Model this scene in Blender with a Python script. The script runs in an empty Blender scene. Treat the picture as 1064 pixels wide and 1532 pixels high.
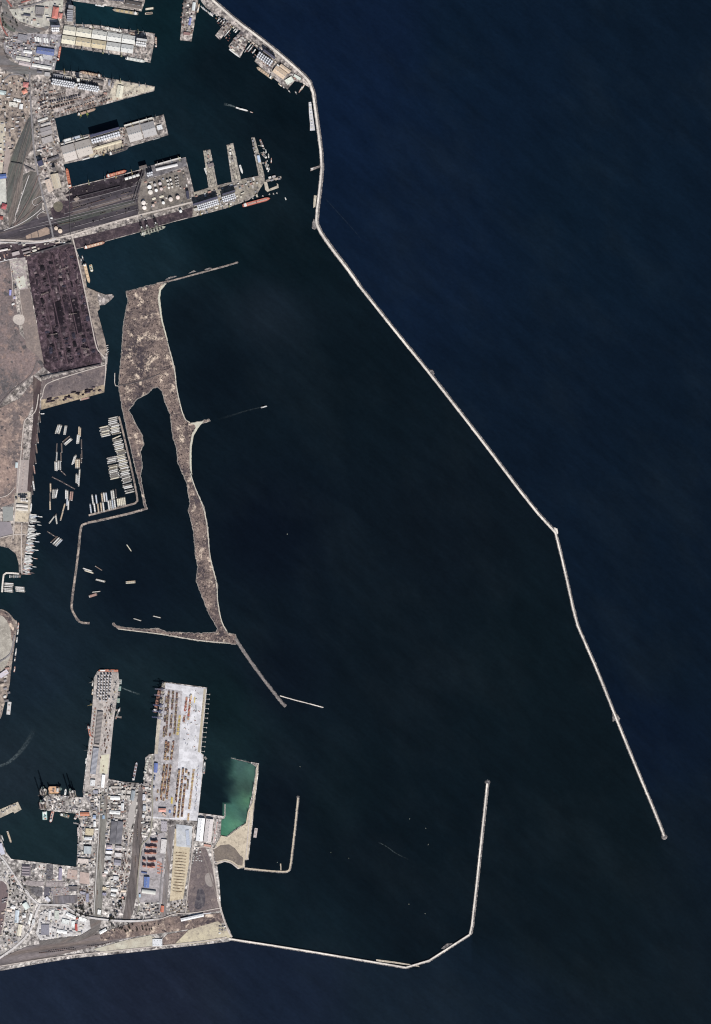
import bpy, math, random
from mathutils import Vector, noise
# ---------------------------------------------------------------- camera, world, sun, exposure
S = 5.0                      # metres per ground unit of the survey grid used below
scene = bpy.context.scene
CAM_H = 20000.0
cam = bpy.data.cameras.new("camera"); cam_ob = bpy.data.objects.new("camera", cam)
scene.collection.objects.link(cam_ob); scene.camera = cam_ob
cam_ob.location = (0, 0, CAM_H); cam_ob.rotation_euler = (0, 0, 0)
cam.sensor_fit = 'VERTICAL'; cam.angle = 2 * math.atan(1532 * S / 2 / CAM_H)
cam.clip_start = 10; cam.clip_end = 200000
SUN_EL, SUN_AZ = math.radians(40), math.atan2(0.30, -0.95)
svec = Vector((math.sin(SUN_AZ) * math.cos(SUN_EL), math.cos(SUN_AZ) * math.cos(SUN_EL), math.sin(SUN_EL)))
world = bpy.data.worlds.new("World"); scene.world = world; world.use_nodes = True
wn = world.node_tree
sky = wn.nodes.new('ShaderNodeTexSky'); sky.sky_type = 'NISHITA'; sky.sun_disc = False
sky.sun_elevation = SUN_EL; sky.sun_rotation = SUN_AZ
wn.nodes['Background'].inputs[1].default_value = 0.05
wn.links.new(sky.outputs[0], wn.nodes['Background'].inputs[0])
sun = bpy.data.lights.new("sun", 'SUN'); sun.energy = 4.6; sun.angle = math.radians(0.5); sun.color = (1.0, 0.965, 0.925)
sun_ob = bpy.data.objects.new("sun", sun); scene.collection.objects.link(sun_ob)
sun_ob.rotation_euler = (-svec).to_track_quat('-Z', 'Y').to_euler(); sun_ob.location = svec * 8000
scene.view_settings.view_transform = 'Standard'; scene.view_settings.look = 'None'
scene.view_settings.gamma = 1; scene.view_settings.use_curve_mapping = False
scene.view_settings.exposure = 0.45
scene.cycles.pixel_filter_type = 'BLACKMAN_HARRIS'; scene.cycles.filter_width = 1.15
scene.cycles.max_bounces = 4; scene.cycles.diffuse_bounces = 2
R = random.Random(7)
col = scene.collection
def P(x, y, z=0.0): return ((x - 532) * S, (766 - y) * S, z)
# ---------------------------------------------------------------- materials
MATS = {}
def srgb(c):
    return tuple((v / 255 / 12.92) if v / 255 <= 0.04045 else ((v / 255 + 0.055) / 1.055) ** 2.4 for v in c)
def A(c, k=1.0):            # a photographed colour turned into a base colour
    g = sum(c) / 3; c = [g + (v - g) * 0.74 for v in c]
    return tuple(min(0.82, v * 0.80 * k) for v in srgb(c))
class NT:
    def __init__(s, name):
        s.m = bpy.data.materials.new(name); s.m.use_nodes = True; s.t = s.m.node_tree
        s.b = s.t.nodes['Principled BSDF']
    def n(s, typ, **kw):
        o = s.t.nodes.new(typ)
        for k, v in kw.items(): setattr(o, k, v)
        return o
    def l(s, a, b): s.t.links.new(a, b)
    def pos(s, rot=0.0, sc=(1, 1, 1)):
        g = s.n('ShaderNodeNewGeometry')
        if not rot and sc == (1, 1, 1): return g.outputs['Position']
        mp = s.n('ShaderNodeMapping'); mp.vector_type = 'TEXTURE'      # turn first, then stretch
        mp.inputs['Rotation'].default_value = (0, 0, -rot); mp.inputs['Scale'].default_value = tuple(1 / q for q in sc)
        s.l(g.outputs['Position'], mp.inputs['Vector']); return mp.outputs[0]
    def noise(s, vec, size, detail=4, rough=0.6):
        o = s.n('ShaderNodeTexNoise'); o.inputs['Scale'].default_value = 1.0 / size
        o.inputs['Detail'].default_value = detail; o.inputs['Roughness'].default_value = rough
        s.l(vec, o.inputs['Vector']); return o.outputs['Fac']
    def ramp(s, fac, a, b, ca=0.0, cb=1.0):
        o = s.n('ShaderNodeMapRange'); o.inputs['From Min'].default_value = a; o.inputs['From Max'].default_value = b
        o.inputs['To Min'].default_value = ca; o.inputs['To Max'].default_value = cb
        s.l(fac, o.inputs['Value']); return o.outputs[0]
    def mix(s, fac, a, b, mode='MIX'):
        o = s.n('ShaderNodeMix', data_type='RGBA', blend_type=mode)
        for sock, v in ((o.inputs[0], fac), (o.inputs[6], a), (o.inputs[7], b)):
            if isinstance(v, (int, float)): sock.default_value = v
            elif isinstance(v, tuple): sock.default_value = (v[0], v[1], v[2], 1)
            else: s.l(v, sock)
        return o.outputs[2]
    def gain(s, c, lo, hi, fac, a=0.3, b=0.7):
        o = s.n('ShaderNodeVectorMath', operation='SCALE'); s.l(c, o.inputs[0]); s.l(s.ramp(fac, a, b, lo, hi), o.inputs['Scale']); return o.outputs[0]
    def done(s, c, rough=0.8):
        s.l(c, s.b.inputs['Base Color']); s.b.inputs['Roughness'].default_value = rough
        s.b.inputs['Specular IOR Level'].default_value = 0.2
        return s.m
def ground(name, c1, c2, c3=None, big=180, fine=14, amount=0.5, clutter=0.0, rot=0.2, cell=16, spots=None, spots2=None, k=1.0, contrast=0.28):
    """bare ground: two tones in wide patches, a third in small ones, fine mottling, and squarish patches of paving where clutter is set"""
    if name in MATS: return MATS[name]
    t = NT(name); p = t.pos()
    c = t.mix(t.ramp(t.noise(p, big, 5), 0.38, 0.62), A(c1, k), A(c2, k))
    if c3: c = t.mix(t.ramp(t.noise(p, fine * 3, 4, 0.7), 1 - amount - 0.12, 1 - amount + 0.06), c, A(c3, k))
    if clutter:
        for i, cs in enumerate((cell * 2.3, cell)):
            v = t.n('ShaderNodeTexVoronoi', distance='CHEBYCHEV'); v.inputs['Scale'].default_value = 1 / cs
            t.l(t.pos(rot), v.inputs['Vector'])
            sp = t.n('ShaderNodeSeparateColor'); t.l(v.outputs['Color'], sp.inputs[0])
            c = t.gain(c, 1 - clutter * 0.75, 1 + clutter * 0.35, sp.outputs[i], 0, 1)
    if spots: c = t.mix(t.ramp(t.noise(p, spots[1], 2), 0.60, 0.68), c, A(spots[0], k))
    if spots2: c = t.mix(t.ramp(t.noise(p, spots2[1], 4, 0.7), 0.55, 0.66, 0, 0.9), c, A(spots2[0], k))
    c = t.gain(c, 1 - contrast, 1 + contrast, t.noise(p, fine, 5, 0.75))
    c = t.gain(c, 1 - contrast * 0.7, 1 + contrast * 0.7, t.noise(p, fine / 3.5, 2, 0.8))
    MATS[name] = t.done(c, 0.9); return MATS[name]
def rails(name, c1, c2, ang, period=22.0, k=1.0, c3=(128, 112, 104)):
    """ballast with tracks running along ANG (radians, ground plane)"""
    if name in MATS: return MATS[name]
    t = NT(name); p = t.pos()
    c = t.mix(t.ramp(t.noise(p, 150, 5), 0.35, 0.65), A(c1, k), A(c2, k))
    c = t.mix(t.ramp(t.noise(t.pos(-ang, (0.05, 1, 1)), 48, 4, 0.6), 0.50, 0.64, 0, 0.75), c, A(c3, k))
    w = t.n('ShaderNodeTexWave', wave_type='BANDS', bands_direction='Y'); w.inputs['Scale'].default_value = 2 * math.pi / 20 / (period * 0.62)
    w.inputs['Distortion'].default_value = 1.5; w.inputs['Detail'].default_value = 1; w.inputs['Detail Scale'].default_value = 0.02
    t.l(t.pos(-ang), w.inputs['Vector'])
    c = t.gain(c, 0.94, 1.05, w.outputs['Fac'], 0.1, 0.9)
    c = t.gain(c, 0.62, 1.36, t.noise(t.pos(-ang, (0.06, 1, 1)), 26, 5, 0.75))
    c = t.gain(c, 0.72, 1.28, t.noise(t.pos(-ang, (0.3, 1, 1)), 10, 4, 0.8))
    MATS[name] = t.done(c, 0.9); return MATS[name]
def paint(rgb, dirt=0.35, rough=0.65, ribs=None):
    """painted or weathered sheet, concrete, steel"""
    key = 'paint_%d_%d_%d_%s_%s' % (*rgb, dirt, ribs)
    if key in MATS: return MATS[key]
    t = NT('weathered_%d_%d_%d' % rgb); p = t.pos()
    a = A(rgb); c = t.mix(t.ramp(t.noise(p, 45, 5, 0.65), 0.45, 0.75, 0, dirt), a, tuple(v * 0.55 + 0.02 for v in a))
    c = t.gain(c, 1 - dirt * 0.5, 1 + dirt * 0.35, t.noise(p, 9, 4, 0.7))
    oi = t.n('ShaderNodeObjectInfo'); c = t.gain(c, 1 - dirt * 0.5, 1 + dirt * 0.4, oi.outputs['Random'], 0, 1)
    MATS[key] = t.done(c, rough); return MATS[key]
# ---------------------------------------------------------------- meshes
class MB:
    def __init__(s): s.v = []; s.f = []; s.mi = []; s.cur = 0
    def add(s, vs, fs):
        o = len(s.v); s.v += vs; s.f += [tuple(i + o for i in f) for f in fs]; s.mi += [s.cur] * len(fs); return s
    def box(s, cx, cy, z0, z1, lx, ly, rot=0.0, taper=1.0):
        c, d = math.cos(rot), math.sin(rot); vs = []
        for z, k in ((z0, 1), (z1, taper)):
            for a, b in ((-1, -1), (1, -1), (1, 1), (-1, 1)):
                x, y = a * lx / 2 * k, b * ly / 2 * k; vs.append((cx + x * c - y * d, cy + x * d + y * c, z))
        return s.add(vs, [(3, 2, 1, 0), (4, 5, 6, 7), (0, 1, 5, 4), (1, 2, 6, 5), (2, 3, 7, 6), (3, 0, 4, 7)])
    def cyl(s, cx, cy, z0, z1, r, n=12, r2=None, cone=0.0):
        r2 = r if r2 is None else r2
        vs = [(cx + math.cos(2 * math.pi * i / n) * q, cy + math.sin(2 * math.pi * i / n) * q, z) for z, q in ((z0, r), (z1, r2)) for i in range(n)]
        fs = [(i, (i + 1) % n, n + (i + 1) % n, n + i) for i in range(n)] + [tuple(range(n - 1, -1, -1))]
        if cone: vs.append((cx, cy, z1 + cone)); fs += [(n + i, n + (i + 1) % n, 2 * n) for i in range(n)]
        else: fs.append(tuple(range(n, 2 * n)))
        return s.add(vs, fs)
    def bar(s, a, b, w):
        a, b = Vector(a), Vector(b); d = (b - a).normalized()
        u = d.cross(Vector((0, 0, 1)) if abs(d.z) < 0.95 else Vector((1, 0, 0))).normalized() * w / 2; q = d.cross(u).normalized() * w / 2
        vs = [tuple(p + i * u + j * q) for p in (a, b) for i, j in ((-1, -1), (1, -1), (1, 1), (-1, 1))]
        return s.add(vs, [(3, 2, 1, 0), (4, 5, 6, 7), (0, 1, 5, 4), (1, 2, 6, 5), (2, 3, 7, 6), (3, 0, 4, 7)])
    def prism(s, pts, z0, z1, k0=1.0):
        n = len(pts); cx = sum(p[0] for p in pts) / n; cy = sum(p[1] for p in pts) / n
        vs = [(cx + (x - cx) * k0, cy + (y - cy) * k0, z0) for x, y in pts] + [(x, y, z1) for x, y in pts]
        return s.add(vs, [(i, (i + 1) % n, n + (i + 1) % n, n + i) for i in range(n)] + [tuple(range(n, 2 * n)), tuple(range(n - 1, -1, -1))])
    def mesh(s, name, mats):
        m = bpy.data.meshes.new(name); m.from_pydata(s.v, [], s.f)
        for a in (mats if isinstance(mats, (list, tuple)) else [mats]): m.materials.append(a)
        if any(s.mi): m.polygons.foreach_set('material_index', s.mi)
        m.update(); return m
    def ob(s, name, mats, parent=None, loc=None):
        return link(name, s.mesh(name, mats), parent, loc)
def link(name, data, parent=None, loc=None, rz=0.0):
    o = bpy.data.objects.new(name, data); col.objects.link(o)
    if loc: o.location = loc
    if rz: o.rotation_euler = (0, 0, rz)
    if parent: o.parent = parent
    return o
CACHE = {}
def cached(key, fn):
    if key not in CACHE: CACHE[key] = fn()
    return CACHE[key]
# ---------------------------------------------------------------- tags
REG = []
def tag(o, label, cat, group=None, kind=None):
    o['label'] = label; o['category'] = cat
    if group: o['group'] = group
    if kind: o['kind'] = kind
    else: REG.append(o)
    return o
def copy_tree(o, parent=None):
    c = o.copy(); col.objects.link(c)
    if parent: c.parent = parent
    for ch in o.children: copy_tree(ch, c)
    return c
ORD1 = 'zeroth first second third fourth fifth sixth seventh eighth ninth tenth eleventh twelfth thirteenth fourteenth fifteenth sixteenth seventeenth eighteenth nineteenth'.split()
TENS = {2: ('twenty', 'twentieth'), 3: ('thirty', 'thirtieth'), 4: ('forty', 'fortieth'), 5: ('fifty', 'fiftieth'), 6: ('sixty', 'sixtieth'), 7: ('seventy', 'seventieth'), 8: ('eighty', 'eightieth'), 9: ('ninety', 'ninetieth')}
def ordinal(n):
    if n < 20: return ORD1[n]
    if n < 100: return TENS[n // 10][1] if n % 10 == 0 else TENS[n // 10][0] + '-' + ORD1[n % 10]
    h = ['', 'hundred', 'two-hundred'][n // 100]
    return h + ('th' if n % 100 == 0 else '-and-' + ordinal(n % 100))
def settle_labels():
    by = {}
    for o in REG: by.setdefault(o['label'], []).append(o)
    for lab, os_ in by.items():
        if len(os_) < 2: continue
        xs = [o.location.x for o in os_]; ys = [o.location.y for o in os_]
        if max(ys) - min(ys) >= (max(xs) - min(xs)) * 0.8: os_.sort(key=lambda o: (-o.location.y, o.location.x)); side = 'north'
        else: os_.sort(key=lambda o: (o.location.x, -o.location.y)); side = 'west'
        for i, o in enumerate(os_):
            o['label'] = lab + ', ' + ordinal(i + 1) + ' from the ' + side
            if 'group' not in o.keys(): o['group'] = o['category'] + 's alike: ' + lab
# ---------------------------------------------------------------- ground plan helpers
ZL = [3.0]
def nextz(): ZL[0] += 0.03; return ZL[0]
def w2(pts): return [P(x, y)[:2] for x, y in pts]
def rough(pts, step=2.0, amp=0.5, seed=1):
    rr = random.Random(seed); out = []
    for i, (x, y) in enumerate(pts):
        x2, y2 = pts[(i + 1) % len(pts)]; d = math.hypot(x2 - x, y2 - y); n = max(1, int(d / step))
        for k in range(n):
            t = k / n; a = amp if k else amp * 0.3
            out.append((x + (x2 - x) * t + rr.uniform(-a, a), y + (y2 - y) * t + rr.uniform(-a, a)))
    return out
def smooth(pts, it=2):
    for _ in range(it):
        out = []
        for i, (x, y) in enumerate(pts):
            x2, y2 = pts[(i + 1) % len(pts)]
            out += [(x * .75 + x2 * .25, y * .75 + y2 * .25), (x * .25 + x2 * .75, y * .25 + y2 * .75)]
        pts = out
    return pts
def slab(name, pts, z0, z1, mat, label, cat='ground', k0=1.0):
    o = MB().prism(w2(pts), z0, z1, k0).ob(name, mat); return tag(o, label, cat, kind='structure')
def sheet(name, pts, mat, label, cat='ground'):
    z = nextz(); v = [(x, y, z) for x, y in w2(pts)]
    a = sum(v[i][0] * v[(i + 1) % len(v)][1] - v[(i + 1) % len(v)][0] * v[i][1] for i in range(len(v)))
    if a < 0: v.reverse()
    o = MB().add(v, [tuple(range(len(v)))]).ob(name, mat); return tag(o, label, cat, kind='structure')
def offset_line(pts, d):
    """pts in world metres -> the line shifted D to the left of travel"""
    out = []
    for i, p in enumerate(pts):
        a = pts[max(0, i - 1)]; b = pts[min(len(pts) - 1, i + 1)]
        dx, dy = b[0] - a[0], b[1] - a[1]; L = math.hypot(dx, dy) or 1
        out.append((p[0] - dy / L * d, p[1] + dx / L * d))
    return out
def dense(pts, step):
    out = []
    for (x, y), (x2, y2) in zip(pts, pts[1:]):
        n = max(1, int(math.hypot(x2 - x, y2 - y) / step))
        out += [(x + (x2 - x) * k / n, y + (y2 - y) * k / n) for k in range(n)]
    return out + [pts[-1]]
def chaikin(pts, it=2):
    for _ in range(it):
        out = [pts[0]]
        for a, b in zip(pts, pts[1:]): out += [(a[0] * .75 + b[0] * .25, a[1] * .75 + b[1] * .25), (a[0] * .25 + b[0] * .75, a[1] * .25 + b[1] * .75)]
        pts = out + [pts[-1]]
    return pts
def loft(path, prof, jit=0.0, jz=0.0, seed=3, closed=True):
    """sweep a profile [(offset, z), ...] along PATH (world metres)"""
    rr = random.Random(seed); m = MB(); n = len(prof); rows = [offset_line(path, o) for o, z in prof]; vs = []
    for i in range(len(path)):
        for j, (o, z) in enumerate(prof):
            vs.append((rows[j][i][0] + rr.uniform(-jit, jit), rows[j][i][1] + rr.uniform(-jit, jit), z + rr.uniform(-jz, jz)))
    fs = [(i * n + j, (i + 1) * n + j, (i + 1) * n + j + 1, i * n + j + 1) for i in range(len(path) - 1) for j in range(n - 1)]
    fs = [f[::-1] for f in fs] if prof[-1][0] > prof[0][0] else fs
    if closed: fs += [tuple(range(n)), tuple(range((len(path) - 1) * n + n - 1, (len(path) - 1) * n - 1, -1))]
    return m.add(vs, fs)
def road(pts, width, mat, label, name='road', sm=2):
    w = dense(chaikin(w2(pts), sm), 25); z = nextz(); h = width * S / 2
    o = loft(w, [(-h, z), (h, z)], closed=False).ob(name, mat); return tag(o, label, name.split('_')[-1], kind='structure')
def inside(x, y, poly):
    c = False; j = len(poly) - 1
    for i in range(len(poly)):
        (xi, yi), (xj, yj) = poly[i], poly[j]
        if (yi > y) != (yj > y) and x < (xj - xi) * (y - yi) / (yj - yi) + xi: c = not c
        j = i
    return c
# ================================================================ THE SETTING: water
BW = [(318, 0), (354, 32), (386, 55), (420, 82.5), (451.6, 110), (466.6, 127), (473, 173), (482, 242), (479, 277), (473, 326), (474.4, 339.6), (493, 368),
      (524, 408), (537.6, 428), (594.6, 500), (642.7, 558.6), (720, 658), (797, 760), (831, 797), (844.5, 851.6), (861.5, 929.7), (871.6, 953.5),
      (895.4, 1007.8), (922.6, 1077), (949.7, 1143.6), (983.7, 1225), (993.5, 1251)]
SB = [(343, 1404.5), (440, 1419.5), (563, 1440), (622, 1450), (703, 1398), (707, 1380), (729, 1172)]
SEA = [((1000, 60), (13, 28, 44)), ((700, 60), (13, 29, 47)), ((560, 60), (15, 30, 53)), ((500, 140), (15, 31, 55)), ((900, 320), (13, 29, 45)), ((600, 380), (15, 30, 51)), ((1000, 700), (12, 26, 41)), ((800, 650), (13, 27, 43)),
       ((1000, 1000), (11, 25, 39)), ((960, 1080), (10, 24, 43)), ((1020, 1300), (12, 25, 37)), ((900, 1480), (13, 26, 37)), ((740, 1430), (16, 30, 43)), ((600, 1500), (21, 34, 47)), ((430, 1470), (24, 35, 53)), ((250, 1500), (30, 38, 55)), ((60, 1490), (31, 41, 59))]
HAR = [((160, 18), (20, 48, 57)), ((240, 30), (14, 36, 43)), ((160, 95), (20, 40, 51)), ((330, 110), (11, 25, 33)), ((420, 200), (9, 22, 30)), ((150, 180), (23, 42, 53)), ((270, 190), (15, 32, 41)), ((150, 252), (19, 38, 51)), ((300, 260), (16, 36, 45)), ((240, 380), (20, 40, 49)),
       ((330, 370), (11, 28, 35)), ((150, 400), (24, 44, 55)), ((170, 500), (22, 40, 49)), ((440, 380), (10, 24, 31)), ((400, 470), (23, 34, 44)), ((290, 480), (14, 26, 35)), ((330, 560), (11, 22, 31)), ((520, 560), (11, 23, 31)), ((110, 640), (18, 30, 42)), ((110, 790), (16, 28, 40)),
       ((225, 700), (12, 23, 31)), ((200, 880), (13, 24, 35)), ((400, 800), (10, 19, 31)), ((650, 800), (13, 23, 32)), ((600, 1000), (12, 23, 31)), ((780, 1000), (11, 24, 31)), ((880, 1200), (10, 23, 30)), ((700, 1250), (9, 22, 30)), ((560, 1280), (8, 20, 28)), ((500, 1200), (11, 25, 32)),
       ((60, 900), (24, 38, 49)), ((60, 1000), (26, 40, 52)), ((100, 1110), (30, 44, 52)), ((30, 1160), (32, 44, 53)), ((60, 1250), (28, 46, 52)), ((200, 1050), (22, 38, 45)), ((200, 1120), (18, 34, 41)), ((330, 1060), (15, 32, 37)), ((325, 1120), (23, 42, 47)),
       ((310, 1195), (16, 32, 39)), ((420, 1200), (9, 20, 30)), ((400, 1280), (12, 24, 33)), ((380, 1340), (15, 31, 39)), ((480, 1400), (15, 30, 39)), ((650, 1400), (9, 22, 31)), ((420, 1010), (12, 22, 33)), ((10, 860), (22, 41, 47))]
BASIN = [(347, 1134), (384, 1143), (381, 1166), (377, 1190), (371.5, 1212), (368, 1231), (352, 1242), (339.5, 1253), (328, 1252), (331, 1225), (336, 1221), (336, 1204), (331, 1165), (334, 1140)]
BASCOL = [((362, 1145), (70, 100, 96)), ((378, 1155), (80, 116, 104)), ((345, 1150), (64, 100, 90)), ((370, 1178), (60, 82, 76)), ((373, 1196), (98, 146, 114)), ((350, 1180), (54, 78, 74)), ((345, 1205), (72, 116, 104)), ((362, 1220), (70, 104, 98)), ((340, 1235), (84, 142, 118)), ((352, 1232), (104, 156, 126)), ((333, 1247), (76, 128, 102)), ((336, 1190), (56, 84, 78))]
def side_of(x, y, line):
    best = 1e9; sd = 0
    for a, b in zip(line, line[1:]):
        dx, dy = b[0] - a[0], b[1] - a[1]; t = max(0, min(1, ((x - a[0]) * dx + (y - a[1]) * dy) / (dx * dx + dy * dy)))
        d = math.hypot(x - a[0] - t * dx, y - a[1] - t * dy)
        if d < best - 1e-6: best = d; sd = -1 if (b[0] - a[0]) * (y - a[1]) - (b[1] - a[1]) * (x - a[0]) > 0 else 1
    return best * sd
BWX = [(170, -120)] + BW + [(1250, 1900)]; SBX = [(-200, 1470)] + SB[:5]
def idw(x, y, ctl):
    s = [0, 0, 0]; w = 0
    for (px, py), c in ctl:
        q = 1 / ((x - px) ** 2 + (y - py) ** 2 + 60) ** 1.5; w += q
        for i in range(3): s[i] += q * c[i]
    return [v / w for v in s]
def water_colour(x, y):
    # past the two heads the sea and harbour water mingle
    d = side_of(x, y, BWX); blend = max(0.0, min(1.0, 0.5 + d / (2 * (0.5 + max(0, y - 1245) * 0.9))))
    if y > 1395 and x >= 700: blend = max(blend, min(1.0, max(0.0, (y - 1395 - max(0, x - 740) * 0.5) / 60)))
    if y > 1380 and x < 708 and side_of(x, y, SBX) < 0: blend = 1.0
    a = idw(x, y, HAR) if blend < 1 else None; b = idw(x, y, SEA) if blend > 0 else None
    c = a if b is None else b if a is None else [p * (1 - blend) + q * blend for p, q in zip(a, b)]
    if 320 < x < 390 and 1120 < y < 1260:
        e = 0.0; wx = 7 * noise.noise((x / 14, y / 14, 0)) + 3 * noise.noise((x / 5, y / 5, 3)); wy = 9 * noise.noise((x / 14, y / 14, 7))
        soft = min(1, max(0, (x - 331 + wx) / 26))
        if inside(x, y, BASIN) and (x > 347 or y > 1203): e = min(1, max(0, (y - 1131 - (x - 347) * 0.26) / 3)) * max(soft, min(1, max(0, (y - 1188) / 16))) if x > 347 else 1
        elif x <= 347 and y <= 1203 and not (x < 336 and y > 1195): e = soft * min(1, max(0, (y - 1126 + wy * .5) / 16))
        e = e * e * (3 - 2 * e)
        if e: g = idw(x + wx, y + wy, BASCOL); c = [p * (1 - e) + q * e for p, q in zip(c, g)]
    return c
def build_water():
    st = 4; x0, x1, y0, y1 = -120, 1184, -120, 1652
    nx, ny = (x1 - x0) // st + 1, (y1 - y0) // st + 1
    X = [x0 + i * st for i in range(nx)]; Y = [y0 + j * st for j in range(ny)]
    # a coarse rim of open water far beyond the port
    X = [-6000, -2000] + X + [3000, 8000]; Y = [-8000, -2500] + Y + [3500, 9000]; nx += 4; ny += 4
    v = [P(x, y) for y in Y for x in X]
    f = [(j * nx + i, (j + 1) * nx + i, (j + 1) * nx + i + 1, j * nx + i + 1) for j in range(ny - 1) for i in range(nx - 1)]
    t = NT('sea_water'); at = t.n('ShaderNodeAttribute'); at.attribute_name = 'water_tint'
    c = at.outputs['Color']
    p = t.pos(math.radians(50), (0.6, 1.0, 1))
    c = t.mix(t.ramp(t.noise(p, 600, 7, 0.62), 0.48, 0.80, 0, 0.24), c, (0.012, 0.0195, 0.026))
    c = t.gain(c, 0.80, 1.22, t.noise(t.pos(math.radians(50), (0.5, 1, 1)), 180, 6, 0.68), 0.25, 0.75)
    c = t.gain(c, 0.84, 1.18, t.noise(t.pos(math.radians(40), (0.14, 1, 1)), 75, 5, 0.7), 0.25, 0.75)
    c = t.gain(c, 0.84, 1.16, t.noise(t.pos(math.radians(20), (0.6, 1, 1)), 20, 4, 0.75), 0.25, 0.75)
    m = t.done(c, 0.25); t.b.inputs['Specular IOR Level'].default_value = 0.12
    o = MB().add(v, f).ob('harbour_water', m)
    ca = o.data.color_attributes.new('water_tint', 'FLOAT_COLOR', 'POINT'); flat = []
    for y in Y:
        for x in X:
            xx, yy = max(-120, min(1184, x)), max(-120, min(1652, y))
            flat += list(srgb(water_colour(xx, yy))) + [1.0]
    flat = [q * WATER_K if i % 4 < 3 else q for i, q in enumerate(flat)]
    ca.data.foreach_set('color', flat)
    tag(o, 'dark harbour and sea water around the port', 'water', kind='structure')
WATER_K = 0.56
build_water()
# ================================================================ ground materials
G_port = ground('port_ground', (204, 190, 178), (172, 160, 154), (92, 84, 88), 160, 12, 0.42, 0.7, 0.17, 17, contrast=0.34)
G_portS = ground('south_port_ground', (226, 217, 208), (194, 184, 178), (104, 96, 98), 150, 12, 0.42, 0.72, 0.1, 16, contrast=0.34)
G_pale = ground('pale_concrete', (220, 219, 224), (208, 206, 211), (178, 175, 180), 120, 9, 0.32, 0.22, 0.1, 26, contrast=0.10)
G_cream = ground('cream_concrete', (205, 192, 168), (192, 178, 158), (150, 138, 124), 140, 10, 0.36, 0.25, 0.1, 18, contrast=0.2)
G_dirt = ground('bare_earth', (190, 170, 152), (146, 130, 120), (92, 82, 82), 130, 11, 0.42, 0.25, 0.3, 14, contrast=0.3)
G_tan = ground('tan_gravel', (212, 194, 166), (194, 176, 150), (148, 134, 116), 120, 9, 0.36, 0.0, contrast=0.2)
G_asph = ground('grey_asphalt', (128, 124, 128), (112, 108, 112), (92, 88, 92), 120, 10, 0.4, 0.3, 0.15, 18, contrast=0.22)
G_coal = ground('coal_ground', (56, 46, 56), (42, 34, 44), (82, 70, 78), 160, 13, 0.36, 0.3, 1.37, 26, contrast=0.4)
G_ore = ground('ore_ground', (78, 62, 70), (58, 48, 58), (110, 92, 94), 150, 12, 0.38, 0.2, 0.2, 20, contrast=0.35)
G_scrub = ground('dry_scrub', (136, 114, 104), (72, 62, 68), (158, 134, 120), 190, 10, 0.38, 0.0, spots=((58, 49, 55), 26), spots2=((226, 200, 174), 75), contrast=0.5)
G_scrub2 = ground('purple_scrub', (124, 108, 106), (104, 92, 94), (150, 132, 122), 150, 12, 0.34, 0.0, spots=((84, 76, 82), 50), contrast=0.33)
G_field = ground('dry_field', (136, 115, 112), (96, 90, 92), (158, 128, 116), 260, 14, 0.36, 0.0, spots=((84, 80, 82), 60), contrast=0.4)
G_orange = ground('orange_scrub', (158, 130, 118), (110, 97, 96), (184, 154, 136), 200, 14, 0.38, 0.0, spots=((88, 80, 82), 46), contrast=0.38)
G_grass = ground('thin_grass', (92, 98, 88), (110, 104, 98), (78, 86, 76), 140, 10, 0.4, 0.0, contrast=0.28)
G_sand = ground('beach_sand', (178, 170, 156), (150, 142, 130), (196, 188, 172), 120, 9, 0.36, 0.0, contrast=0.25)
G_rock = ground('armour_stone', (124, 117, 115), (84, 80, 84), (160, 152, 146), 110, 7, 0.42, 0.3, 0.4, 8, contrast=0.45)
G_deck = ground('worn_roadway', (238, 228, 214), (206, 196, 185), (160, 152, 146), 210, 12, 0.34, 0.0, contrast=0.26)
G_road = ground('pale_road', (212, 205, 202), (196, 190, 188), (160, 154, 154), 120, 9, 0.35, 0.0, contrast=0.16)
G_track = ground('dirt_track', (204, 190, 178), (186, 173, 164), (150, 138, 134), 120, 8, 0.35, 0.0, contrast=0.2)
G_oldroad = ground('grey_road', (142, 136, 138), (126, 122, 124), (104, 100, 102), 120, 9, 0.35, 0.0, contrast=0.18)
G_redway = ground('red_paved_way', (176, 98, 88), (160, 88, 80), (130, 80, 76), 90, 8, 0.35, 0.0, contrast=0.2)
G_blacks = ground('black_stain', (86, 80, 88), (66, 62, 72), (112, 104, 106), 70, 14, 0.4, 0.0, contrast=0.3)
G_lilac = ground('lilac_paving', (136, 126, 136), (120, 112, 122), (100, 94, 102), 90, 9, 0.36, 0.2, 0.1, 16, contrast=0.18)
# ================================================================ land
NORTH = [(-300, -300), (222, -300), (217, 2), (212, 17), (160, 9), (106, 1), (108, 8), (113, 10), (113, 36), (140, 37), (232, 50), (231, 64), (225, 94), (180, 82.5), (88, 69), (82, 105), (110, 107),
         (151, 115), (232, 129.5), (231, 136), (176, 151), (82, 177), (90, 214), (102, 208), (132, 201), (186, 190), (245, 171), (252, 202), (147, 234), (95, 246), (107, 279.5), (183, 261), (278, 235),
         (290.5, 287.5), (312, 281), (308, 252), (304, 225), (315, 224), (325.5, 277.5), (347, 272), (339, 217), (349, 214), (360.5, 268.5), (387, 263), (376, 206), (381, 205), (388, 230), (396, 263), (396, 272), (391, 280), (385, 290),
         (371, 300), (337, 312), (288, 325), (260, 332), (200, 350), (156, 362), (114, 373), (122, 392), (126, 430), (134, 433), (147, 437), (158, 441), (168, 440), (171, 443), (166, 449), (157, 456), (147, 457), (145, 465),
         (156, 507), (162, 530), (156, 587), (62, 613), (60, 614), (56, 652), (50, 704), (46, 767), (40, 812), (35, 859), (29, 861), (28, 843), (24, 829), (13.5, 820), (0, 817), (-300, 812)]
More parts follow.
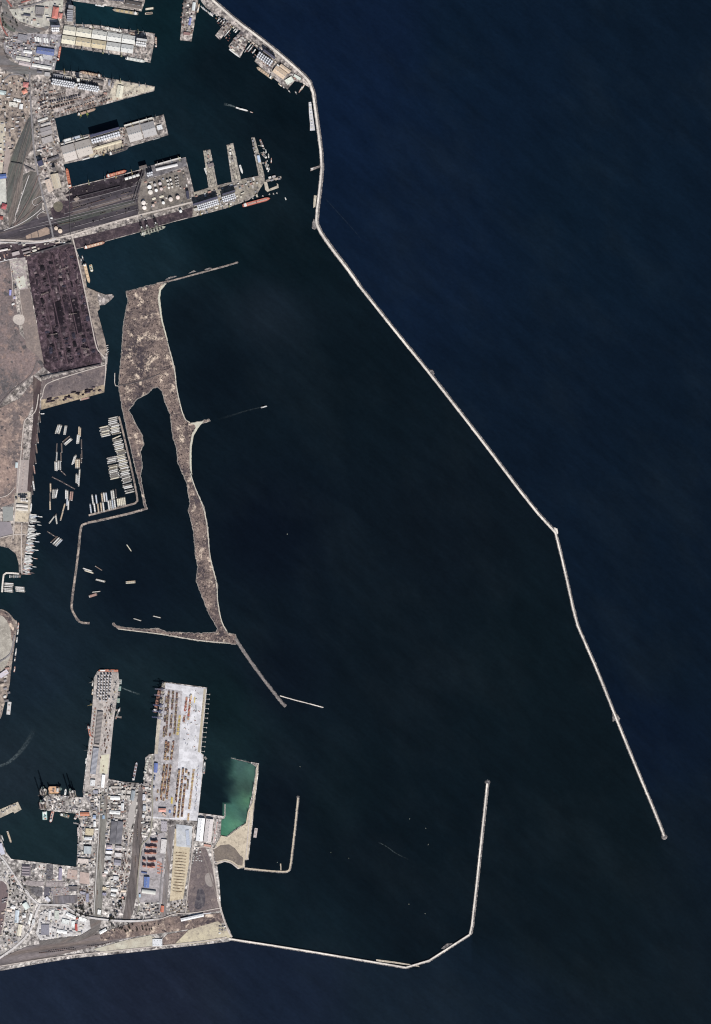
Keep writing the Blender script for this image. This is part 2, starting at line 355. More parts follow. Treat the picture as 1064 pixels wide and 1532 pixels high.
PROM = [(-300, 905), (0, 911), (8, 913), (16, 919), (22, 928), (26.5, 929), (25, 944), (18, 992), (13.5, 1034), (6, 1055), (3, 1070), (0, 1077), (-300, 1095)]
SOUTH = [(-300, 1235), (0, 1248), (9, 1274), (17, 1285), (81, 1293), (114.7, 1297), (117.5, 1238), (120, 1229), (113, 1217), (83, 1214), (61, 1211), (61, 1198), (70, 1190), (74, 1188), (90, 1189), (113, 1192), (125, 1193), (124, 1184),
         (134, 1102), (140.6, 1038), (140.6, 1014), (146, 1004), (177, 1005), (179, 1021), (170, 1081), (162, 1165), (183, 1169.5), (215, 1172), (218, 1133), (224, 1128), (231, 1128), (235, 1079), (243, 1019.5), (310, 1028.5),
         (300.8, 1126.6), (305, 1129), (304, 1151), (297, 1216), (335, 1221), (337, 1224), (331.5, 1226), (330, 1250.6), (339.5, 1251), (352, 1241), (368, 1231), (371.5, 1212), (377, 1190), (381, 1166), (383.5, 1147.5), (375, 1141.5), (376, 1140), (387.5, 1142),
         (386.6, 1158), (382.7, 1190), (378, 1233), (372, 1286), (366.7, 1287), (366.5, 1298.5), (356, 1300), (346, 1292), (336, 1289), (325, 1294), (328, 1316), (331, 1358), (338, 1379), (348, 1401), (343, 1408.5),
         (306, 1413), (240, 1420), (158, 1429), (113, 1433), (68, 1440), (0, 1452.5), (-300, 1478)]
slab('mainland_ground', NORTH, -4, 3, G_port, 'grey mainland ground of the northern port and its piers', k0=1.0)
slab('headland_ground', smooth(PROM, 1), -4, 3, G_dirt, 'rounded earth headland on the west edge of the harbour')
slab('south_port_ground', SOUTH, -4, 3, G_portS, 'pale ground of the southern port with its quays')
MOLE = [(278, -30), (299, -30), (296, 8), (286.5, 62), (269.5, 60)]
slab('mole_ground', MOLE, -4, 3, G_port, 'pale mole reaching down from the north edge')
# quay land on the inner side of the long breakwater
BQ = [(297, -12), (301, 2), (308, 11), (321, 21), (338, 29), (338.5, 32), (322, 53), (329, 60), (347.5, 38), (352, 41), (361, 46), (355, 52), (342, 69), (345, 74), (360, 85), (373, 60), (388, 76), (381, 92), (396, 106), (413, 120), (430, 134), (441, 121), (452, 124), (463, 131), (466.6, 127), (451.6, 110), (420, 82.5), (386, 55), (354, 32), (316, -2), (305, -12)]
slab('breakwater_quay_ground', BQ, -4, 3.2, G_port, 'narrow quay ground along the inner side of the long breakwater')
# ---- zones, northern port
Z = sheet
Z('concrete_yard', [(14, 14), (48, 11), (70, 2), (95, 0), (92, 30), (72, 40), (55, 41), (30, 32), (20, 24)], ground('pale_lot', (200, 198, 180), (184, 178, 168), (150, 146, 140), 110, 10, 0.36, 0.2, 0.2, 18, contrast=0.16), 'pale yard in the bend of the northern tracks', 'yard')
Z('rail_yard', smooth([(2, -10), (10, -10), (13, 15), (22, 31), (35, 38), (48, 42), (60, 42), (73, 38), (74, 43), (58, 49), (40, 50), (20, 46), (9, 36), (4, 22)], 2), rails('bend_tracks', (118, 112, 116), (104, 106, 102), -0.5, 18), 'curved grey rail tracks bending round the pale yard', 'rail yard')
Z('grass', smooth([(2, 20), (6, 30), (14, 40), (24, 46), (22, 49), (8, 42), (2, 34)], 1), G_grass, 'grass verge inside the curved tracks', 'grass')
Z('asphalt_yard', [(22, 52), (45, 50), (95, 52), (90, 66), (82, 104), (40, 103), (25, 92), (8, 78), (5, 62)], ground('grey_lot', (172, 167, 172), (156, 151, 156), (112, 106, 112), 110, 10, 0.38, 0.4, 0.15, 14, contrast=0.22), 'grey yard around the blue roofed shed', 'yard')
Z('rail_yard', smooth([(-5, 62), (5, 72), (8, 86), (22, 95), (40, 100), (62, 105), (80, 104), (79, 112), (50, 112), (20, 110), (-5, 100)], 2), rails('west_tracks', (116, 110, 112), (104, 104, 102), 0.0, 20), 'grey tracks sweeping below the grey yard', 'rail yard')
Z('town_ground', [(-5, 110), (20, 110), (40, 116), (45, 128), (46, 160), (40, 190), (30, 212), (18, 232), (-5, 250)], G_dirt, 'brown earth plots west of the port road', 'ground')
Z('sand_strip', [(-2, 180), (8, 182), (8, 212), (3, 262), (-2, 262)], G_cream, 'pale bare strip at the west edge', 'ground')
Z('sand_strip', [(9, 212), (17, 212), (14, 258), (5, 262)], ground('rosy_lot', (178, 160, 150), (166, 148, 140), (140, 124, 120), 80, 10, 0.3, 0.1, contrast=0.15), 'rosy bare strip beside the dark green tracks', 'ground')
Z('concrete_yard', [(-2, 268), (9, 268), (10, 300), (8, 306), (-2, 306)], ground('mint_lot', (206, 204, 192), (196, 196, 186), (170, 166, 158), 80, 9, 0.3, 0.15, contrast=0.12), 'very pale yard below the small blue roof', 'yard')
Z('rail_yard', [(42, 178), (50, 170), (51, 200), (47, 225), (36, 240), (34, 280), (25, 320), (14, 342), (12, 320), (10, 290), (12, 252), (18, 232), (29, 206)], rails('green_tracks', (92, 96, 88), (84, 84, 84), math.radians(72), 20), 'wide dark green rail yard running north to south', 'rail yard')
Z('rail_yard', [(35, 262), (46, 256), (55, 258), (62, 290), (64, 316), (44, 332), (20, 342), (26, 322), (34, 288)], rails('fan_tracks', (110, 100, 98), (88, 92, 86), math.radians(60), 24), 'fan of brown and green tracks west of the tan silos', 'rail yard')
Z('rail_yard', [(-5, 344), (20, 342), (44, 332), (62, 318), (78, 322), (107, 300), (196, 276), (214, 272), (212, 300), (206, 322), (150, 336), (104, 348), (84, 354), (60, 360), (-5, 362)], rails('dark_tracks', (80, 72, 80), (58, 54, 62), math.radians(15), 16), 'broad dark tracks running east along the oil pier', 'rail yard')
Z('coal_yard', [(107, 281), (183, 262.5), (214, 254), (216, 262), (198, 278), (150, 292), (104, 302), (97, 292)], G_coal, 'black coal ground along the basin quay', 'yard')
Z('coal_yard', [(76, 312), (92, 300), (108, 300), (110, 318), (96, 326), (78, 326)], G_ore, 'dark brown plot around the round green patch', 'yard')
Z('grass', smooth([(80, 304), (90, 300), (95, 306), (93, 315), (86, 318), (80, 312)], 2), ground('olive_patch', (112, 104, 88), (98, 94, 78), (130, 118, 100), 60, 8, 0.36, 0.0, contrast=0.25), 'round olive patch beside the port road', 'grass')
Z('ore_strip', [(112, 373), (110, 357), (160, 345), (208, 332), (250, 321), (288, 310), (288, 324), (260, 331), (200, 349), (156, 361)], G_ore, 'purple brown ore strip along the south quay of the oil pier', 'yard')
Z('tank_farm_ground', [(212, 270), (276, 254), (288, 300), (287, 305), (209, 326), (206, 300)], ground('tank_lot', (146, 136, 124), (126, 116, 110), (104, 96, 94), 120, 12, 0.4, 0.35, 0.25, 22, contrast=0.28), 'tan ground of the tank farm', 'yard')
Z('tank_farm_ground', [(216, 250), (277, 236), (280, 248), (240, 262), (218, 268)], G_asph, 'grey quay north of the tank farm', 'yard')
for q, lab in (([(38.5, 353), (46, 349.5), (47.5, 356), (40, 357.5)], 'westernmost of three tan lots beside the tracks'), ([(47, 349), (56, 345.5), (58, 355), (48, 356)], 'middle tan lot beside the tracks'), ([(57, 345), (70, 339.5), (74, 343), (74.5, 350), (59, 355)], 'largest tan lot beside the port road')):
    Z('gravel_lot', q, ground('tan_lot', (176, 148, 128), (164, 138, 120), (140, 118, 106), 60, 8, 0.3, 0.2, 0.1, 16, contrast=0.12), lab, 'yard')
Z('quay_ground', [(290, 288), (313, 281.5), (349, 272), (362, 269), (388, 264), (396, 266), (396, 272), (391, 280), (384, 289), (371, 299), (337, 311), (289, 324)], ground('oil_quay', (172, 160, 140), (150, 140, 130), (108, 102, 100), 110, 11, 0.4, 0.35, 0.22, 14, contrast=0.25), 'tan quay ground around the eastern silo rows', 'ground')
for q, lab in (([(304.5, 226), (314.5, 225), (325, 278), (313, 281), (308, 252)], 'western'), ([(339.5, 218), (348.5, 215), (360, 268.5), (348, 271.5)], 'middle'), ([(376.5, 206.5), (380.5, 206), (388, 230), (395.5, 263), (387.5, 263)], 'eastern')):
    Z('quay_ground', q, ground('finger_top', (196, 186, 166), (172, 162, 148), (116, 110, 106), 60, 8, 0.4, 0.4, 0.22, 10, contrast=0.3), 'straw coloured deck of the ' + lab + ' finger pier', 'ground')
Z('quay_ground', [(174, 120), (231, 130.5), (230, 135), (176, 149.5), (160, 152), (168, 130)], ground('pointed_tip', (214, 200, 174), (196, 184, 164), (150, 140, 128), 70, 9, 0.38, 0.25, 0.2, 14, contrast=0.24), 'cream quay ground at the tip of the pointed pier', 'ground')
Z('quay_ground', [(132, 224), (182, 210), (186, 220), (150, 231), (134, 236)], ground('straw_floor', (206, 190, 160), (188, 172, 148), (140, 128, 118), 60, 8, 0.36, 0.2, 0.25, 12, contrast=0.22), 'straw coloured quay ground south of the slanting pier silos', 'ground')
Z('grass', [(84, 330), (150, 312), (200, 300), (205, 306), (150, 322), (90, 338)], rails('mossy_tracks', (84, 88, 80), (70, 72, 72), math.radians(15), 16), 'mossy green strip among the broad dark tracks', 'grass')
# coal terminal
Z('coal_yard', [(-2, 366), (60, 362), (112, 366), (113, 374), (60, 388), (-2, 392)], G_ore, 'dark strip of sheds north of the coal yard', 'yard')
Z('coal_yard', [(40, 386), (112, 366), (121, 400), (131, 440), (142, 500), (153, 540), (150, 547), (76, 558), (64, 548), (55, 480), (44, 420)], ground('coal_bed', (82, 62, 72), (48, 36, 48), (116, 92, 100), 150, 11, 0.40, 0.45, 1.37, 22, spots=((26, 19, 30), 30), contrast=0.5), 'large dark purple coal yard', 'yard')
Z('scrub_ground', [(-2, 394), (16, 389), (30, 500), (58, 530), (66, 548), (52, 560), (20, 580), (-2, 604)], G_field, 'dry brown field west of the coal yard', 'ground')
Z('scrub_ground', [(30, 434), (44, 430), (56, 490), (66, 545), (58, 534), (40, 520), (32, 480)], ground('rosy_field', (144, 126, 118), (126, 112, 108), (160, 138, 126), 150, 12, 0.34, 0.0, contrast=0.26), 'rosy dry strip along the west edge of the coal yard', 'ground')
Z('concrete_yard', [(15, 388), (38, 385), (42, 432), (28, 434), (22, 420)], ground('rosy_yard', (180, 164, 160), (160, 146, 146), (208, 204, 186), 70, 9, 0.4, 0.25, 0.1, 14, contrast=0.2), 'pale rosy lot with parked lorries west of the coal', 'yard')
Z('concrete_yard', [(24, 418), (36, 412), (39, 428), (29, 433)], ground('bright_lot', (214, 212, 196), (198, 196, 180), (170, 166, 156), 60, 8, 0.3, 0.1, contrast=0.15), 'bright cream corner of the lorry lot', 'yard')
Z('sand_patch', smooth([(18, 476), (24, 470), (37, 471), (37, 484), (30, 487), (22, 484)], 2), G_track, 'pale ring of bare earth in the dry field', 'ground')
Z('scrub_ground', [(62, 570), (158, 546), (156, 586), (62, 612)], G_scrub2, 'low scrub plot south of the coal yard', 'ground')
Z('gravel_quay', [(62, 598), (110, 588), (157, 575), (156, 587), (62, 613)], ground('straw_quay', (190, 166, 132), (172, 150, 122), (120, 106, 94), 80, 8, 0.4, 0.2, 0.25, 12, contrast=0.26), 'straw coloured quay strip below the scrub plot', 'ground')
Z('gravel_quay', [(126, 395), (130, 430), (147, 437), (146, 445), (150, 462), (146, 466), (157, 507), (161, 528), (152, 535), (140, 490), (128, 440), (120, 400)], G_dirt, 'brown shore strip between the coal yard and the water', 'ground')
Z('scrub_ground', [(-2, 612), (30, 596), (54, 566), (52, 600), (36, 636), (34, 690), (28, 750), (-2, 760)], G_orange, 'orange brown scrub beside the western quay', 'ground')
Z('rail_yard', [(50, 562), (62, 572), (59, 613), (52, 690), (47, 736), (41, 734), (44, 690), (50, 626)], rails('quay_tracks', (84, 66, 66), (66, 54, 58), math.radians(83), 16), 'dark brown tracks along the western quay', 'rail yard')
Z('concrete_yard', [(27, 688), (44, 688), (41, 734), (39, 738), (24, 738)], ground('rosy_pad', (178, 162, 156), (164, 150, 146), (148, 134, 132), 90, 9, 0.3, 0.1, 1.5, 18, contrast=0.14), 'rosy storage strip beside the dark tracks', 'yard')
Z('concrete_yard', [(22, 738), (46, 736), (45, 768), (22, 766)], G_cream, 'cream yard around the small western plant', 'yard')
Z('gravel_lot', [(22, 766), (44, 768), (42, 781), (21, 780)], G_tan, 'plain tan lot south of the small western plant', 'yard')
Z('lilac_pad', [(4, 758), (20, 758), (20, 779), (5, 780)], ground('mint_pad', (150, 152, 148), (140, 144, 142), (126, 128, 128), 90, 9, 0.3, 0.0, contrast=0.1), 'smooth greenish grey pad beside the western road', 'ground')
Z('lilac_pad', [(-2, 780), (16, 781), (20, 798), (-2, 804)], ground('lilac_pad', (148, 138, 144), (138, 130, 136), (126, 118, 124), 90, 9, 0.3, 0.0, contrast=0.1), 'smooth lilac pad at the west edge', 'ground')
Z('scrub_ground', [(-2, 806), (22, 800), (22, 782), (42, 783), (34, 850), (28, 842), (24, 828), (13, 819), (-2, 815)], G_dirt, 'bare earth north of the small pond bay', 'ground')
# headland
Z('scrub_ground', smooth([(-2, 916), (10, 922), (18, 936), (20, 960), (14, 990), (-2, 1010)], 1), G_sand, 'pale bare earth on top of the headland', 'ground')
Z('scrub_ground', smooth([(-2, 912), (12, 917), (20, 930), (22, 950), (18, 962), (16, 940), (8, 924), (-2, 919)], 1), G_scrub, 'dark scrub rim on the headland', 'ground')
# ---- zones, southern port
Z('terminal_paving', [(243.5, 1021), (309, 1030), (300, 1127), (304, 1130), (303, 1151), (296, 1228), (262, 1226), (226, 1224), (232, 1130), (236, 1079)], G_pale, 'pale paving of the container terminal', 'paving')
Z('terminal_paving', [(247, 1030), (273, 1034), (262, 1224), (226, 1222), (232, 1130), (238, 1085)], ground('lane_paving', (190, 184, 186), (172, 166, 169), (140, 134, 138), 90, 9, 0.36, 0.3, 0.1, 18, contrast=0.2), 'greyer paving under the container lanes', 'paving')
Z('quay_strip', [(243, 1020), (248, 1021), (240, 1084), (236, 1128), (231.5, 1128), (235.5, 1079)], G_cream, 'cream quay edge on the west side of the container terminal', 'paving')
Z('quay_strip', [(305, 1030), (308.5, 1031), (299.8, 1126), (296, 1125)], ground('straw_edge', (190, 176, 146), (176, 162, 136), (150, 140, 124), 60, 8, 0.3, 0.0, contrast=0.15), 'straw coloured quay edge on the east side of the container terminal', 'paving')
Z('concrete_yard', [(141.5, 1015), (147, 1005), (176, 1006), (178, 1021), (170, 1080), (162, 1164), (158, 1180), (126, 1184), (135, 1102)], ground('narrow_pier', (196, 184, 176), (180, 170, 164), (136, 128, 122), 130, 10, 0.36, 0.25, 0.08, 16, contrast=0.2), 'rosy paving of the narrow southern pier', 'paving')
Z('concrete_yard', [(151, 1130), (164, 1128), (161, 1158), (149, 1157)], ground('straw_lot', (214, 208, 178), (204, 196, 168), (180, 170, 150), 60, 8, 0.3, 0.0, contrast=0.12), 'straw coloured lot on the narrow pier', 'paving')
Z('rail_yard', [(149, 1188), (158, 1180), (162, 1200), (157, 1270), (154, 1340), (152, 1375), (140, 1375), (141, 1330), (146, 1260), (149, 1216)], rails('olive_tracks', (134, 130, 122), (120, 118, 112), math.radians(95), 20), 'pale olive tracks west of the ribbed warehouses', 'rail yard')
Z('rail_yard', [(206, 1182), (214, 1178), (214, 1224), (212, 1270), (208, 1320), (199, 1366), (192, 1382), (184, 1376), (196, 1300), (200, 1240), (206, 1212)], rails('brown_tracks', (112, 102, 100), (94, 86, 86), math.radians(97), 16), 'brown tracks west of the orange stacks', 'rail yard')
Z('concrete_yard', [(198, 1196), (206, 1190), (200, 1228), (196, 1240), (192, 1238), (192, 1216)], ground('grey_wedge', (180, 172, 166), (170, 162, 158), (150, 144, 140), 60, 8, 0.3, 0.0, contrast=0.1), 'smooth grey wedge shaped lot', 'paving')
Z('asphalt_yard', [(216, 1254), (248, 1244), (244, 1350), (206, 1350), (208, 1300)], ground('stack_lot', (176, 168, 170), (164, 156, 158), (140, 132, 132), 110, 10, 0.36, 0.25, 0.08, 16, contrast=0.18), 'grey lot around the orange stacks', 'yard')
Z('rail_yard', [(252, 1238), (262, 1236), (254, 1300), (248, 1370), (240, 1374), (246, 1310)], rails('slim_tracks', (136, 128, 128), (120, 114, 114), math.radians(97), 14), 'slim grey tracks west of the timber yard', 'rail yard')
Z('timber_yard', [(262, 1240), (286, 1236), (283, 1290), (274, 1345), (254, 1348), (258, 1300)], ground('straw_yard', (216, 198, 164), (200, 180, 146), (172, 152, 122), 100, 9, 0.36, 0.1, 0.1, 14, contrast=0.18), 'straw coloured yard with rows of stacked goods', 'yard')
Z('concrete_yard', [(264, 1233), (288, 1236), (286, 1268), (264, 1266)], ground('blue_lot', (196, 198, 200), (186, 190, 198), (170, 172, 176), 70, 9, 0.3, 0.15, 0.1, 18, contrast=0.12), 'bluish white lot at the north end of the timber yard', 'yard')
Z('scrub_ground', [(288, 1290), (300, 1266), (308, 1268), (318, 1296), (326, 1350), (330, 1362), (310, 1366), (282, 1366), (280, 1330)], G_scrub2, 'purple brown scrub field behind the east shore', 'ground')
Z('sand_patch', smooth([(306, 1308), (316, 1304), (320, 1318), (318, 1328), (308, 1324)], 2), ground('grey_patch', (160, 148, 142), (148, 138, 132), (130, 120, 116), 60, 9, 0.3, 0.0, contrast=0.16), 'pale bare patch in the scrub field', 'ground')
Z('dark_stain', smooth([(295, 1330), (303, 1328), (308, 1340), (306, 1356), (296, 1362), (290, 1356), (294, 1344)], 2), G_blacks, 'dark stained patch in the scrub field', 'ground')
Z('rail_yard', [(-5, 1436), (40, 1416), (120, 1404), (170, 1392), (200, 1384), (240, 1376), (256, 1380), (240, 1394), (190, 1404), (140, 1416), (60, 1436), (-5, 1448)], rails('shore_tracks', (128, 116, 116), (106, 98, 100), math.radians(9), 14), 'purple brown tracks along the south shore', 'rail yard')
Z('scrub_ground', [(150, 1396), (200, 1380), (250, 1372), (330, 1366), (337, 1380), (300, 1388), (240, 1396), (180, 1404), (150, 1408)], G_scrub, 'dark scrub belt above the south shore', 'ground')
Z('sand_strip', [(140, 1420), (190, 1406), (225, 1399), (234, 1404), (234, 1415), (158, 1426)], ground('shore_lot', (200, 194, 172), (184, 172, 150), (160, 148, 136), 90, 10, 0.36, 0.0, contrast=0.18), 'pale sandy strip beside the south shore', 'ground')
Z('sand_strip', [(280, 1392), (326, 1378), (340, 1390), (346, 1402), (306, 1410), (262, 1414), (250, 1408)], ground('shore_lot2', (206, 192, 158), (186, 172, 146), (150, 138, 124), 90, 10, 0.36, 0.0, contrast=0.2), 'yellowish sandy ground at the south corner', 'ground')
Z('scrub_ground', [(250, 1398), (282, 1392), (262, 1412), (236, 1414)], G_scrub, 'dark scrub square beside the south shore', 'ground')
Z('town_ground', [(-2, 1276), (10, 1290), (26, 1330), (54, 1350), (50, 1372), (30, 1410), (-2, 1430)], ground('south_town', (208, 200, 194), (184, 175, 170), (116, 108, 106), 110, 11, 0.38, 0.6, 0.3, 13, contrast=0.28), 'brown and grey town plots west of the southern port', 'ground')
Z('scrub_ground', smooth([(-2, 1316), (8, 1320), (13, 1332), (10, 1360), (2, 1396), (-2, 1400)], 1), ground('maroon_field', (120, 100, 102), (110, 94, 96), (132, 112, 110), 110, 12, 0.3, 0.0, contrast=0.16), 'maroon bare field at the west edge', 'ground')
for q, mt, lab in (([(33, 1292), (46, 1294), (46, 1311), (32, 1309)], 'lilac', 'lilac lot below the rig basin'), ([(49, 1292), (54, 1293), (53, 1300), (48, 1299)], 'asph', 'small dark lot below the rig basin'), ([(70, 1293), (80, 1294), (79, 1317), (69, 1316)], 'asph', 'dark speckled lot below the rig basin'),
                   ([(102, 1300), (116, 1302), (116, 1316), (100, 1314)], 'pink', 'pink lot at the corner of the rig basin'), ([(120, 1304), (134, 1306), (134, 1323), (119, 1321)], 'pink', 'dusty rose lot east of the pink one'),
                   ([(67, 1327), (76, 1327), (75, 1340), (66, 1341)], 'slate', 'slate lot beside the rosy parking strip'), ([(77, 1328), (103, 1327), (103, 1339), (76, 1341)], 'rosy', 'rosy parking strip south of the rig basin'), ([(103, 1327), (116, 1327), (116, 1333), (103, 1334)], 'asph', 'dark lot east of the rosy parking strip'),
                   ([(79, 1341), (116, 1339), (115, 1351), (80, 1352)], 'stripes', 'row of narrow slate plots'), ([(32, 1315), (50, 1318), (66, 1319), (66, 1326), (46, 1325), (34, 1321)], 'rosy', 'pale rosy lot south of the quay road'), ([(45, 1327), (64, 1328), (64, 1340), (55, 1341), (47, 1335)], 'asph', 'speckled grey lot beside the junction'),
                   ([(69, 1318), (97, 1319), (97, 1326), (69, 1326)], 'rosy', 'rosy lot north of the slate lot')):
    mt = {'lilac': G_lilac, 'asph': ground('dark_lot', (112, 108, 112), (98, 94, 98), (140, 134, 134), 40, 8, 0.36, 0.4, 0.1, 12, contrast=0.2), 'pink': ground('pink_lot', (196, 170, 158), (184, 160, 150), (166, 142, 134), 60, 8, 0.3, 0.1, contrast=0.1),
          'slate': ground('slate_lot', (106, 102, 112), (96, 92, 102), (86, 82, 92), 60, 8, 0.3, 0.1, contrast=0.12), 'rosy': ground('rosy_lot2', (170, 158, 156), (158, 146, 146), (136, 126, 126), 60, 8, 0.36, 0.2, 0.1, 12, contrast=0.16),
          'stripes': rails('plot_rows', (118, 112, 118), (104, 100, 108), math.radians(95), 34)}[mt]
    Z('paved_lot', q, mt, lab, 'yard')
Z('concrete_yard', [(60, 1366), (70, 1360), (96, 1358), (112, 1372), (134, 1376), (138, 1388), (122, 1398), (60, 1406), (54, 1396), (58, 1380)], ground('market_lot', (222, 218, 216), (206, 200, 198), (150, 142, 142), 90, 9, 0.36, 0.3, 0.1, 12, contrast=0.18), 'pale lot between the south shore tracks and the flyover', 'yard')
Z('rail_yard', [(134, 1376), (152, 1376), (150, 1386), (142, 1398), (120, 1408), (60, 1414), (58, 1408), (120, 1400), (136, 1390)], rails('curve_tracks', (120, 112, 108), (104, 98, 96), math.radians(30), 14), 'curving tracks round the pale lot', 'rail yard')
Z('sand_ground', [(331, 1250), (340, 1252), (353, 1242), (368, 1232), (371, 1214), (378, 1200), (380, 1180), (383, 1160), (385, 1144), (386.5, 1144), (385, 1160), (381.5, 1190), (377, 1233), (371, 1285), (366, 1286), (365.5, 1297), (357, 1299), (347, 1291), (337, 1288), (325, 1293), (320, 1270)], G_tan, 'tan sand between the green basin and the sea', 'ground')
Z('scrub_ground', [(320, 1271), (330, 1264), (343, 1263), (352, 1269), (360, 1280), (364, 1283), (363, 1295), (356, 1294), (348, 1288), (338, 1285), (322, 1289)], ground('lagoon_scrub', (128, 114, 102), (112, 100, 94), (150, 134, 114), 100, 11, 0.34, 0.0, contrast=0.3), 'brown scrub behind the green basin', 'ground')
Z('rail_yard', smooth([(140, 1368), (143, 1368), (143, 1340), (141, 1340)], 0), rails('olive_tracks', (134, 130, 122), (120, 118, 112), math.radians(95), 20), 'short track stub under the flyover', 'rail yard')
# ================================================================ roads and tracks
road([(45, 108), (44, 130), (46, 150), (48, 180), (50.5, 220), (56, 258), (64, 290), (72, 321), (77, 340), (80, 357)], 2.6, G_oldroad, 'long grey port road running south past the tan silos')
road([(-4, 135), (4, 122), (14, 112), (28, 111), (38, 116), (43, 124), (45, 132)], 2.0, G_oldroad, 'grey road curving round the western houses')
road([(-4, 359), (30, 360), (62, 362), (82, 357), (112, 351), (150, 338), (208, 322), (250, 312), (290, 302)], 2.6, G_track, 'pale road running east past the tank farm')
for i_, (q, lab) in enumerate((([(104, 303), (150, 293), (206, 277)], 'northernmost'), ([(96, 320), (150, 306), (206, 291)], 'second'), ([(60, 334), (110, 322), (160, 309), (206, 297)], 'third'), ([(30, 345), (80, 334), (140, 318), (204, 302)], 'fourth'), ([(110, 340), (160, 326), (206, 313)], 'southernmost'))):
    road(q, 0.7, ground('thin_lane', (150, 142, 144), (130, 122, 126), (110, 104, 108), 60, 8, 0.36, 0.0, contrast=0.2), lab + ' thin grey lane along the broad dark tracks of the oil pier', 'lane')
road([(-4, 362), (20, 363.5), (50, 364), (68, 362), (84, 358)], 1.6, G_road, 'pale lane below the tracks', 'lane')
road([(108, 352), (112, 368), (120, 402), (128, 440), (136, 478), (144, 520), (150, 528), (158, 536)], 1.6, G_track, 'long track between the coal yard and the shore', 'track')
road([(158, 546), (120, 557), (72, 572), (66, 580), (64, 592), (62, 596)], 1.4, G_track, 'track round the scrub plot', 'track')
road([(159, 528), (158, 560), (156, 578)], 1.2, G_track, 'track along the channel shore', 'track')
road([(-4, 612), (10, 592), (32, 574), (48, 562), (56, 540)], 2.2, ground('faint_track', (122, 108, 108), (108, 98, 98), (96, 86, 88), 90, 9, 0.3, 0.0, contrast=0.18), 'faint wide track across the western field', 'track')
road([(58, 590), (55, 612), (50, 620), (38, 627), (36, 634), (33, 660), (31, 690), (27, 730), (22, 770), (20, 806)], 1.5, G_track, 'pale road down the western quay')
road([(36, 640), (46, 646), (42, 668), (38, 684)], 0.8, G_track, 'thin track beside the western quay', 'track')
road([(-4, 745), (12, 742), (22, 730)], 1.2, G_track, 'thin pale track across the orange scrub', 'track')
road([(-4, 806), (18, 800), (36, 799), (41, 801)], 1.5, G_track, 'pale track north of the pond bay', 'track')
road([(33, 782), (32, 820), (33, 858)], 1.6, G_track, 'pale track behind the crowded boats', 'track')
road([(15, 389), (19, 420), (20, 450)], 1.0, G_track, 'thin track beside the lorry lot', 'track')
road([(-4, 393), (12, 389), (26, 386)], 1.2, G_road, 'thin pale lane north of the dry field', 'lane')
road([(28, 432), (34, 470), (34, 478)], 0.6, G_track, 'faint track to the bare earth ring', 'track')
road([(6, 345), (30, 336), (54, 320), (62, 312)], 1.0, G_road, 'pale lane curving across the fan of tracks', 'lane')
road([(22, 326), (34, 290), (44, 262)], 1.0, G_road, 'pale lane between the two fans of tracks', 'lane')
for q, lab in (([(50, 306), (48, 302), (50, 299), (63, 292), (66, 300), (54, 308), (50, 306)], 'thin loop lane west of the port road'), ([(58, 328), (55, 324), (57, 321), (68, 314)], 'thin loop lane near the tan lots')): road(q, 0.6, G_road, lab, 'lane')
road([(0, 26), (2, 36), (6, 46), (12, 54)], 2.0, G_redway, 'curved red paved strip west of the tracks', 'path')
road([(8, -4), (13, 4), (18, 10)], 2.2, G_redway, 'short red paved strip at the north west corner', 'path')
road([(32, 4), (46, 0), (58, -5)], 2.0, G_redway, 'red paved strip along the north edge', 'path')
road([(28, 11), (40, 10), (60, 4), (80, -4)], 2.2, G_oldroad, 'grey road along the north edge')
for q, lab in (([(43, 182), (34, 215), (24, 250), (20, 290), (17, 326)], 'westernmost'), ([(46, 186), (38, 220), (28, 255), (24, 295), (19, 330)], 'middle'), ([(49, 190), (42, 222), (31, 258), (27, 300), (21, 332)], 'easternmost')):
    road(q, 0.7, ground('rusty_lane', (126, 112, 106), (108, 98, 96), (140, 126, 118), 70, 8, 0.36, 0.0, contrast=0.2), lab + ' thin brown lane along the dark green rail yard', 'lane')
for q, lab in (([(58, 262), (50, 285), (38, 310), (22, 336)], 'western'), ([(64, 300), (52, 312), (36, 326), (22, 338)], 'eastern')):
    road(q, 1.4, ground('rusty_lane2', (128, 106, 100), (110, 94, 92), (146, 124, 114), 70, 8, 0.36, 0.0, contrast=0.25), lab + ' brown strip across the fan of tracks', 'track')
# south roads
road([(-4, 1276), (6, 1286), (18, 1304), (32, 1326), (44, 1340), (56, 1352), (62, 1354)], 2.6, G_road, 'pale road running down to the southern junction')
road([(60, 1354), (54, 1366), (48, 1390), (30, 1412), (-4, 1436)], 3.0, G_road, 'wide pale road from the junction to the south west')
road([(62, 1353), (80, 1354), (94, 1353), (104, 1355)], 2.2, G_road, 'short road east of the southern junction')
road([(7, 1318), (13, 1324), (14, 1336), (9, 1362), (3, 1400)], 1.4, G_track, 'track round the maroon field', 'track')
road([(32, 1330), (42, 1332), (46, 1344), (42, 1360), (34, 1360)], 1.2, G_road, 'small loop lane beside the pale circle', 'lane')
road([(126, 1184), (130, 1194), (140, 1206), (148, 1216)], 2.4, G_oldroad, 'grey road curving off the narrow pier')
road([(149, 1180), (149, 1230), (146, 1280), (143, 1330), (141, 1368)], 1.0, G_road, 'long thin lane beside the olive tracks', 'lane')
road([(193, 1238), (191, 1280), (184, 1330), (176, 1345)], 1.4, G_track, 'pale track between the sheds and the brown tracks', 'track')
road([(226, 1128), (230, 1150), (227, 1180), (229, 1200), (227, 1240), (222, 1256), (212, 1262), (210, 1280), (206, 1320), (205, 1340), (209, 1352), (206, 1368)], 1.7, ground('olive_road', (160, 154, 136), (148, 142, 126), (128, 122, 112), 90, 8, 0.3, 0.0, contrast=0.14), 'olive grey road west of the container terminal')
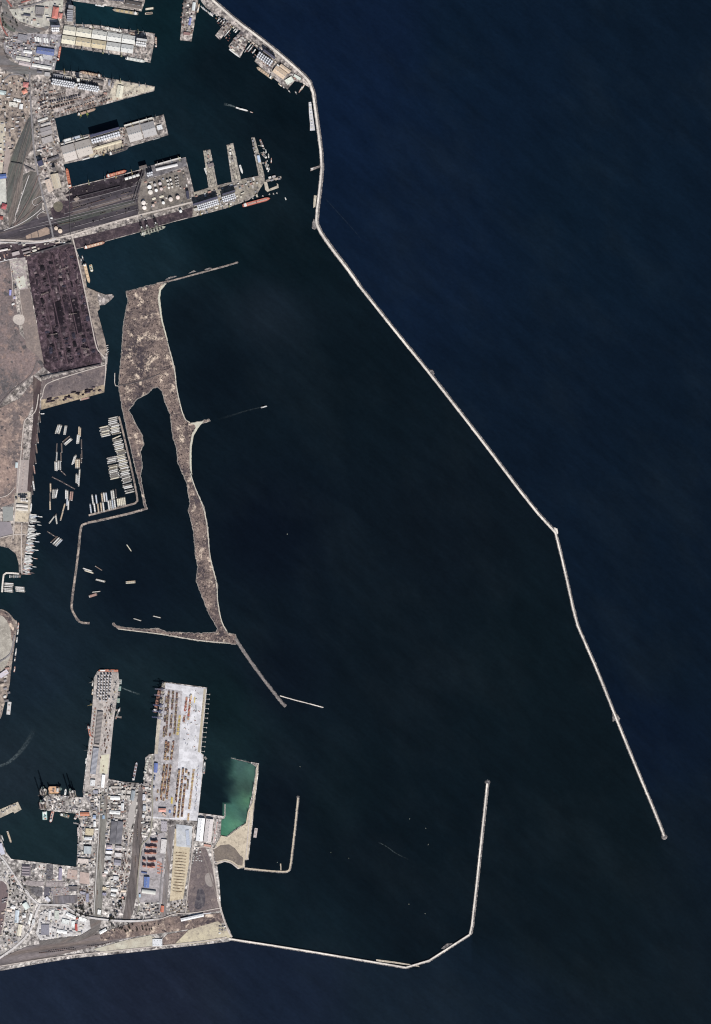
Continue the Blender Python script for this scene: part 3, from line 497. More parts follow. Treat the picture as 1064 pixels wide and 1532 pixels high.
road([(290, 1236), (288, 1270), (284, 1310), (280, 1340), (278, 1366)], 1.4, G_track, 'straight pale track east of the timber yard', 'track')
road([(317, 1266), (320, 1300), (326, 1340), (331, 1364), (340, 1390), (347, 1402)], 2.2, G_track, 'pale shore road behind the south east bay')
road([(292, 1268), (308, 1266), (320, 1270), (325, 1266)], 1.6, G_track, 'pale track below the two white warehouses', 'track')
road([(300, 1268), (312, 1300), (324, 1340)], 1.6, ground('dull_track', (134, 120, 114), (124, 112, 108), (110, 98, 98), 80, 8, 0.3, 0.0, contrast=0.14), 'dull diagonal track across the scrub field', 'track')
road([(322, 1292), (336, 1287.5), (346, 1290.5), (356, 1298)], 1.8, G_track, 'pale shore track above the south east bay', 'track')
road([(374, 1214), (371, 1250), (368, 1284)], 1.6, G_track, 'pale track along the tan sand arm', 'track')
road([(-4, 1446), (68, 1434), (113, 1428), (158, 1424), (240, 1415), (306, 1408), (340, 1402)], 1.6, G_track, 'pale coastal track along the south shore', 'track')
road([(230, 1376), (244, 1374), (262, 1366), (290, 1366), (320, 1360), (332, 1358)], 1.4, G_track, 'pale track north of the long white shed', 'track')
road([(206, 1366), (214, 1364), (216, 1372), (212, 1378)], 1.2, G_road, 'small loop lane at the flyover end', 'lane')
road([(244, 1284), (240, 1330), (238, 1372)], 1.6, G_oldroad, 'grey road east of the blue shed')
road([(-4, 992), (10, 984), (18, 976), (22, 950)], 2.0, G_oldroad, 'grey road curving off the headland')
# ================================================================ breakwaters
def breakwater(name, pts, deck, rock_l, rock_r, label, deck_mat=None, wall=True, zt=4.5, jit=2.0, bulb=None, step=7, cat='breakwater'):
    path = dense(chaikin(w2(pts), 1), step); h = deck * S / 2
    prof = [(h + rock_l, -1.5), (h + rock_l * 0.6, zt * 0.35), (h + rock_l * 0.25, zt * 0.8), (h, zt - 1.4), (-h, zt - 1.4), (-h - rock_r * 0.4, zt * 0.6), (-h - rock_r, -1.5)]
    r = loft(path, prof, jit, 0.7).ob(name, G_rock)
    if bulb: 
        rr = random.Random(5); m = MB(); bx, by = P(*bulb[:2])[:2]; n = 26
        for ring in range(5):
            q = bulb[2] * S * (1 - ring * 0.2); m.v += [(bx + math.cos(6.283 * i / n) * q * rr.uniform(.9, 1.08), by + math.sin(6.283 * i / n) * q * rr.uniform(.9, 1.08), -1.5 + (zt + 1.5) * min(1, ring / 2.5) + rr.uniform(-.6, .6)) for i in range(n)]
        for ring in range(4): m.f += [(ring * n + i, ring * n + (i + 1) % n, (ring + 1) * n + (i + 1) % n, (ring + 1) * n + i) for i in range(n)]
        m.f.append(tuple(range(4 * n, 5 * n))); m.mi = [0] * len(m.f); m.ob('rounded_head', G_rock, r)
    if deck: loft(path, [(h, zt), (-h, zt)], 0.5, 0.0, closed=False).ob('road_deck', deck_mat or G_deck, r)
    if wall: loft(path, [(h + 2.6, zt - 1), (h + 2.4, zt + 3.5), (h + .4, zt + 3.5), (h + .2, zt - 1)], 0.3, 0.2).ob('parapet_wall', paint((150, 144, 140)), r)
    return tag(r, label, cat)
breakwater('breakwater', [(p[0] - 0.5, p[1]) for p in BW[:1]] + BW[1:14], 3.0, 15, 6, 'long north breakwater, its kinked upper half from the docks to the first bend', bulb=None)
breakwater('breakwater', BW[13:19], 2.7, 14, 3, 'long straight middle stretch of the outer breakwater with a white road')
breakwater('breakwater', BW[18:], 2.1, 12, 7, 'outer breakwater end stretch curving down to a round head', bulb=(994, 1252, 5))
breakwater('breakwater', SB[:5], 2.0, 6, 8, 'south breakwater running east from the shore and turning north east')
breakwater('breakwater', SB[4:], 2.2, 8, 14, 'straight north pointing arm of the south breakwater', bulb=(729.5, 1170.5, 4.6))
slab('landing_ground', [(563, 1435), (590, 1438.5), (626, 1444.5), (628, 1446.5), (590, 1441), (563, 1438)], -3, 3.5, G_cream, 'cream landing strip inside the south breakwater')
slab('landing_ground', [(660, 1419), (668, 1412), (676, 1411), (680, 1412.5), (668, 1421)], -3, 3, G_rock, 'small stone bulge inside the south breakwater elbow')
slab('landing_ground', rough([(640.5, 553), (647, 553.5), (650.5, 559), (647, 563)], 1.5, .3), -3, 4, G_rock, 'small stone bulge halfway along the outer breakwater')
slab('landing_ground', rough([(469.5, 327), (467, 335), (467, 342), (471, 343.5), (475, 341)], 1.5, .3), -3, 3, G_rock, 'dark stone bulge at the kink of the north breakwater')
slab('landing_ground', [(470, 292), (474, 293), (472, 309), (469, 311), (469, 304)], -3, 3.5, G_cream, 'small cream landing inside the north breakwater')
slab('landing_ground', [(479, 247.5), (480, 250), (466, 255.5), (464.5, 256), (465, 251.5), (470, 250)], -3, 3, G_port, 'short hooked landing inside the north breakwater')
slab('landing_ground', [(462, 153), (465.5, 152.5), (471.5, 195), (464, 195.5), (464, 185), (462.5, 170)], -3, 3, G_pale, 'white boat landing inside the north breakwater')
slab('landing_ground', rough([(829, 789), (834, 791), (835, 798), (830, 799)], 1.5, .3), -3, 5, G_deck, 'pale widening at the sharp bend of the outer breakwater')
slab('landing_ground', rough([(917, 1066), (923, 1068), (928, 1075), (925, 1082), (920, 1078), (917, 1080), (916, 1074)], 1.5, .3), -3, 4, G_rock, 'small stone bulge near the end of the outer breakwater')
breakwater('breakwater', [(366, 1299), (400, 1302.5), (419, 1304), (431, 1304), (434.5, 1298), (438.6, 1262), (442.6, 1228), (446, 1194)], 2.0, 5, 8, 'hooked yellow stone breakwater around the empty south basin', deck_mat=G_tan, wall=False, zt=3.5, bulb=(446, 1192, 2.6))
breakwater('jetty', [(420.5, 1302), (420, 1292)], 1.2, 2, 2, 'stub jetty inside the hooked breakwater', deck_mat=G_tan, wall=False, zt=3, cat='jetty')
breakwater('breakwater', [(346, 1134), (362, 1138), (376, 1141)], 0.5, 3, 3, 'low dark stone sill closing the north side of the green basin', wall=False, zt=1.2, deck_mat=G_rock)
breakwater('jetty', [(336.6, 1222), (336.8, 1203)], 0.8, 2, 2, 'thin stone jetty between the dark berth and the green basin', wall=False, zt=2.5, cat='jetty')
# the sand spit and lagoon limbs
ISL = [(188, 436), (199, 433), (212, 429.6), (235, 423.4), (249, 423), (249, 425), (241, 434), (238, 446), (242, 477), (251, 510), (262, 549.6), (265, 580.6), (272, 611.6), (278, 628), (285, 632.5), (300, 630), (313, 626.5), (315.4, 630), (302, 634), (294, 642), (288.7, 651), (285, 668), (285, 711.7), (293, 730.5), (306, 758.7), (312, 791.6), (314.5, 831.5), (326, 873.8), (326, 897), (332, 930), (341.5, 946.7), (353, 949), (357, 960), (352, 965), (345, 963.5), (314.5, 961), (291, 958.4), (244, 950), (197, 944), (176, 941), (168, 935), (168, 932), (171, 931.4), (174, 935), (185, 938), (218, 941), (237, 939.5), (249, 945), (300, 947), (323, 945.5), (325, 939.6), (312, 918.5), (300, 888), (293, 869), (295.7, 848), (292, 831.5), (288.7, 794), (281, 763), (284, 754), (279, 723.4), (265, 690.5), (264, 671.7), (258, 655), (254.6, 620), (246, 602), (242, 585), (235, 579.5), (228, 582), (222, 589), (206, 597), (193, 614), (198.6, 622), (203, 633), (213.5, 650.5), (216, 664.6), (211, 675), (213.5, 697.5), (210.6, 711.6), (214, 730), (219.5, 758), (221, 762), (216.5, 763), (211, 735), (199.5, 690.5), (189, 642.6), (183, 614), (177, 578.5), (178, 560), (181, 535), (184, 487.5), (191, 450)]
isl = rough(ISL, 2, 0.6, 2)
def shrink(pts, d):
    w = pts; n = len(w); out = []
    for i in range(n):
        a, b = w[i - 2], w[(i + 2) % n]; dx, dy = b[0] - a[0], b[1] - a[1]; L = math.hypot(dx, dy) or 1
        out.append((w[i][0] - dy / L * d, w[i][1] + dx / L * d))
    return out
slab('sand_spit', isl, -2, 1.2, ground('wet_shore', (150, 142, 134), (118, 112, 108), (188, 180, 164), 90, 8, 0.36, 0.0, contrast=0.25), 'pale sandy rim of the long bent spit', 'beach')
slab('spit_ground', shrink(shrink(isl, 0.5), 0.55), 1.0, 2.2, G_scrub, 'brown scrub ground covering the long bent spit', 'ground')
zs = ZL[0]; ZL[0] = 2.24
for q, lab in (([(241, 434), (249, 424.5), (246, 424), (239, 432), (236, 446), (241, 478), (246, 496), (250, 510), (251.5, 510), (243, 477), (239.5, 447)], 'white beach on the north east side of the spit'), ([(285, 633), (299, 631), (305, 630), (296, 641), (290, 652), (287, 668), (286.5, 690), (287.5, 711), (284, 700), (284, 668), (287, 650), (293, 640), (292, 636)], 'white hook of beach halfway down the spit')):
    Z('beach', rough(q, 2, .25, 4), ground('white_beach', (206, 202, 178), (190, 184, 166), (168, 162, 150), 60, 8, 0.3, 0.0, contrast=0.18), lab, 'beach')
for q, lab in (([(250.6, 512), (261.4, 551), (264.2, 581), (271, 612), (277, 628), (284, 632)], 'pale beach line down the east side of the spit above the white hook'), ([(285, 708), (292.2, 731), (305, 759), (311, 792), (313.5, 832), (325, 874), (325, 897), (331, 930), (340, 946)], 'pale beach line down the south east side of the spit')):
    road(q, 1.3, ground('grey_beach', (214, 206, 186), (176, 168, 154), (150, 142, 132), 70, 8, 0.36, 0.0, contrast=0.25), lab, 'beach')
road([(177, 941), (197, 943.4), (244, 949), (291, 957.4), (314, 960), (344, 962.5)], 1.3, ground('grey_beach', (214, 206, 186), (176, 168, 154), (150, 142, 132)), 'pale beach line along the south side of the west limb of the spit', 'beach')
ZL[0] = zs
breakwater('jetty', [(235, 424), (262, 418.5), (300, 408), (330, 400), (355.5, 392.5)], 1.6, 4, 4, 'long thin stone jetty from the north tip of the spit', deck_mat=G_dirt, wall=False, zt=3, jit=1.4, cat='jetty', bulb=(355.5, 392.5, 1.5))
for q, lab in (([(247, 418.5), (254, 414.5), (264, 412.5), (264, 414), (250, 418.8)], 'westernmost low rock bank beside the thin jetty'), ([(281, 409.5), (290, 404.5), (294, 406), (284, 409)], 'middle low rock bank beside the thin jetty'), ([(306, 403), (314, 400.5), (318, 401.5), (308, 404)], 'easternmost low rock bank beside the thin jetty')):
    slab('rock_bank', rough(q, 1.5, .3), -1, 1.8, G_rock, lab, 'rocks')
breakwater('breakwater', [(352, 955), (368, 980), (388, 1008), (405, 1030), (419, 1048), (427, 1057)], 2.8, 8, 6, 'grey arm running south east from the corner of the spit', deck_mat=ground('arm_top', (134, 124, 120), (116, 108, 106), (160, 150, 142), 70, 8, 0.36, 0.0, contrast=0.3), wall=False, zt=4, bulb=(426, 1055, 3.2))
breakwater('jetty', [(419, 1041), (440, 1047), (460, 1052), (484, 1058.5)], 1.2, 3, 3, 'thin pale spur off the grey arm', wall=False, zt=3, cat='jetty')
breakwater('causeway', [(221, 760), (200, 766.5), (160, 776), (124, 783.5), (120.5, 790), (117, 830), (110, 880), (106.5, 908), (110, 917), (117, 929), (124, 932), (134, 932)], 2.6, 4, 4, 'narrow rubble causeway closing the west side of the lagoon', deck_mat=G_dirt, wall=False, zt=3, jit=1.2, cat='causeway')
breakwater('quay', [(178, 623), (184, 645), (192, 680), (200, 715), (205, 741), (206, 752), (190, 756.5), (160, 764), (133, 771)], 2.6, 1, 1, 'bent floating quay holding the long raft of barges', deck_mat=G_dirt, wall=False, zt=3, jit=0.2, cat='quay')
breakwater('quay', [(33, 859), (20, 857.5), (6, 857), (4.5, 870), (3, 886)], 2.4, 1, 1, 'bent concrete quay below the pond bay', wall=False, zt=3, jit=0.2, cat='quay')
breakwater('wall', [(177, 577), (190, 575), (212, 570), (240, 559)], 1.0, 2, 2, 'straight low stone bank crossing the spit', deck_mat=ground('dull_bank', (90, 82, 84), (80, 72, 76), (110, 100, 98), 60, 7, 0.3, 0.0, contrast=0.2), wall=False, zt=4, jit=0.6, cat='bank')
breakwater('jetty', [(172, 558), (171.5, 577), (177, 577.5)], 0.8, 1.5, 1.5, 'small hooked jetty on the west shore of the spit', wall=False, zt=2.4, jit=0.4, cat='jetty')
def scrub_cover():
    m = MB(); rr = random.Random(11)
    bb = [(170, 425, 285, 660, 2600), (250, 640, 345, 960, 2300), (180, 930, 352, 962, 260)]
    for x0, y0, x1, y1, n in bb:
        for _ in range(n):
            x, y = rr.uniform(x0, x1), rr.uniform(y0, y1)
            if not inside(x, y, ISL) : continue
            if not (inside(x + 1.3, y, ISL) and inside(x - 1.3, y, ISL) and inside(x, y + 1, ISL) and inside(x, y - 1, ISL)): continue
            X, Y, _z = P(x, y); r = rr.uniform(2.0, 5.5); h = rr.uniform(1.5, 4.5)
            k = rr.uniform(0, 6)
            vs = [(X + math.cos(k + i * 1.2566) * r * rr.uniform(.6, 1.2), Y + math.sin(k + i * 1.2566) * r * rr.uniform(.6, 1.2), 2.0) for i in range(5)] + [(X + rr.uniform(-1, 1), Y + rr.uniform(-1, 1), 2.2 + h)]
            m.add(vs, [(i, (i + 1) % 5, 5) for i in range(5)])
    o = m.ob('scrub_cover', ground('shrub_leaves', (84, 72, 70), (62, 55, 58), (108, 94, 84), 70, 6, 0.36, 0.0, contrast=0.4))
    tag(o, 'low dry shrubs scattered over the long bent spit', 'shrubs', kind='stuff')
scrub_cover()
# foam left by moving boats and propellers
def foam(pts, w0, w1, label, strength=0.5):
    t = NT('foam'); p = t.pos(); tr = t.n('ShaderNodeBsdfTransparent'); mx = t.n('ShaderNodeMixShader'); out = t.t.nodes['Material Output']
    t.b.inputs['Base Color'].default_value = (0.30, 0.37, 0.38, 1); t.b.inputs['Roughness'].default_value = 0.9
    at = t.n('ShaderNodeAttribute'); at.attribute_name = 'foam_cover'; mu = t.n('ShaderNodeMath', operation='MULTIPLY')
    t.l(t.ramp(t.noise(p, 16, 5, 0.75), 0.38, 0.72, 0, strength), mu.inputs[0]); t.l(at.outputs['Fac'], mu.inputs[1])
    t.l(mu.outputs[0], mx.inputs[0]); t.l(tr.outputs[0], mx.inputs[1]); t.l(t.b.outputs[0], mx.inputs[2]); t.l(mx.outputs[0], out.inputs['Surface'])
    w = dense(chaikin(w2(pts), 2), 10); n = len(w); vs = []; cov = []; K = 5
    for i in range(n):
        q = i / (n - 1); h = (w0 + (w1 - w0) * q) * S * 0.7; a = w[max(0, i - 1)]; b = w[min(n - 1, i + 1)]; dx, dy = b[0] - a[0], b[1] - a[1]; L = math.hypot(dx, dy)
        for k in range(K):
            o = (k / (K - 1) * 2 - 1); vs.append((w[i][0] - dy / L * h * o, w[i][1] + dx / L * h * o, 0.35)); cov.append((1 - o * o) * min(1, (1 - q) * 1.6) * min(1, q * 12 + .1))
    ob = MB().add(vs, [(i * K + k, i * K + k + 1, (i + 1) * K + k + 1, (i + 1) * K + k) for i in range(n - 1) for k in range(K - 1)]).ob('wake', t.m)
    ob.data.attributes.new('foam_cover', 'FLOAT', 'POINT').data.foreach_set('value', cov)
    tag(ob, label, 'wake', kind='structure')
foam([(352, 160), (346, 158), (335, 155.5)], 1.2, 4, 'pale wake behind the small white ship', 0.7)
foam([(180, 1028), (192, 1033), (203, 1037), (210, 1039)], 1.2, 2.5, 'pale streak of foam beside the narrow southern pier', 0.5)
foam([(-5, 1147), (10, 1143), (24, 1132), (38, 1116), (52, 1090)], 3, 7, 'curved wake across the western basin', 0.30)
foam([(566, 1260), (580, 1267), (592, 1277), (612, 1286)], 1.0, 1.6, 'thin streak of foam in the south basin', 0.2)
foam([(486, 296), (512, 325), (532, 347), (548, 368)], 0.6, 0.8, 'thin faint wake outside the north breakwater', 0.12)
foam([(392, 609), (370, 614), (345, 622), (325, 628)], 1.0, 3, 'thin faint wake behind the white tug', 0.10)
# ================================================================ builders of the things
def seg(x1, y1, x2, y2):
    a, b = P(x1, y1), P(x2, y2)
    return (a[0] + b[0]) / 2, (a[1] + b[1]) / 2, math.hypot(b[0] - a[0], b[1] - a[1]), math.atan2(b[1] - a[1], b[0] - a[0])
def roof_mesh(style, L, W, h, n):
    m = MB(); e = 0.6
    if style == 'flat':
        m.box(0, 0, h, h + .4, L + .6, W + .6)
        for sx, sy, lx, ly in ((0, W / 2, L + .6, .8), (0, -W / 2, L + .6, .8), (L / 2, 0, .8, W - 1), (-L / 2, 0, .8, W - 1)): m.box(sx, sy, h + .4, h + 1.3, lx, ly)
    elif style == 'gable':
        r = h + W * 0.13; l, w = L / 2 + e, W / 2 + e
        m.add([(-l, -w, h), (l, -w, h), (l, 0, r), (-l, 0, r), (l, w, h), (-l, w, h), (-l, -w, h - .4), (l, -w, h - .4), (l, w, h - .4), (-l, w, h - .4)], [(0, 1, 2, 3), (3, 2, 4, 5), (0, 3, 5), (1, 4, 2), (9, 8, 7, 6), (6, 7, 1, 0), (8, 9, 5, 4), (7, 8, 4, 1), (9, 6, 0, 5)])
    elif style == 'hip':
        r = h + W * 0.2; l, w, q = L / 2 + e, W / 2 + e, max(0.5, L / 2 - W * 0.4)
        m.add([(-l, -w, h), (l, -w, h), (l, w, h), (-l, w, h), (-q, 0, r), (q, 0, r)], [(0, 1, 5, 4), (2, 3, 4, 5), (1, 2, 5), (3, 0, 4), (3, 2, 1, 0)])
    elif style == 'bays':      # a row of pitched bays across the length
        b = L / n; r = h + b * 0.28; w = W / 2 + e
        for i in range(n):
            x = -L / 2 + i * b
            m.add([(x, -w, h), (x + b, -w, h), (x + b, w, h), (x, w, h), (x + b / 2, -w, r), (x + b / 2, w, r)], [(0, 4, 5, 3), (4, 1, 2, 5), (0, 1, 4), (2, 3, 5), (3, 2, 1, 0)])
    elif style == 'vault':
        k = 8; w = W / 2 + .3; vs = []
        for sx in (-1, 1):
            for i in range(k + 1): a = math.pi * i / k; vs.append((sx * L / 2, -math.cos(a) * w, h + math.sin(a) * W * 0.22))
        m.add(vs, [(i, k + 1 + i, k + 2 + i, i + 1) for i in range(k)] + [tuple(range(k, -1, -1)), tuple(range(k + 1, 2 * k + 2))])
    return m
def building(x1, y1, x2, y2, w, h, rgb, style, label, name='warehouse', cat=None, wall=(170, 162, 152), sky=0, doors=2, vents=0, group=None, n=8, dirt=0.35):
    cx, cy, L, a = seg(x1, y1, x2, y2); W = w * S
    t = link(name, None, None, (cx, cy, 3.0), a)
    m = MB().box(0, 0, -1, h, L, W)
    if style in ('gable',): m.add([(s * L / 2, y, z) for s in (-1, 1) for y, z in ((-W / 2, h), (W / 2, h), (0, h + W * .13 - .1))], [(0, 1, 2), (5, 4, 3)])
    wl = m.ob('wall', paint(wall), t)
    rf = roof_mesh(style, L, W, h, n).ob('roof', paint(rgb, dirt), t)
    for i in range(doors):
        f = (i + 0.5) / doors - 0.5
        MB().box(f * L, -W / 2 - .15, -.2, min(5, h * .7), 5, .3).ob('door', paint((96, 98, 104)), wl)
    pitch = W * 0.13 if style == 'gable' else 0.4
    for i in range(sky):
        f = (i + 0.5) / sky - 0.5
        MB().box(f * L, 0, h + pitch - .2, h + pitch + .5, L / sky * .5, max(1.2, W * .07)).ob('skylight', paint((150, 156, 160)), rf)
    for i in range(vents):
        f = (i + 0.5) / vents - 0.5; z = h + (pitch * 0.5 if style == 'gable' else 0.4)
        MB().box(f * L, W * 0.25 * (1 if i % 2 else -1), z - .5, z + 2, 3, 3).ob('roof_vent', paint((120, 116, 116)), rf)
    return tag(t, label, cat or name.split('_')[-1], group)
SMALL_COLS = [(206, 202, 198), (190, 182, 176), (168, 160, 158), (226, 222, 216), (140, 134, 138), (198, 178, 160), (150, 150, 160), (176, 134, 120), (214, 206, 188), (112, 108, 112)]
def small_building(x, y, l, w, a, h, ci, style, label, group):
    """small sheds and houses, sharing meshes by size class"""
    l, w, h = max(1, round(l * 2) / 2), max(1, round(w * 2) / 2), round(h)
    nm = next((v for k_, v in (('pump', 'pump_house'), ('plant house', 'plant_house'), ('process', 'plant_house'), ('house', 'house'), ('workshop', 'workshop'), ('hall', 'hall'), ('cabin', 'cabin'), ('box', 'hut'), ('building', 'port_building')) if k_ in label), 'shed')
    t = link(nm, None, None, P(x, y, 3.0), a)
    L, W = l * S, w * S
    link('wall', cached(('sw', L, W, h), lambda: MB().box(0, 0, -1, h, L, W).mesh('wall', paint((160, 152, 144)))), t)
    link('roof', cached(('sr', L, W, h, style, ci), lambda: roof_mesh(style, L, W, h, 3).mesh('roof', paint(SMALL_COLS[ci]))), t)
    link('door', cached(('sd', L, W, h), lambda: MB().box(0, -W / 2 - .12, -.2, 3, 2.4, .24).mesh('door', paint((90, 84, 84)))), t)
    return tag(t, label, nm.split('_')[-1], group)
def tank(x, y, r, h, rgb, label, name='storage_tank', cat='tank', group=None, dome=True):
    q = r * S
    o = link(name, cached(('tk', q, h, rgb), lambda: MB().cyl(0, 0, -1, h, q, 24).mesh('tank_shell', paint(rgb))), None, P(x, y, 3.0), (x * 7.3) % 6.28)
    link('roof', cached(('tkr', q, h, rgb), lambda: MB().cyl(0, 0, h, h + .3, q * 1.01, 24, cone=q * (.14 if dome else .5)).mesh('roof', paint(tuple(min(255, c + 12) for c in rgb)))), o)
    def stair():
        m = MB()
        for i in range(9):
            a = i * .22; m.box(math.cos(a) * (q + .5), math.sin(a) * (q + .5), h * i / 9, h * i / 9 + h / 9, 1.2, 1.6, a)
        return m.mesh('stair', paint((120, 118, 118)))
    if q > 5: link('stair', cached(('tks', q, h), stair), o)
    return tag(o, label, cat, group)
def silo_block(pts, r, h, rgb, label, group, name='grain_silo', head=True):
    for x, y in pts: tank(x, y, r, h, rgb, label, name, 'silo', group, dome=False)
# ---- ships
def hull_outline(L, B, bow=.16, stern=.06, blunt=.12):
    b = B / 2; x0, x1 = -L / 2, L / 2
    return [(x0, -b * .78), (x0 + L * stern, -b), (x1 - L * bow, -b), (x1 - L * bow * .45, -b * .72), (x1 - L * .02, -b * blunt), (x1, 0), (x1 - L * .02, b * blunt), (x1 - L * bow * .45, b * .72), (x1 - L * bow, b), (x0 + L * stern, b), (x0, b * .78)]
def hull_parts(t, key, L, B, h, hc, dc, rail=True, bow=.16, name='hull'):
    def mk():
        o = hull_outline(L, B, bow); m = MB().prism(o, -2, h, .94)
        if rail:
            n = len(o)
            for i in range(n):
                a, b = o[i], o[(i + 1) % n]; m.bar((a[0] * .985, a[1] * .95, h + .5), (b[0] * .985, b[1] * .95, h + .5), .9)
        return m.mesh(name, paint(hc, .25))
    link(name, cached(key + ('hull', hc), mk), t)
    link('deck', cached(key + ('deck', dc), lambda: MB().prism([(x * .965, y * .9) for x, y in hull_outline(L, B, bow)], h - .2, h + .15).mesh('deck', paint(dc, .3))), t)
def ship(x1, y1, x2, y2, beam, kind, hc, dc, label, cat='ship', n=5, hatch=(196, 180, 160), sup=(228, 226, 220), h=8, name=None, group=None, cranes=0):
    """stern at x1 y1, bow at x2 y2"""
    cx, cy, L, a = seg(x1, y1, x2, y2); B = beam * S
    t = link(name or {'bulk': 'cargo_ship', 'tanker': 'tanker', 'tug': 'tugboat', 'supply': 'supply_ship', 'small': 'boat'}[kind], None, None, (cx, cy, 0), a)
    hull_parts(t, ('s', kind, L, B, h), L, B, h, hc, dc)
    sx = -L * (.40 if kind in ('bulk', 'tanker') else .1)
    if kind == 'supply': sx = L * .27
    sl, sw = (L * .09, B * .78) if kind in ('bulk', 'tanker') else (L * .24, B * .66)
    tiers = 4 if kind in ('bulk', 'tanker') else 2
    m = MB()
    for i in range(tiers): m.box(sx + i * sl * .05, 0, h + i * 3.2, h + (i + 1) * 3.2, sl * (1 - i * .12), sw * (1 - .1 * i))
    m.box(sx + sl * .1, 0, h + tiers * 3.2, h + tiers * 3.2 + 2.4, sl * .4, B * (.98 if kind in ('bulk', 'tanker') else .6)); m.ob('wheelhouse', paint(sup, .2), t)
    MB().cyl(sx - sl * .75, 0, h, h + tiers * 3.2 + 3, max(1.2, B * .1), 10, max(1, B * .08)).ob('funnel', paint((70, 70, 84)), t)
    MB().bar((L * .42, 0, h), (L * .42, 0, h + 12), .7).ob('mast', paint((190, 186, 176)), t)
    if kind == 'bulk':
        x0, x1b = -L * .31, L * .38; p = (x1b - x0) / n
        for i in range(n):
            q = MB().box(x0 + (i + .5) * p, 0, h, h + 2, p * .62, B * .66); q.box(x0 + (i + .5) * p, 0, h + 2, h + 2.4, p * .58, B * .6); q.ob('hatch_cover', paint(hatch), t)
            if i < cranes:
                z = h + 13; xx = x0 + (i + 1) * p * .99; c = MB().cyl(xx, 0, h, z, 1.5, 8); c.box(xx, 0, z - 3, z, 4, 3.4); c.bar((xx, 0, z - 1), (xx - p * .75, B * .12, z + 2), 1.3); c.ob('deck_crane', paint((186, 172, 120)), t)
    if kind == 'tanker':
        m = MB()
        for y in (-.1, 0, .1): m.bar((-L * .3, B * y, h + 1.2), (L * .38, B * y, h + 1.2), 1.1)
        m.ob('deck_pipe', paint((214, 206, 190)), t)
        m = MB().box(0, 0, h + 1, h + 2.2, L * .03, B * .9); m.ob('manifold', paint((150, 78, 70)), t)
        for i in range(8): MB().box(-L * .27 + i * L * .085, 0, h + .1, h + .9, 1.6, B * .84).ob('deck_frame', paint((190, 110, 100)), t)
    if kind == 'supply':
        for i in range(3): MB().box(-L * .38 + i * L * .15, B * (.12 if i % 2 else -.12), h, h + 3, L * .1, B * .4).ob('deck_cargo', paint(((200, 120, 90), (180, 180, 176), (90, 120, 130))[i]), t)
    if kind == 'tug': MB().box(-L * .36, 0, h, h + 2, L * .1, B * .3).ob('winch', paint((90, 84, 84)), t)
    return tag(t, label, cat, group)
BCOL = {'pale': ((176, 172, 164), (206, 202, 192)), 'white': ((190, 190, 188), (226, 224, 220)), 'tan': ((150, 130, 112), (206, 182, 152)), 'brown': ((110, 92, 84), (140, 118, 106)), 'dark': ((76, 68, 72), (92, 82, 84)), 'blue': ((110, 124, 146), (184, 194, 208)), 'rust': ((140, 100, 90), (186, 142, 128)), 'grey': ((130, 130, 130), (170, 170, 168)), 'cream': ((170, 160, 140), (220, 210, 184))}
def barge(x, y, ang, tone, label, group, L=15.0, B=2.1, kind='covered', cat='barge'):
    """ANG in degrees counter-clockwise from east"""
    hc, dc = BCOL[tone]; l, b = L * S, B * S
    t = link('barge', None, None, P(x, y, 0), math.radians(ang)); key = ('b', l, b, kind, tone)
    hull_parts(t, key, l, b, 3.4, hc, (118, 110, 104), rail=False, bow=.08)
    def cov():
        m = MB(); k = 4 if kind == 'covered' else 1
        for i in range(k):
            q = l * .78 / k; m.box(-l * .39 + (i + .5) * q, 0, 3.4, 5.2, q * .94, b * .74); m.box(-l * .39 + (i + .5) * q, 0, 5.2, 5.6, q * .88, b * .4)
        return m.mesh('hatch_cover', paint(dc, .3))
    def well():
        m = MB()
        for sy in (-1, 1): m.box(0, sy * b * .40, 3.4, 4.8, l * .80, b * .09)
        for sx in (-1, 1): m.box(sx * l * .40, 0, 3.4, 4.8, l * .03, b * .70)
        return m.mesh('coaming', paint(dc, .3))
    if kind == 'open':
        link('coaming', cached(key + ('w',), well), t)
        link('cargo_hold', cached(key + ('h',), lambda: MB().box(0, 0, 3.5, 3.8, l * .77, b * .71).mesh('cargo_hold', paint((96, 86, 82)))), t)
    else: link('hatch_cover', cached(key + ('c',), cov), t)
    def house():
        m = MB().box(-l * .44, 0, 3.4, 6.2, l * .06, b * .6); m.box(-l * .44, 0, 6.2, 7.8, l * .035, b * .36); return m.mesh('wheelhouse', paint((222, 220, 214)))
    link('wheelhouse', cached(key + ('k',), house), t)
    return tag(t, label, cat, group)
def boat(x, y, ang, L, B, tone, label, group, cat='boat'):
    hc, dc = BCOL[tone]; l, b = L * S, B * S; key = ('bt', l, b, tone)
    t = link('boat', None, None, P(x, y, 0), math.radians(ang))
    hull_parts(t, key, l, b, 3, hc, dc, rail=False, bow=.3)
    def cab():
        m = MB().box(-l * .12, 0, 3, 5.4, l * .36, b * .62); m.box(-l * .08, 0, 5.4, 7, l * .16, b * .5); return m.mesh('cabin', paint((224, 222, 216), .2))
    link('cabin', cached(key + ('cab',), cab), t)
    link('mast', cached(('mast', l), lambda: MB().bar((l * .1, 0, 3), (l * .1, 0, 11), .5).mesh('mast', paint((150, 146, 140)))), t)
    return tag(t, label, cat, group)
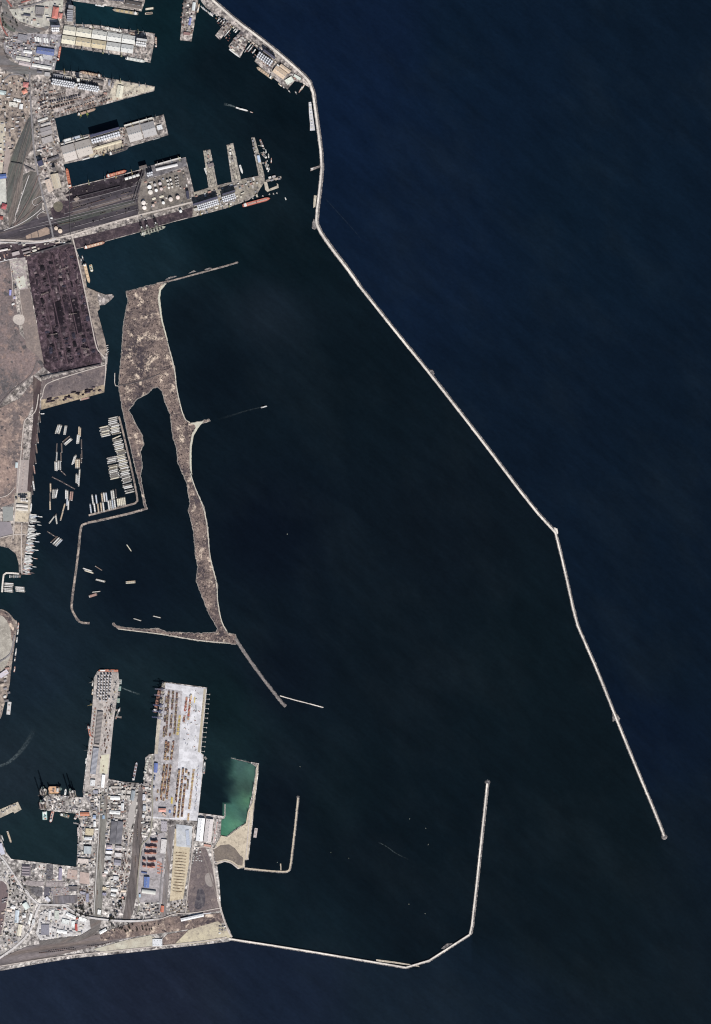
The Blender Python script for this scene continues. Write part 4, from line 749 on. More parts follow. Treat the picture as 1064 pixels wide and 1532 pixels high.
# ---- cranes and rigs
def jib_crane(x, y, ang, rgb, label, group, k=1.0, z=3.0):
    t = link('quay_crane', None, None, P(x, y, z), math.radians(ang)); t.scale = (k, k, k)
    def portal():
        m = MB()
        for sx in (-1, 1):
            for sy in (-1, 1): m.bar((sx * 5, sy * 5, 0), (sx * 2.6, sy * 2.6, 13), 1.3)
        m.box(0, 0, 12.5, 14, 6.5, 6.5)
        for sy in (-1, 1): m.box(0, sy * 5, 0, 1.4, 13, 1.8)
        return m.mesh('portal', paint(rgb))
    link('portal', cached(('jp', rgb), portal), t)
    def cab(): return MB().box(-2.5, 0, 14, 19, 9, 5.4).box(2.4, 1.4, 15, 18, 2.4, 2.2).mesh('machine_house', paint(rgb))
    link('machine_house', cached(('jc', rgb), cab), t)
    def jib():
        m = MB().bar((1.5, -1.2, 17), (27, 0, 37), 1.0).bar((1.5, 1.2, 17), (27, 0, 37), 1.0).bar((-3, 0, 19), (-1, 0, 29), 1.2).bar((-1, 0, 29), (18, 0, 30.4), .6).bar((-1, 0, 29), (-7, 0, 20), .8)
        return m.mesh('jib', paint(rgb))
    link('jib', cached(('jj', rgb), jib), t)
    return tag(t, label, 'crane', group)
def gantry_crane(x, y, ang, rgb, label, group, k=1.0):
    """ship-to-shore crane, boom reaching along its +x"""
    t = link('gantry_crane', None, None, P(x, y, 3), math.radians(ang)); t.scale = (k, k, k)
    def leg(sx, sy):
        return MB().bar((sx * 12, sy * 10, 0), (sx * 11, sy * 9, 42), 2.6).box(sx * 12, sy * 10, 0, 2.4, 4, 7).mesh('leg', paint(rgb))
    for sx in (-1, 1):
        for sy in (-1, 1): link('leg', cached(('gl', rgb, sx, sy), lambda: leg(sx, sy)), t)
    def fr():
        m = MB()
        for sy in (-1, 1): m.bar((-11, sy * 9, 42), (11, sy * 9, 42), 2.2); m.bar((-12, sy * 10, 14), (12, sy * 10, 14), 1.6); m.bar((11, sy * 9, 42), (9, 0, 66), 1.5); m.bar((-11, sy * 9, 42), (9, 0, 66), 1.2)
        for sx in (-1, 1): m.bar((sx * 11.5, -9.4, 40), (sx * 11.5, 9.4, 40), 2.2)
        return m.mesh('frame', paint(rgb))
    link('frame', cached(('gf', rgb), fr), t)
    def boom():
        m = MB()
        for sy in (-1, 1): m.bar((-26, sy * 3, 45), (56, sy * 3, 45), 1.9)
        for i in range(11): m.bar((-26 + i * 8.2, -3, 45), (-26 + i * 8.2, 3, 45), .9)
        m.bar((9, 0, 66), (50, 0, 46), .9); m.bar((9, 0, 66), (28, 0, 46), .9); m.bar((9, 0, 66), (-24, 0, 46), .9); return m.mesh('boom', paint(rgb))
    link('boom', cached(('gb', rgb), boom), t)
    link('machine_house', cached(('gm', rgb), lambda: MB().box(-14, 0, 46, 52, 13, 8).mesh('machine_house', paint((216, 216, 216)))), t)
    link('cab', cached(('gc', rgb), lambda: MB().box(20, 0, 40, 43.4, 4, 4).mesh('cab', paint((210, 214, 220)))), t)
    return tag(t, label, 'crane', group)
def lattice(m, x, y, z0, z1, w, step, bw, tri=True):
    c = [(x + math.cos(i * 2.094) * w, y + math.sin(i * 2.094) * w) for i in range(3)] if tri else [(x - w, y - w), (x + w, y - w), (x + w, y + w), (x - w, y + w)]
    for cx, cy in c: m.bar((cx, cy, z0), (cx, cy, z1), bw * 1.6)
    k = int((z1 - z0) / step)
    for i in range(k):
        za, zb = z0 + (z1 - z0) * i / k, z0 + (z1 - z0) * (i + 1) / k
        for j in range(len(c)):
            a, b = c[j], c[(j + 1) % len(c)]; m.bar((*a, za), (*b, zb), bw); m.bar((*a, zb), (*b, zb), bw)
    return m
def jackup_rig(x, y, ang, hull, legs, label, tri=True, deckc=(176, 166, 158), sx=1.0, derrick=True, legw=4.5):
    t = link('drilling_rig', None, None, P(x, y, 0), math.radians(ang))
    o = [(-30 * sx, -26), (20 * sx, -26), (30 * sx, -10), (30 * sx, 10), (20 * sx, 26), (-30 * sx, 26)]
    MB().prism(o, 5, 13).ob('hull', paint(hull), t)
    MB().prism([(a * .95, b * .95) for a, b in o], 12.8, 13.3).ob('deck', paint(deckc), t)
    for lx, ly, hh in legs: lattice(MB(), lx, ly, -3, hh, legw, 9, 1.0, tri).ob('leg', paint((120, 108, 104)), t)
    MB().box(18 * sx, 0, 13, 24, 16, 30).box(18 * sx, 4, 24, 28, 12, 18).ob('living_quarters', paint((206, 200, 192)), t)
    MB().cyl(34 * sx, 8, 25, 26, 11, 8).bar((24 * sx, 8, 16), (34 * sx, 8, 25), 1.4).ob('helideck', paint((110, 130, 122)), t)
    MB().cyl(0, -20, 13, 26, 2, 8).bar((0, -20, 26), (-22, -28, 36), 1.4).ob('deck_crane', paint((206, 180, 90)), t)
    MB().box(-4, 6, 13, 18, 14, 10).box(-8, -8, 13, 16, 10, 12).ob('deck_module', paint((140, 126, 122)), t)
    if derrick: lattice(MB(), -24 * sx, 0, 13, 55, 4, 7, .8, False).ob('derrick', paint((130, 112, 106)), t)
    return tag(t, label, 'drilling rig')
# ---- stacks, heaps, vehicles, plants
CONT = [(168, 84, 70), (130, 70, 64), (196, 150, 110), (92, 96, 128), (150, 110, 96), (206, 200, 190), (110, 60, 58), (204, 170, 90), (84, 84, 92), (184, 120, 100)]
def container_stack(x, y, ang, var, label, group, long=2, high=3, wide=5, pal=None, name='container_stack'):
    """tight block of boxes, WIDE side by side, LONG end to end"""
    def mk():
        rr = random.Random(var * 31 + high); m = MB(); mats = [paint(c, .25) for c in (pal or CONT)]
        for i in range(long):
            for j in range(wide):
                for k in range(max(1, high - rr.randrange(3))):
                    m.cur = rr.randrange(len(mats)); m.box((i - (long - 1) / 2) * 12.5, (j - (wide - 1) / 2) * 2.65, k * 2.6 - (.4 if not k else 0), k * 2.6 + 2.58, 12.1, 2.42)
        return m.mesh('container_stack', mats)
    o = link(name, cached(('cs', var, long, high, wide, pal and pal[0]), mk), None, P(x, y, 3.4), ang)
    return tag(o, label, 'container stack', group)
def heap(x, y, l, w, h, ang, rgb, label, group, seed, name='coal_heap', cat='heap'):
    def mk():
        rr = random.Random(seed); m = MB(); n, k = 14, 5; vs = []
        for j in range(k):
            q = 1 - j / (k - .2)
            for i in range(n):
                a = 6.283 * i / n; ll = (l - w) / 2 * (.7 + .3 * q)
                vs.append((math.cos(a) * w / 2 * q * rr.uniform(.82, 1.15) + (ll if math.cos(a) > 0 else -ll) * (1 if q > 0.05 else .9), math.sin(a) * w / 2 * q * rr.uniform(.85, 1.15), -.6 + (h + .6) * (1 - q) * rr.uniform(.85, 1.12)))
        m.add(vs, [(j * n + i, j * n + (i + 1) % n, (j + 1) * n + (i + 1) % n, (j + 1) * n + i) for j in range(k - 1) for i in range(n)] + [tuple(range((k - 1) * n, k * n))])
        c = tuple(min(255, int(v * 1.35) + 8) for v in rgb)
        return m.mesh(name, ground('heap_%d_%d_%d' % rgb, rgb, tuple(int(v * .8) for v in rgb), c, 60, 7, .36, 0, contrast=.35))
    return tag(link(name, cached(('hp', round(l), round(w), round(h), rgb, seed), mk), None, P(x, y, 3.6), ang), label, cat, group)
def lorry(x, y, ang, var, label, group):
    rgb = [(214, 212, 208), (196, 196, 200), (90, 104, 150), (176, 92, 80), (220, 214, 190), (110, 110, 112)][var]
    t = link('parked_lorry', None, None, P(x, y, 3.6), ang)
    link('trailer', cached(('lt', var), lambda: MB().box(-1.6, 0, 1.0, 4.0, 11.5, 2.6).mesh('trailer', paint(rgb))), t)
    link('cab', cached(('lc', var), lambda: MB().box(6.3, 0, .7, 3.4, 2.6, 2.4).box(6.0, 0, 3.4, 3.8, 1.8, 2.2).mesh('cab', paint([(200, 60, 50), (60, 80, 130), (220, 220, 216), (220, 200, 90), (70, 70, 74), (200, 200, 200)][var]))), t)
    def wh():
        m = MB()
        for wx in (-6, -4.6, 4.4, 6.6):
            for sy in (-1, 1): m.bar((wx, sy * 1.0, .5), (wx, sy * 1.35, .5), 1.0)
        return m.mesh('running_gear', paint((46, 44, 46)))
    link('running_gear', cached('lw', wh), t)
    return tag(t, label, 'lorry', group)
def tree(x, y, r, var, label, group):
    t = link('tree', None, None, P(x, y, 3.2), (x * 3.7) % 6.28); k = r / 6.0; t.scale = (k, k, k)
    link('trunk', cached('trunk', lambda: MB().cyl(0, 0, -.5, 4, .55, 7, .35).bar((0, 0, 3.4), (1.8, 1, 6), .35).bar((0, 0, 3.4), (-1.6, .8, 6.2), .35).bar((0, 0, 3.2), (.2, -1.9, 5.8), .3).mesh('trunk', paint((92, 80, 70)))), t)
    def crown():
        rr = random.Random(var); m = MB()
        cl = [(rr.gauss(0, 2.3), rr.gauss(0, 2.3), rr.uniform(4, 9.5)) for _ in range(22)]
        for cx, cy, cz in cl:
            for _ in range(34):
                u = Vector((rr.gauss(0, 1), rr.gauss(0, 1), rr.gauss(0, 1))).normalized() * rr.uniform(.5, 1.7); c = Vector((cx, cy, cz)) + u
                a = Vector((rr.gauss(0, 1), rr.gauss(0, 1), rr.gauss(0, 1))).normalized() * .55; b = a.cross(Vector((rr.gauss(0, 1), rr.gauss(0, 1), rr.gauss(0, 1)))).normalized() * .5
                m.add([tuple(c - a), tuple(c + b), tuple(c + a), tuple(c - b)], [(0, 1, 2, 3)])
        return m.mesh('crown', ground('tree_leaves_%d' % (var % 2), [(74, 76, 62), (86, 82, 70)][var % 2], (60, 62, 54), (98, 94, 76), 60, 3, .4, 0, contrast=.3))
    link('crown', cached(('crown', var), crown), t)
    return tag(t, label, 'tree', group)
def buoy(x, y, label):
    o = link('buoy', cached('buoyf', lambda: MB().cyl(0, 0, -1, 1.6, 2.2, 14, 2.0).mesh('float', paint((236, 232, 222), .1))), None, P(x, y, 0))
    link('tower', cached('buoyt', lambda: MB().cyl(0, 0, 1.6, 6, 1.2, 8, .4).mesh('tower', paint((226, 210, 120)))), o)
    return tag(o, label, 'buoy', 'mooring buoys in the south basin')
def dolphin(x, y, ang, label, group, L=14, k=4.0):
    o = link('mooring_dolphin', cached(('dm', L, k), lambda: MB().box(L / 2, 0, 2.6, 3.4, L, 2.2).box(L / 2, 0, -3, 2.6, 1.6, 1.6).mesh('walkway', paint((206, 200, 188)))), None, P(x, y, 0), math.radians(ang))
    link('platform', cached(('dp', L, k), lambda: MB().box(L, 0, -3, 4.2, k, k * 2.0).mesh('platform', paint((170, 164, 158)))), o)
    return tag(o, label, 'dolphin', group)
def pontoon(x1, y1, x2, y2, w, rgb, label, group=None, cat='pontoon'):
    cx, cy, L, a = seg(x1, y1, x2, y2); o = link('pontoon', MB().box(0, 0, -1.5, 1.6, L, w * S).mesh('pontoon', paint(rgb)), None, (cx, cy, 0), a)
    for i in range(4): MB().cyl(L * (-.42 if i % 2 else .42), w * S * (.34 if i < 2 else -.34), 1.6, 2.6, .7, 8, .9).ob('bollard', paint((60, 58, 60)), o)
    for f in (-.25, .2): MB().box(f * L, 0, 1.6, 4.2, min(9, L * .14), w * S * .5).ob('deck_hut', paint((176, 160, 148)), o)
    return tag(o, label, cat, group)
# ================================================================ NORTHERN PORT
rr = random.Random(21)
B = building
def frame(ox, oy, ux, uy):   # local axes on a pier: u along, v to the right of it (image down)
    L = math.hypot(ux, uy); ux, uy = ux / L, uy / L
    return lambda u, v: (ox + ux * u - uy * v, oy + uy * u + ux * v)
# pier A at the top edge
B(120, -6, 150, -4, 10, 9, (92, 92, 112), 'bays', 'dark blue roofed shed at the top edge west of the brown one', n=8)
B(156, -5, 186, -2, 10, 9, (88, 90, 108), 'bays', 'dark slate ribbed shed at the top edge', n=8)
B(188, 5, 212, 9.5, 9, 10, (104, 94, 90), 'gable', 'brown roofed warehouse at the end of the topmost pier', sky=3)
ship(207, 21, 168, 14.5, 4.6, 'bulk', (150, 140, 124), (176, 164, 144), 'straw coloured cargo ship beside the topmost pier', n=4, hatch=(206, 180, 126))
pontoon(143, 7, 156, 9, 3, (206, 210, 212), 'white pontoon lying against the topmost pier')
barge(224, 13, 8, 'cream', 'cream barge off the tip of the topmost pier, upper of two', 'barges off the topmost pier', L=13, B=3.4)
barge(223, 20, 6, 'tan', 'tan barge off the tip of the topmost pier, lower of two', 'barges off the topmost pier', L=12, B=3.4, kind='open')
# pier B
f = frame(95.5, 38, 0.989, 0.146)
names = ['westernmost', 'second', 'third', 'fourth', 'easternmost']
c1 = [(214, 208, 188), (212, 206, 186), (206, 204, 194), (206, 206, 200), (206, 206, 200)]; c2 = [(212, 204, 178), (212, 194, 158), (214, 196, 156), (204, 204, 198), (204, 205, 202)]
e1 = [0.6, 20, 43.5, 66.6, 89, 110]; e2 = [0, 21.5, 45, 67.4, 89.4, 109]
for i in range(5):
    for ed, v, cc, row in ((e1, 7, c1, 'upper'), (e2, 21, c2, 'lower')):
        B(*f(ed[i] + .6, v), *f(ed[i + 1] - .6, v), 12.3 if row == 'upper' else 12.0, 11, cc[i], 'gable', names[i] + ' cream warehouse in the ' + row + ' row on the cream warehouse pier', sky=3, vents=4, dirt=.22, group='warehouses on the cream warehouse pier')
for i in range(5): B(*f(2 + i * 21, 0), *f(17 + i * 21, 0), 1.6, 6, (206, 202, 192), 'gable', 'slim quay shed along the north edge of the cream warehouse pier', name='shed', doors=1, group='slim quay sheds')
silo_block([f(113 + i * 3.1, 10 + j * 3.2) for i in range(5) for j in range(2)], 1.5, 46, (206, 206, 206), 'tall white grain silo on the end of the cream warehouse pier', 'silos on the cream warehouse pier')
B(*f(112, 6), *f(128, 6), 3.4, 52, (190, 190, 190), 'flat', 'tall pale elevator tower at the end of the cream warehouse pier', name='elevator_tower', cat='tower')
ship(183, 47, 156, 41.5, 4.2, 'bulk', (206, 204, 196), (200, 194, 184), 'white cargo ship against the north side of the cream warehouse pier', n=4, hatch=(224, 222, 214))
ship(207, 52.5, 193, 49, 3.2, 'bulk', (150, 84, 70), (170, 140, 124), 'short red brown ship behind the cream warehouse pier silos', n=3, h=6)
ship(188, 87, 218, 92.5, 4.4, 'bulk', (206, 206, 200), (196, 198, 190), 'white cargo ship against the south side of the cream warehouse pier', n=4, hatch=(226, 228, 222))
ship(233.5, 71, 233.5, 55, 3.0, 'bulk', (140, 80, 72), (166, 130, 116), 'small red brown ship across the end of the cream warehouse pier', n=3, h=6)
ship(87, 91, 91, 69, 3.2, 'bulk', (180, 76, 58), (196, 110, 88), 'small orange red ship moored north to south in the second basin', n=4, h=6, hatch=(214, 150, 124))
# pier C
f = frame(79, 108.5, 0.985, 0.172)
B(*f(2, 4), *f(17, 4), 4.6, 10, (168, 166, 172), 'gable', 'grey shed at the root of the pointed pier', sky=3)
B(*f(19, 3.6), *f(30, 3.6), 4, 8, (204, 196, 182), 'gable', 'pale low shed beside the grey one on the pointed pier')
B(*f(62, 2), *f(78, 2), 4.6, 10, (120, 110, 106), 'gable', 'dark brown shed on the north edge of the pointed pier', sky=3)
B(*f(34, 3), *f(58, 3), 3.4, 5, (206, 192, 172), 'flat', 'long cream loading floor roof on the pointed pier', doors=3)
silo_block([f(3 + i * 3.5 + (j % 2) * 1.7, 11 + j * 2.9) for i in range(10) for j in range(3)], 1.45, 40, (196, 198, 204), 'pale grain silo in the western cluster on the pointed pier', 'silos in the western cluster')
silo_block([f(43 + i * 3.5 + (j % 2) * 1.7, 11 + j * 2.9) for i in range(9) for j in range(3)], 1.45, 40, (196, 198, 204), 'pale grain silo in the eastern cluster on the pointed pier', 'silos in the eastern cluster')
B(*f(39.5, 6), *f(43, 6), 4.2, 56, (226, 226, 220), 'flat', 'tall white elevator tower between the silo clusters', name='elevator_tower', cat='tower', doors=1)
B(*f(38, 13.5), *f(41, 13.5), 3.4, 50, (230, 230, 226), 'flat', 'second white tower between the silo clusters, the southern one', name='elevator_tower', cat='tower', doors=1)
B(181, 128.5, 178, 146, 9, 7, (214, 208, 184), 'gable', 'cream shed standing across the pointed pier', sky=4)
ship(152, 114, 119, 107.5, 4.2, 'bulk', (120, 84, 74), (160, 136, 118), 'brown cargo ship with pale hatches against the pointed pier', n=5, hatch=(214, 176, 146), cranes=4)
ship(116, 172, 144, 163, 4.0, 'bulk', (150, 130, 110), (176, 150, 130), 'brownish ship under the green and yellow cranes of the pointed pier', n=4, hatch=(190, 150, 124))
jib_crane(131, 171, -75, (150, 170, 70), 'yellow green quay crane reaching over the brownish ship', 'cranes of the pointed pier', 1.2, 3)
jib_crane(121, 173, -95, (190, 180, 90), 'dull yellow quay crane at the stern of the brownish ship', 'cranes of the pointed pier', 1.0, 3)
for x, y, l, w, c in ((164, 124, 3, 9, 6), (169, 128, 2.5, 8, 2), (158, 140, 5, 3, 7)): small_building(x, y, l, w, -.17, 8, c, 'gable', 'small shed east of the silo clusters on the pointed pier', 'sheds by the silo clusters')
# cargo rows on pier C
PAL_B = [(58, 62, 92), (70, 66, 84), (90, 78, 80), (140, 120, 112), (176, 150, 134), (52, 52, 70)]
PAL_R = [(96, 74, 70), (150, 112, 98), (186, 150, 130), (80, 66, 68), (120, 100, 96), (206, 170, 146)]
k = 0
for (x1, y1, x2, y2), pal, n in (((73, 138.5, 84, 136), PAL_R, 3), ((73, 146, 99, 139), PAL_B, 8), ((74, 153, 120, 142.5), PAL_B, 13), ((76, 157, 122, 147), PAL_R, 12), ((76, 163, 112, 153), PAL_R, 10), ((97, 166, 124, 158), PAL_R, 7), ((124, 150, 142, 143), PAL_R, 5), ((126, 157, 142, 152), PAL_R, 4), ((146, 147, 160, 141), PAL_B, 4), ((150, 154, 166, 148), PAL_R, 4), ((58, 146, 69, 142), PAL_B, 3), ((59, 150, 69, 146.5), PAL_R, 3), ((59, 154.5, 69, 151), PAL_B, 3), ((60, 159, 70, 155), PAL_B, 3), ((62, 164, 71, 160), PAL_R, 3)):
    k += 1
    for i in range(n):
        q = (i + .5) / n; a = math.atan2(y1 - y2, x2 - x1)
        container_stack(x1 + (x2 - x1) * q + rr.uniform(-.3, .3), y1 + (y2 - y1) * q, a, k % 5, 'dark bundled goods in the ' + ordinal(k) + ' slanting row on the pointed pier', 'bundled goods on the pointed pier', long=1, high=3, wide=4, pal=pal, name='goods_bundle')
# root of piers B, C: dark elevators, blue shed and yards
silo_block([(79.5 + i * 2.9, 44 + j * 2.9) for i in range(4) for j in range(2)], 1.4, 48, (214, 214, 218), 'tall white silo at the root of the cream warehouse pier', 'silos at the root of the pier')
B(77.5, 41, 91, 41.5, 3, 54, (120, 122, 140), 'flat', 'tall slate elevator above the white silo block', name='elevator_tower', cat='tower', doors=1)
B(106.5, 16, 105.5, 34, 8.5, 52, (136, 136, 144), 'bays', 'tall grey elevator block standing at the head of the first basin', name='elevator_block', cat='elevator', n=6, doors=1)
B(104, 12, 111, 13, 5, 60, (150, 150, 156), 'flat', 'tallest grey elevator tower at the head of the first basin', name='elevator_tower', cat='tower', doors=1)
B(55.5, 75.5, 81.5, 79.3, 9.5, 13, (104, 122, 184), 'gable', 'big blue roofed shed in the grey yard', sky=5, vents=3)
B(64, 84.5, 78, 86.5, 8, 6, (180, 180, 184), 'flat', 'pale grey flat shed below the blue one', vents=4)
B(52, 87, 59, 88, 4, 7, (222, 222, 214), 'gable', 'small white shed beside the pale grey flat one', name='shed')
B(61, 84, 63.5, 91, 3, 7, (226, 224, 216), 'gable', 'narrow white shed between the small and flat sheds', name='shed')
B(35.8, 77.2, 48.4, 78.8, 4.2, 9, (234, 234, 232), 'gable', 'bright white shed left of the blue roof', sky=2)
B(24.5, 86.3, 46, 90.3, 5.6, 8, (222, 218, 206), 'gable', 'long cream shed, upper of the three long sheds by the tracks', sky=4)
B(29, 94, 46.5, 97.5, 6, 8, (184, 168, 168), 'gable', 'rosy grey shed, lower left of the three long sheds by the tracks', sky=3)
B(48.5, 97.5, 77.5, 102.5, 4.6, 9, (214, 212, 206), 'gable', 'longest white shed beside the quay road, lower right of three', sky=5)
B(27.3, 55.2, 41, 57.8, 8.8, 6, (140, 138, 146), 'flat', 'slate flat roofed depot in the grey yard', vents=5)
B(60.5, 11, 59.5, 22, 13, 12, (138, 132, 132), 'flat', 'square dark grey block in the pale yard', name='office_block', cat='office', vents=8)
B(54, 24, 64, 25.5, 4, 9, (126, 122, 124), 'hip', 'low dark wing south of the square grey block', name='office_wing', cat='office')
B(84.5, 11, 82, 28, 8.6, 12, (206, 112, 98), 'hip', 'salmon red roofed building near the first basin', name='customs_house', cat='office', vents=3)
B(91.5, 20, 90, 28, 5.5, 10, (212, 128, 116), 'hip', 'smaller salmon wing east of the red roofed building', name='office_wing', cat='office')
B(36, 22, 46, 23.6, 3, 8, (72, 74, 92), 'gable', 'dark blue shed in the pale yard', name='shed', doors=1)
B(70, 29.5, 86, 32, 4, 10, (206, 196, 186), 'flat', 'pale shed south of the salmon roof')
for i, x in enumerate((53, 57, 60, 66.5, 70.5)): B(x, 55.5 + i * .6, x + 1.2, 62 + i * .6, 2.2, 5, (234, 234, 230), 'gable', 'slim white shed in the row above the blue roof', name='shed', doors=1, group='slim white sheds above the blue roof')
B(67, 111, 75, 112, 6, 8, (176, 172, 172), 'flat', 'grey hollow square block by the quay road', name='office_block', cat='office')
B(56, 107.5, 63, 108.5, 3, 8, (120, 118, 130), 'gable', 'dark grey shed above the southern sidings', name='shed')
# west town
B(39.5, 123.5, 38.5, 131, 8, 11, (222, 128, 122), 'hip', 'pink roofed house beside the curve of the port road', name='house', cat='house')
B(36, 134.8, 39, 140, 7.5, 13, (232, 138, 112), 'hip', 'orange roofed tall house below the pink roofed one', name='house', cat='house')
B(21, 149.3, 31.5, 151.6, 4.2, 7, (240, 240, 236), 'gable', 'bright white shed in the western plots, the upper one', sky=2)
B(32.5, 156, 31.5, 163.5, 5, 8, (246, 246, 244), 'gable', 'short bright white shed in the western plots, the lower right one')
B(14, 156, 27, 157.6, 7, 7, (214, 208, 196), 'flat', 'pale flat workshop between the two white sheds', vents=4)
B(-2, 138, 9.5, 139.8, 6, 7, (206, 222, 222), 'gable', 'pale aqua roofed shed at the west edge')
B(-2, 264.8, 10, 263.6, 6.4, 9, (74, 104, 178), 'gable', 'blue roofed shed at the west edge above the very pale yard', sky=2)
B(3, 308, 10, 310, 8, 10, (178, 78, 84), 'hip', 'dark red roofed house below the very pale yard', name='house', cat='house')
B(-1, 325.5, 5, 326.5, 5, 8, (180, 84, 76), 'hip', 'small red roofed house at the west edge', name='house', cat='house')
# root of pier D
f = frame(90.5, 219.5, 0.962, -0.272)
B(60.5, 195.5, 77, 191, 5.5, 7, (150, 144, 146), 'flat', 'slate storage shed beside the third basin, northernmost of three', doors=3)
B(62, 201.5, 78.5, 197, 6, 7, (172, 164, 164), 'flat', 'grey storage shed beside the third basin, middle of three', doors=3)
B(63.5, 212, 79, 207, 9, 7, (180, 172, 170), 'flat', 'wide grey storage shed beside the third basin, southernmost of three', doors=3, vents=5)
B(57, 181.5, 72, 176.5, 3, 7, (220, 218, 212), 'gable', 'slim white shed beside the slanting track spur', name='shed')
B(62, 188, 76, 183.5, 3.4, 7, (196, 190, 186), 'gable', 'slim grey shed below the slim white one', name='shed')
B(71.5, 240.5, 89, 234.5, 4.4, 9, (110, 104, 108), 'gable', 'dark roofed long shed at the root of the slanting silo pier', sky=3)
B(58, 247, 65, 244, 8, 40, (70, 74, 110), 'flat', 'tall dark blue plant block beside the port road', name='plant_block', cat='plant', vents=5)
B(71, 269, 76.5, 286.5, 7.6, 10, (206, 182, 164), 'gable', 'rosy tan store, westernmost of three parallel stores', sky=4)
B(79, 261, 84.5, 281.5, 6.2, 12, (196, 180, 154), 'gable', 'straw coloured store, middle of three parallel stores', sky=4)
B(84.5, 260, 90, 281, 5.2, 12, (204, 190, 166), 'gable', 'pale straw store, easternmost of three parallel stores', sky=4)
B(80, 255, 84, 254, 6, 34, (120, 112, 112), 'flat', 'tall dark machine tower north of the parallel stores', name='machine_tower', cat='tower')
ship(105.5, 281.5, 100, 251.5, 4.4, 'bulk', (200, 92, 62), (206, 110, 78), 'bright orange ship moored north to south beside the parallel stores', n=6, hatch=(220, 130, 96))
# pier D
B(*f(1, 12.5), *f(20.3, 12.5), 24, 12, (190, 180, 172), 'gable', 'western large grey cream warehouse on the slanting silo pier', sky=6, vents=6, dirt=.25)
B(*f(21.8, 12), *f(45, 12), 23, 12, (192, 182, 172), 'gable', 'large grey cream warehouse next to the silos on the slanting silo pier', sky=6, vents=6, dirt=.25)
B(*f(2, -3), *f(44, -3), 1.8, 6, (206, 200, 192), 'gable', 'long slim quay shed at the west end of the slanting silo pier', name='shed', doors=4)
silo_block([f(49 + i * 3.7, 4.5 + j * 3.4) for i in range(12) for j in range(2)], 1.7, 50, (196, 198, 206), 'tall pale silo in the double row on the slanting silo pier', 'silos on the slanting silo pier')
B(*f(48, -1), *f(93, -1), 3.6, 54, (70, 72, 104), 'flat', 'long dark blue elevator house behind the silos of the slanting pier', name='elevator_house', cat='elevator', vents=8)
B(*f(50, 17), *f(90, 17), 4, 6, (214, 200, 168), 'gable', 'long straw loading shed south of the silos', doors=5)
f2 = frame(188, 191.5, 0.962, -0.272)
B(*f2(1, 12), *f2(21, 12), 22, 12, (184, 178, 174), 'gable', 'western of two grey warehouses at the end of the slanting silo pier', sky=6, vents=6, dirt=.25)
B(*f2(23, 12), *f2(43, 12), 21, 12, (170, 166, 166), 'gable', 'eastern of two grey warehouses at the end of the slanting silo pier', sky=6, vents=6, dirt=.25)
B(*f2(-1, -3.2), *f2(43, -3.2), 2.2, 12, (210, 206, 196), 'flat', 'long narrow canopy along the north edge of the slanting silo pier', name='canopy', doors=0)
B(235.5, 192, 243, 190, 7, 8, (222, 224, 226), 'flat', 'small white office at the tip of the slanting silo pier', name='office_block', cat='office', vents=4)
for i, (u, tn) in enumerate(((13, 'white'), (27, 'blue'))):
    x, y = f(u, -6.5); barge(x, y, 15.5, tn, ('white', 'pale blue')[i] + ' wide barge against the north side of the slanting silo pier', None, L=13.5, B=5)
ship(163, 231, 193, 220.5, 5, 'bulk', (120, 112, 108), (110, 100, 98), 'grey loading ship with dark hatches on the south side of the slanting silo pier', n=4, hatch=(76, 70, 74), cranes=3)
ship(141, 235, 148, 232.5, 3, 'tug', (120, 150, 150), (160, 166, 160), 'small teal tug west of the grey loading ship', cat='tug', h=5)
barge(129, 237.5, 16, 'white', 'long white barge at the west foot of the slanting silo pier', None, L=14, B=2)
barge(234.5, 207.3, 17, 'grey', 'slim grey barge at the far tip of the slanting silo pier', None, L=12, B=1.6)
# pier E: coal basin, hoppers, conveyors, tanks
ship(159.5, 264, 190, 255.5, 4.6, 'bulk', (196, 84, 58), (210, 120, 92), 'orange red ship lying along the black coal quay', n=4, hatch=(222, 150, 118))
for i in range(4): B(187.5 + i * 5.6, 268.5 - i * 1.7, 192 + i * 5.6, 267.1 - i * 1.7, 3.4, 22, (216, 214, 208), 'gable', 'white hopper house in the row beside the conveyors', name='hopper_house', cat='hopper', doors=1, group='hopper houses')
B(233.5, 254, 266, 246.6, 4.2, 11, (206, 204, 204), 'vault', 'long pale vaulted store on the north quay of the oil pier', doors=3)
B(232.5, 247.5, 271, 236.8, 1.9, 22, (206, 200, 194), 'flat', 'long raised gallery along the north edge of the oil pier', name='gallery', cat='gallery', doors=0)
silo_block([(222 + i * 2.9, 260.5 - i * .8 + j * 2.8) for i in range(3) for j in range(2)], 1.3, 44, (196, 198, 206), 'tall silo in the small cluster west of the vaulted store', 'silos west of the vaulted store')
B(209, 252, 220, 249, 4, 30, (120, 108, 104), 'flat', 'dark transfer tower at the head of the slanting conveyors', name='transfer_tower', cat='tower')
def conveyor(x1, y1, x2, y2, z1, z2, w, label, group=None, name='conveyor'):
    a, b = P(x1, y1, z1), P(x2, y2, z2); c = P((x1 + x2) / 2, (y1 + y2) / 2, 0)
    o = link(name, None, None, c); r = lambda p: (p[0] - c[0], p[1] - c[1], p[2])
    MB().bar(r(a), r(b), w).ob('gallery', paint((86, 82, 86)), o)
    for i in range(6):
        q = (i + .5) / 6; p = r([a[j] + (b[j] - a[j]) * q for j in range(3)]); MB().bar((p[0], p[1], 2), (p[0], p[1], p[2]), 1.6).ob('trestle', paint((110, 104, 104)), o)
    tag(o, label, name, group)
conveyor(17, 243.5, 34, 246, 12, 12, 4, 'dark footbridge across the green rail yard, western half', name='footbridge')
conveyor(36.5, 248, 52.5, 256, 12, 12, 4, 'dark footbridge across the green rail yard, eastern half', name='footbridge')
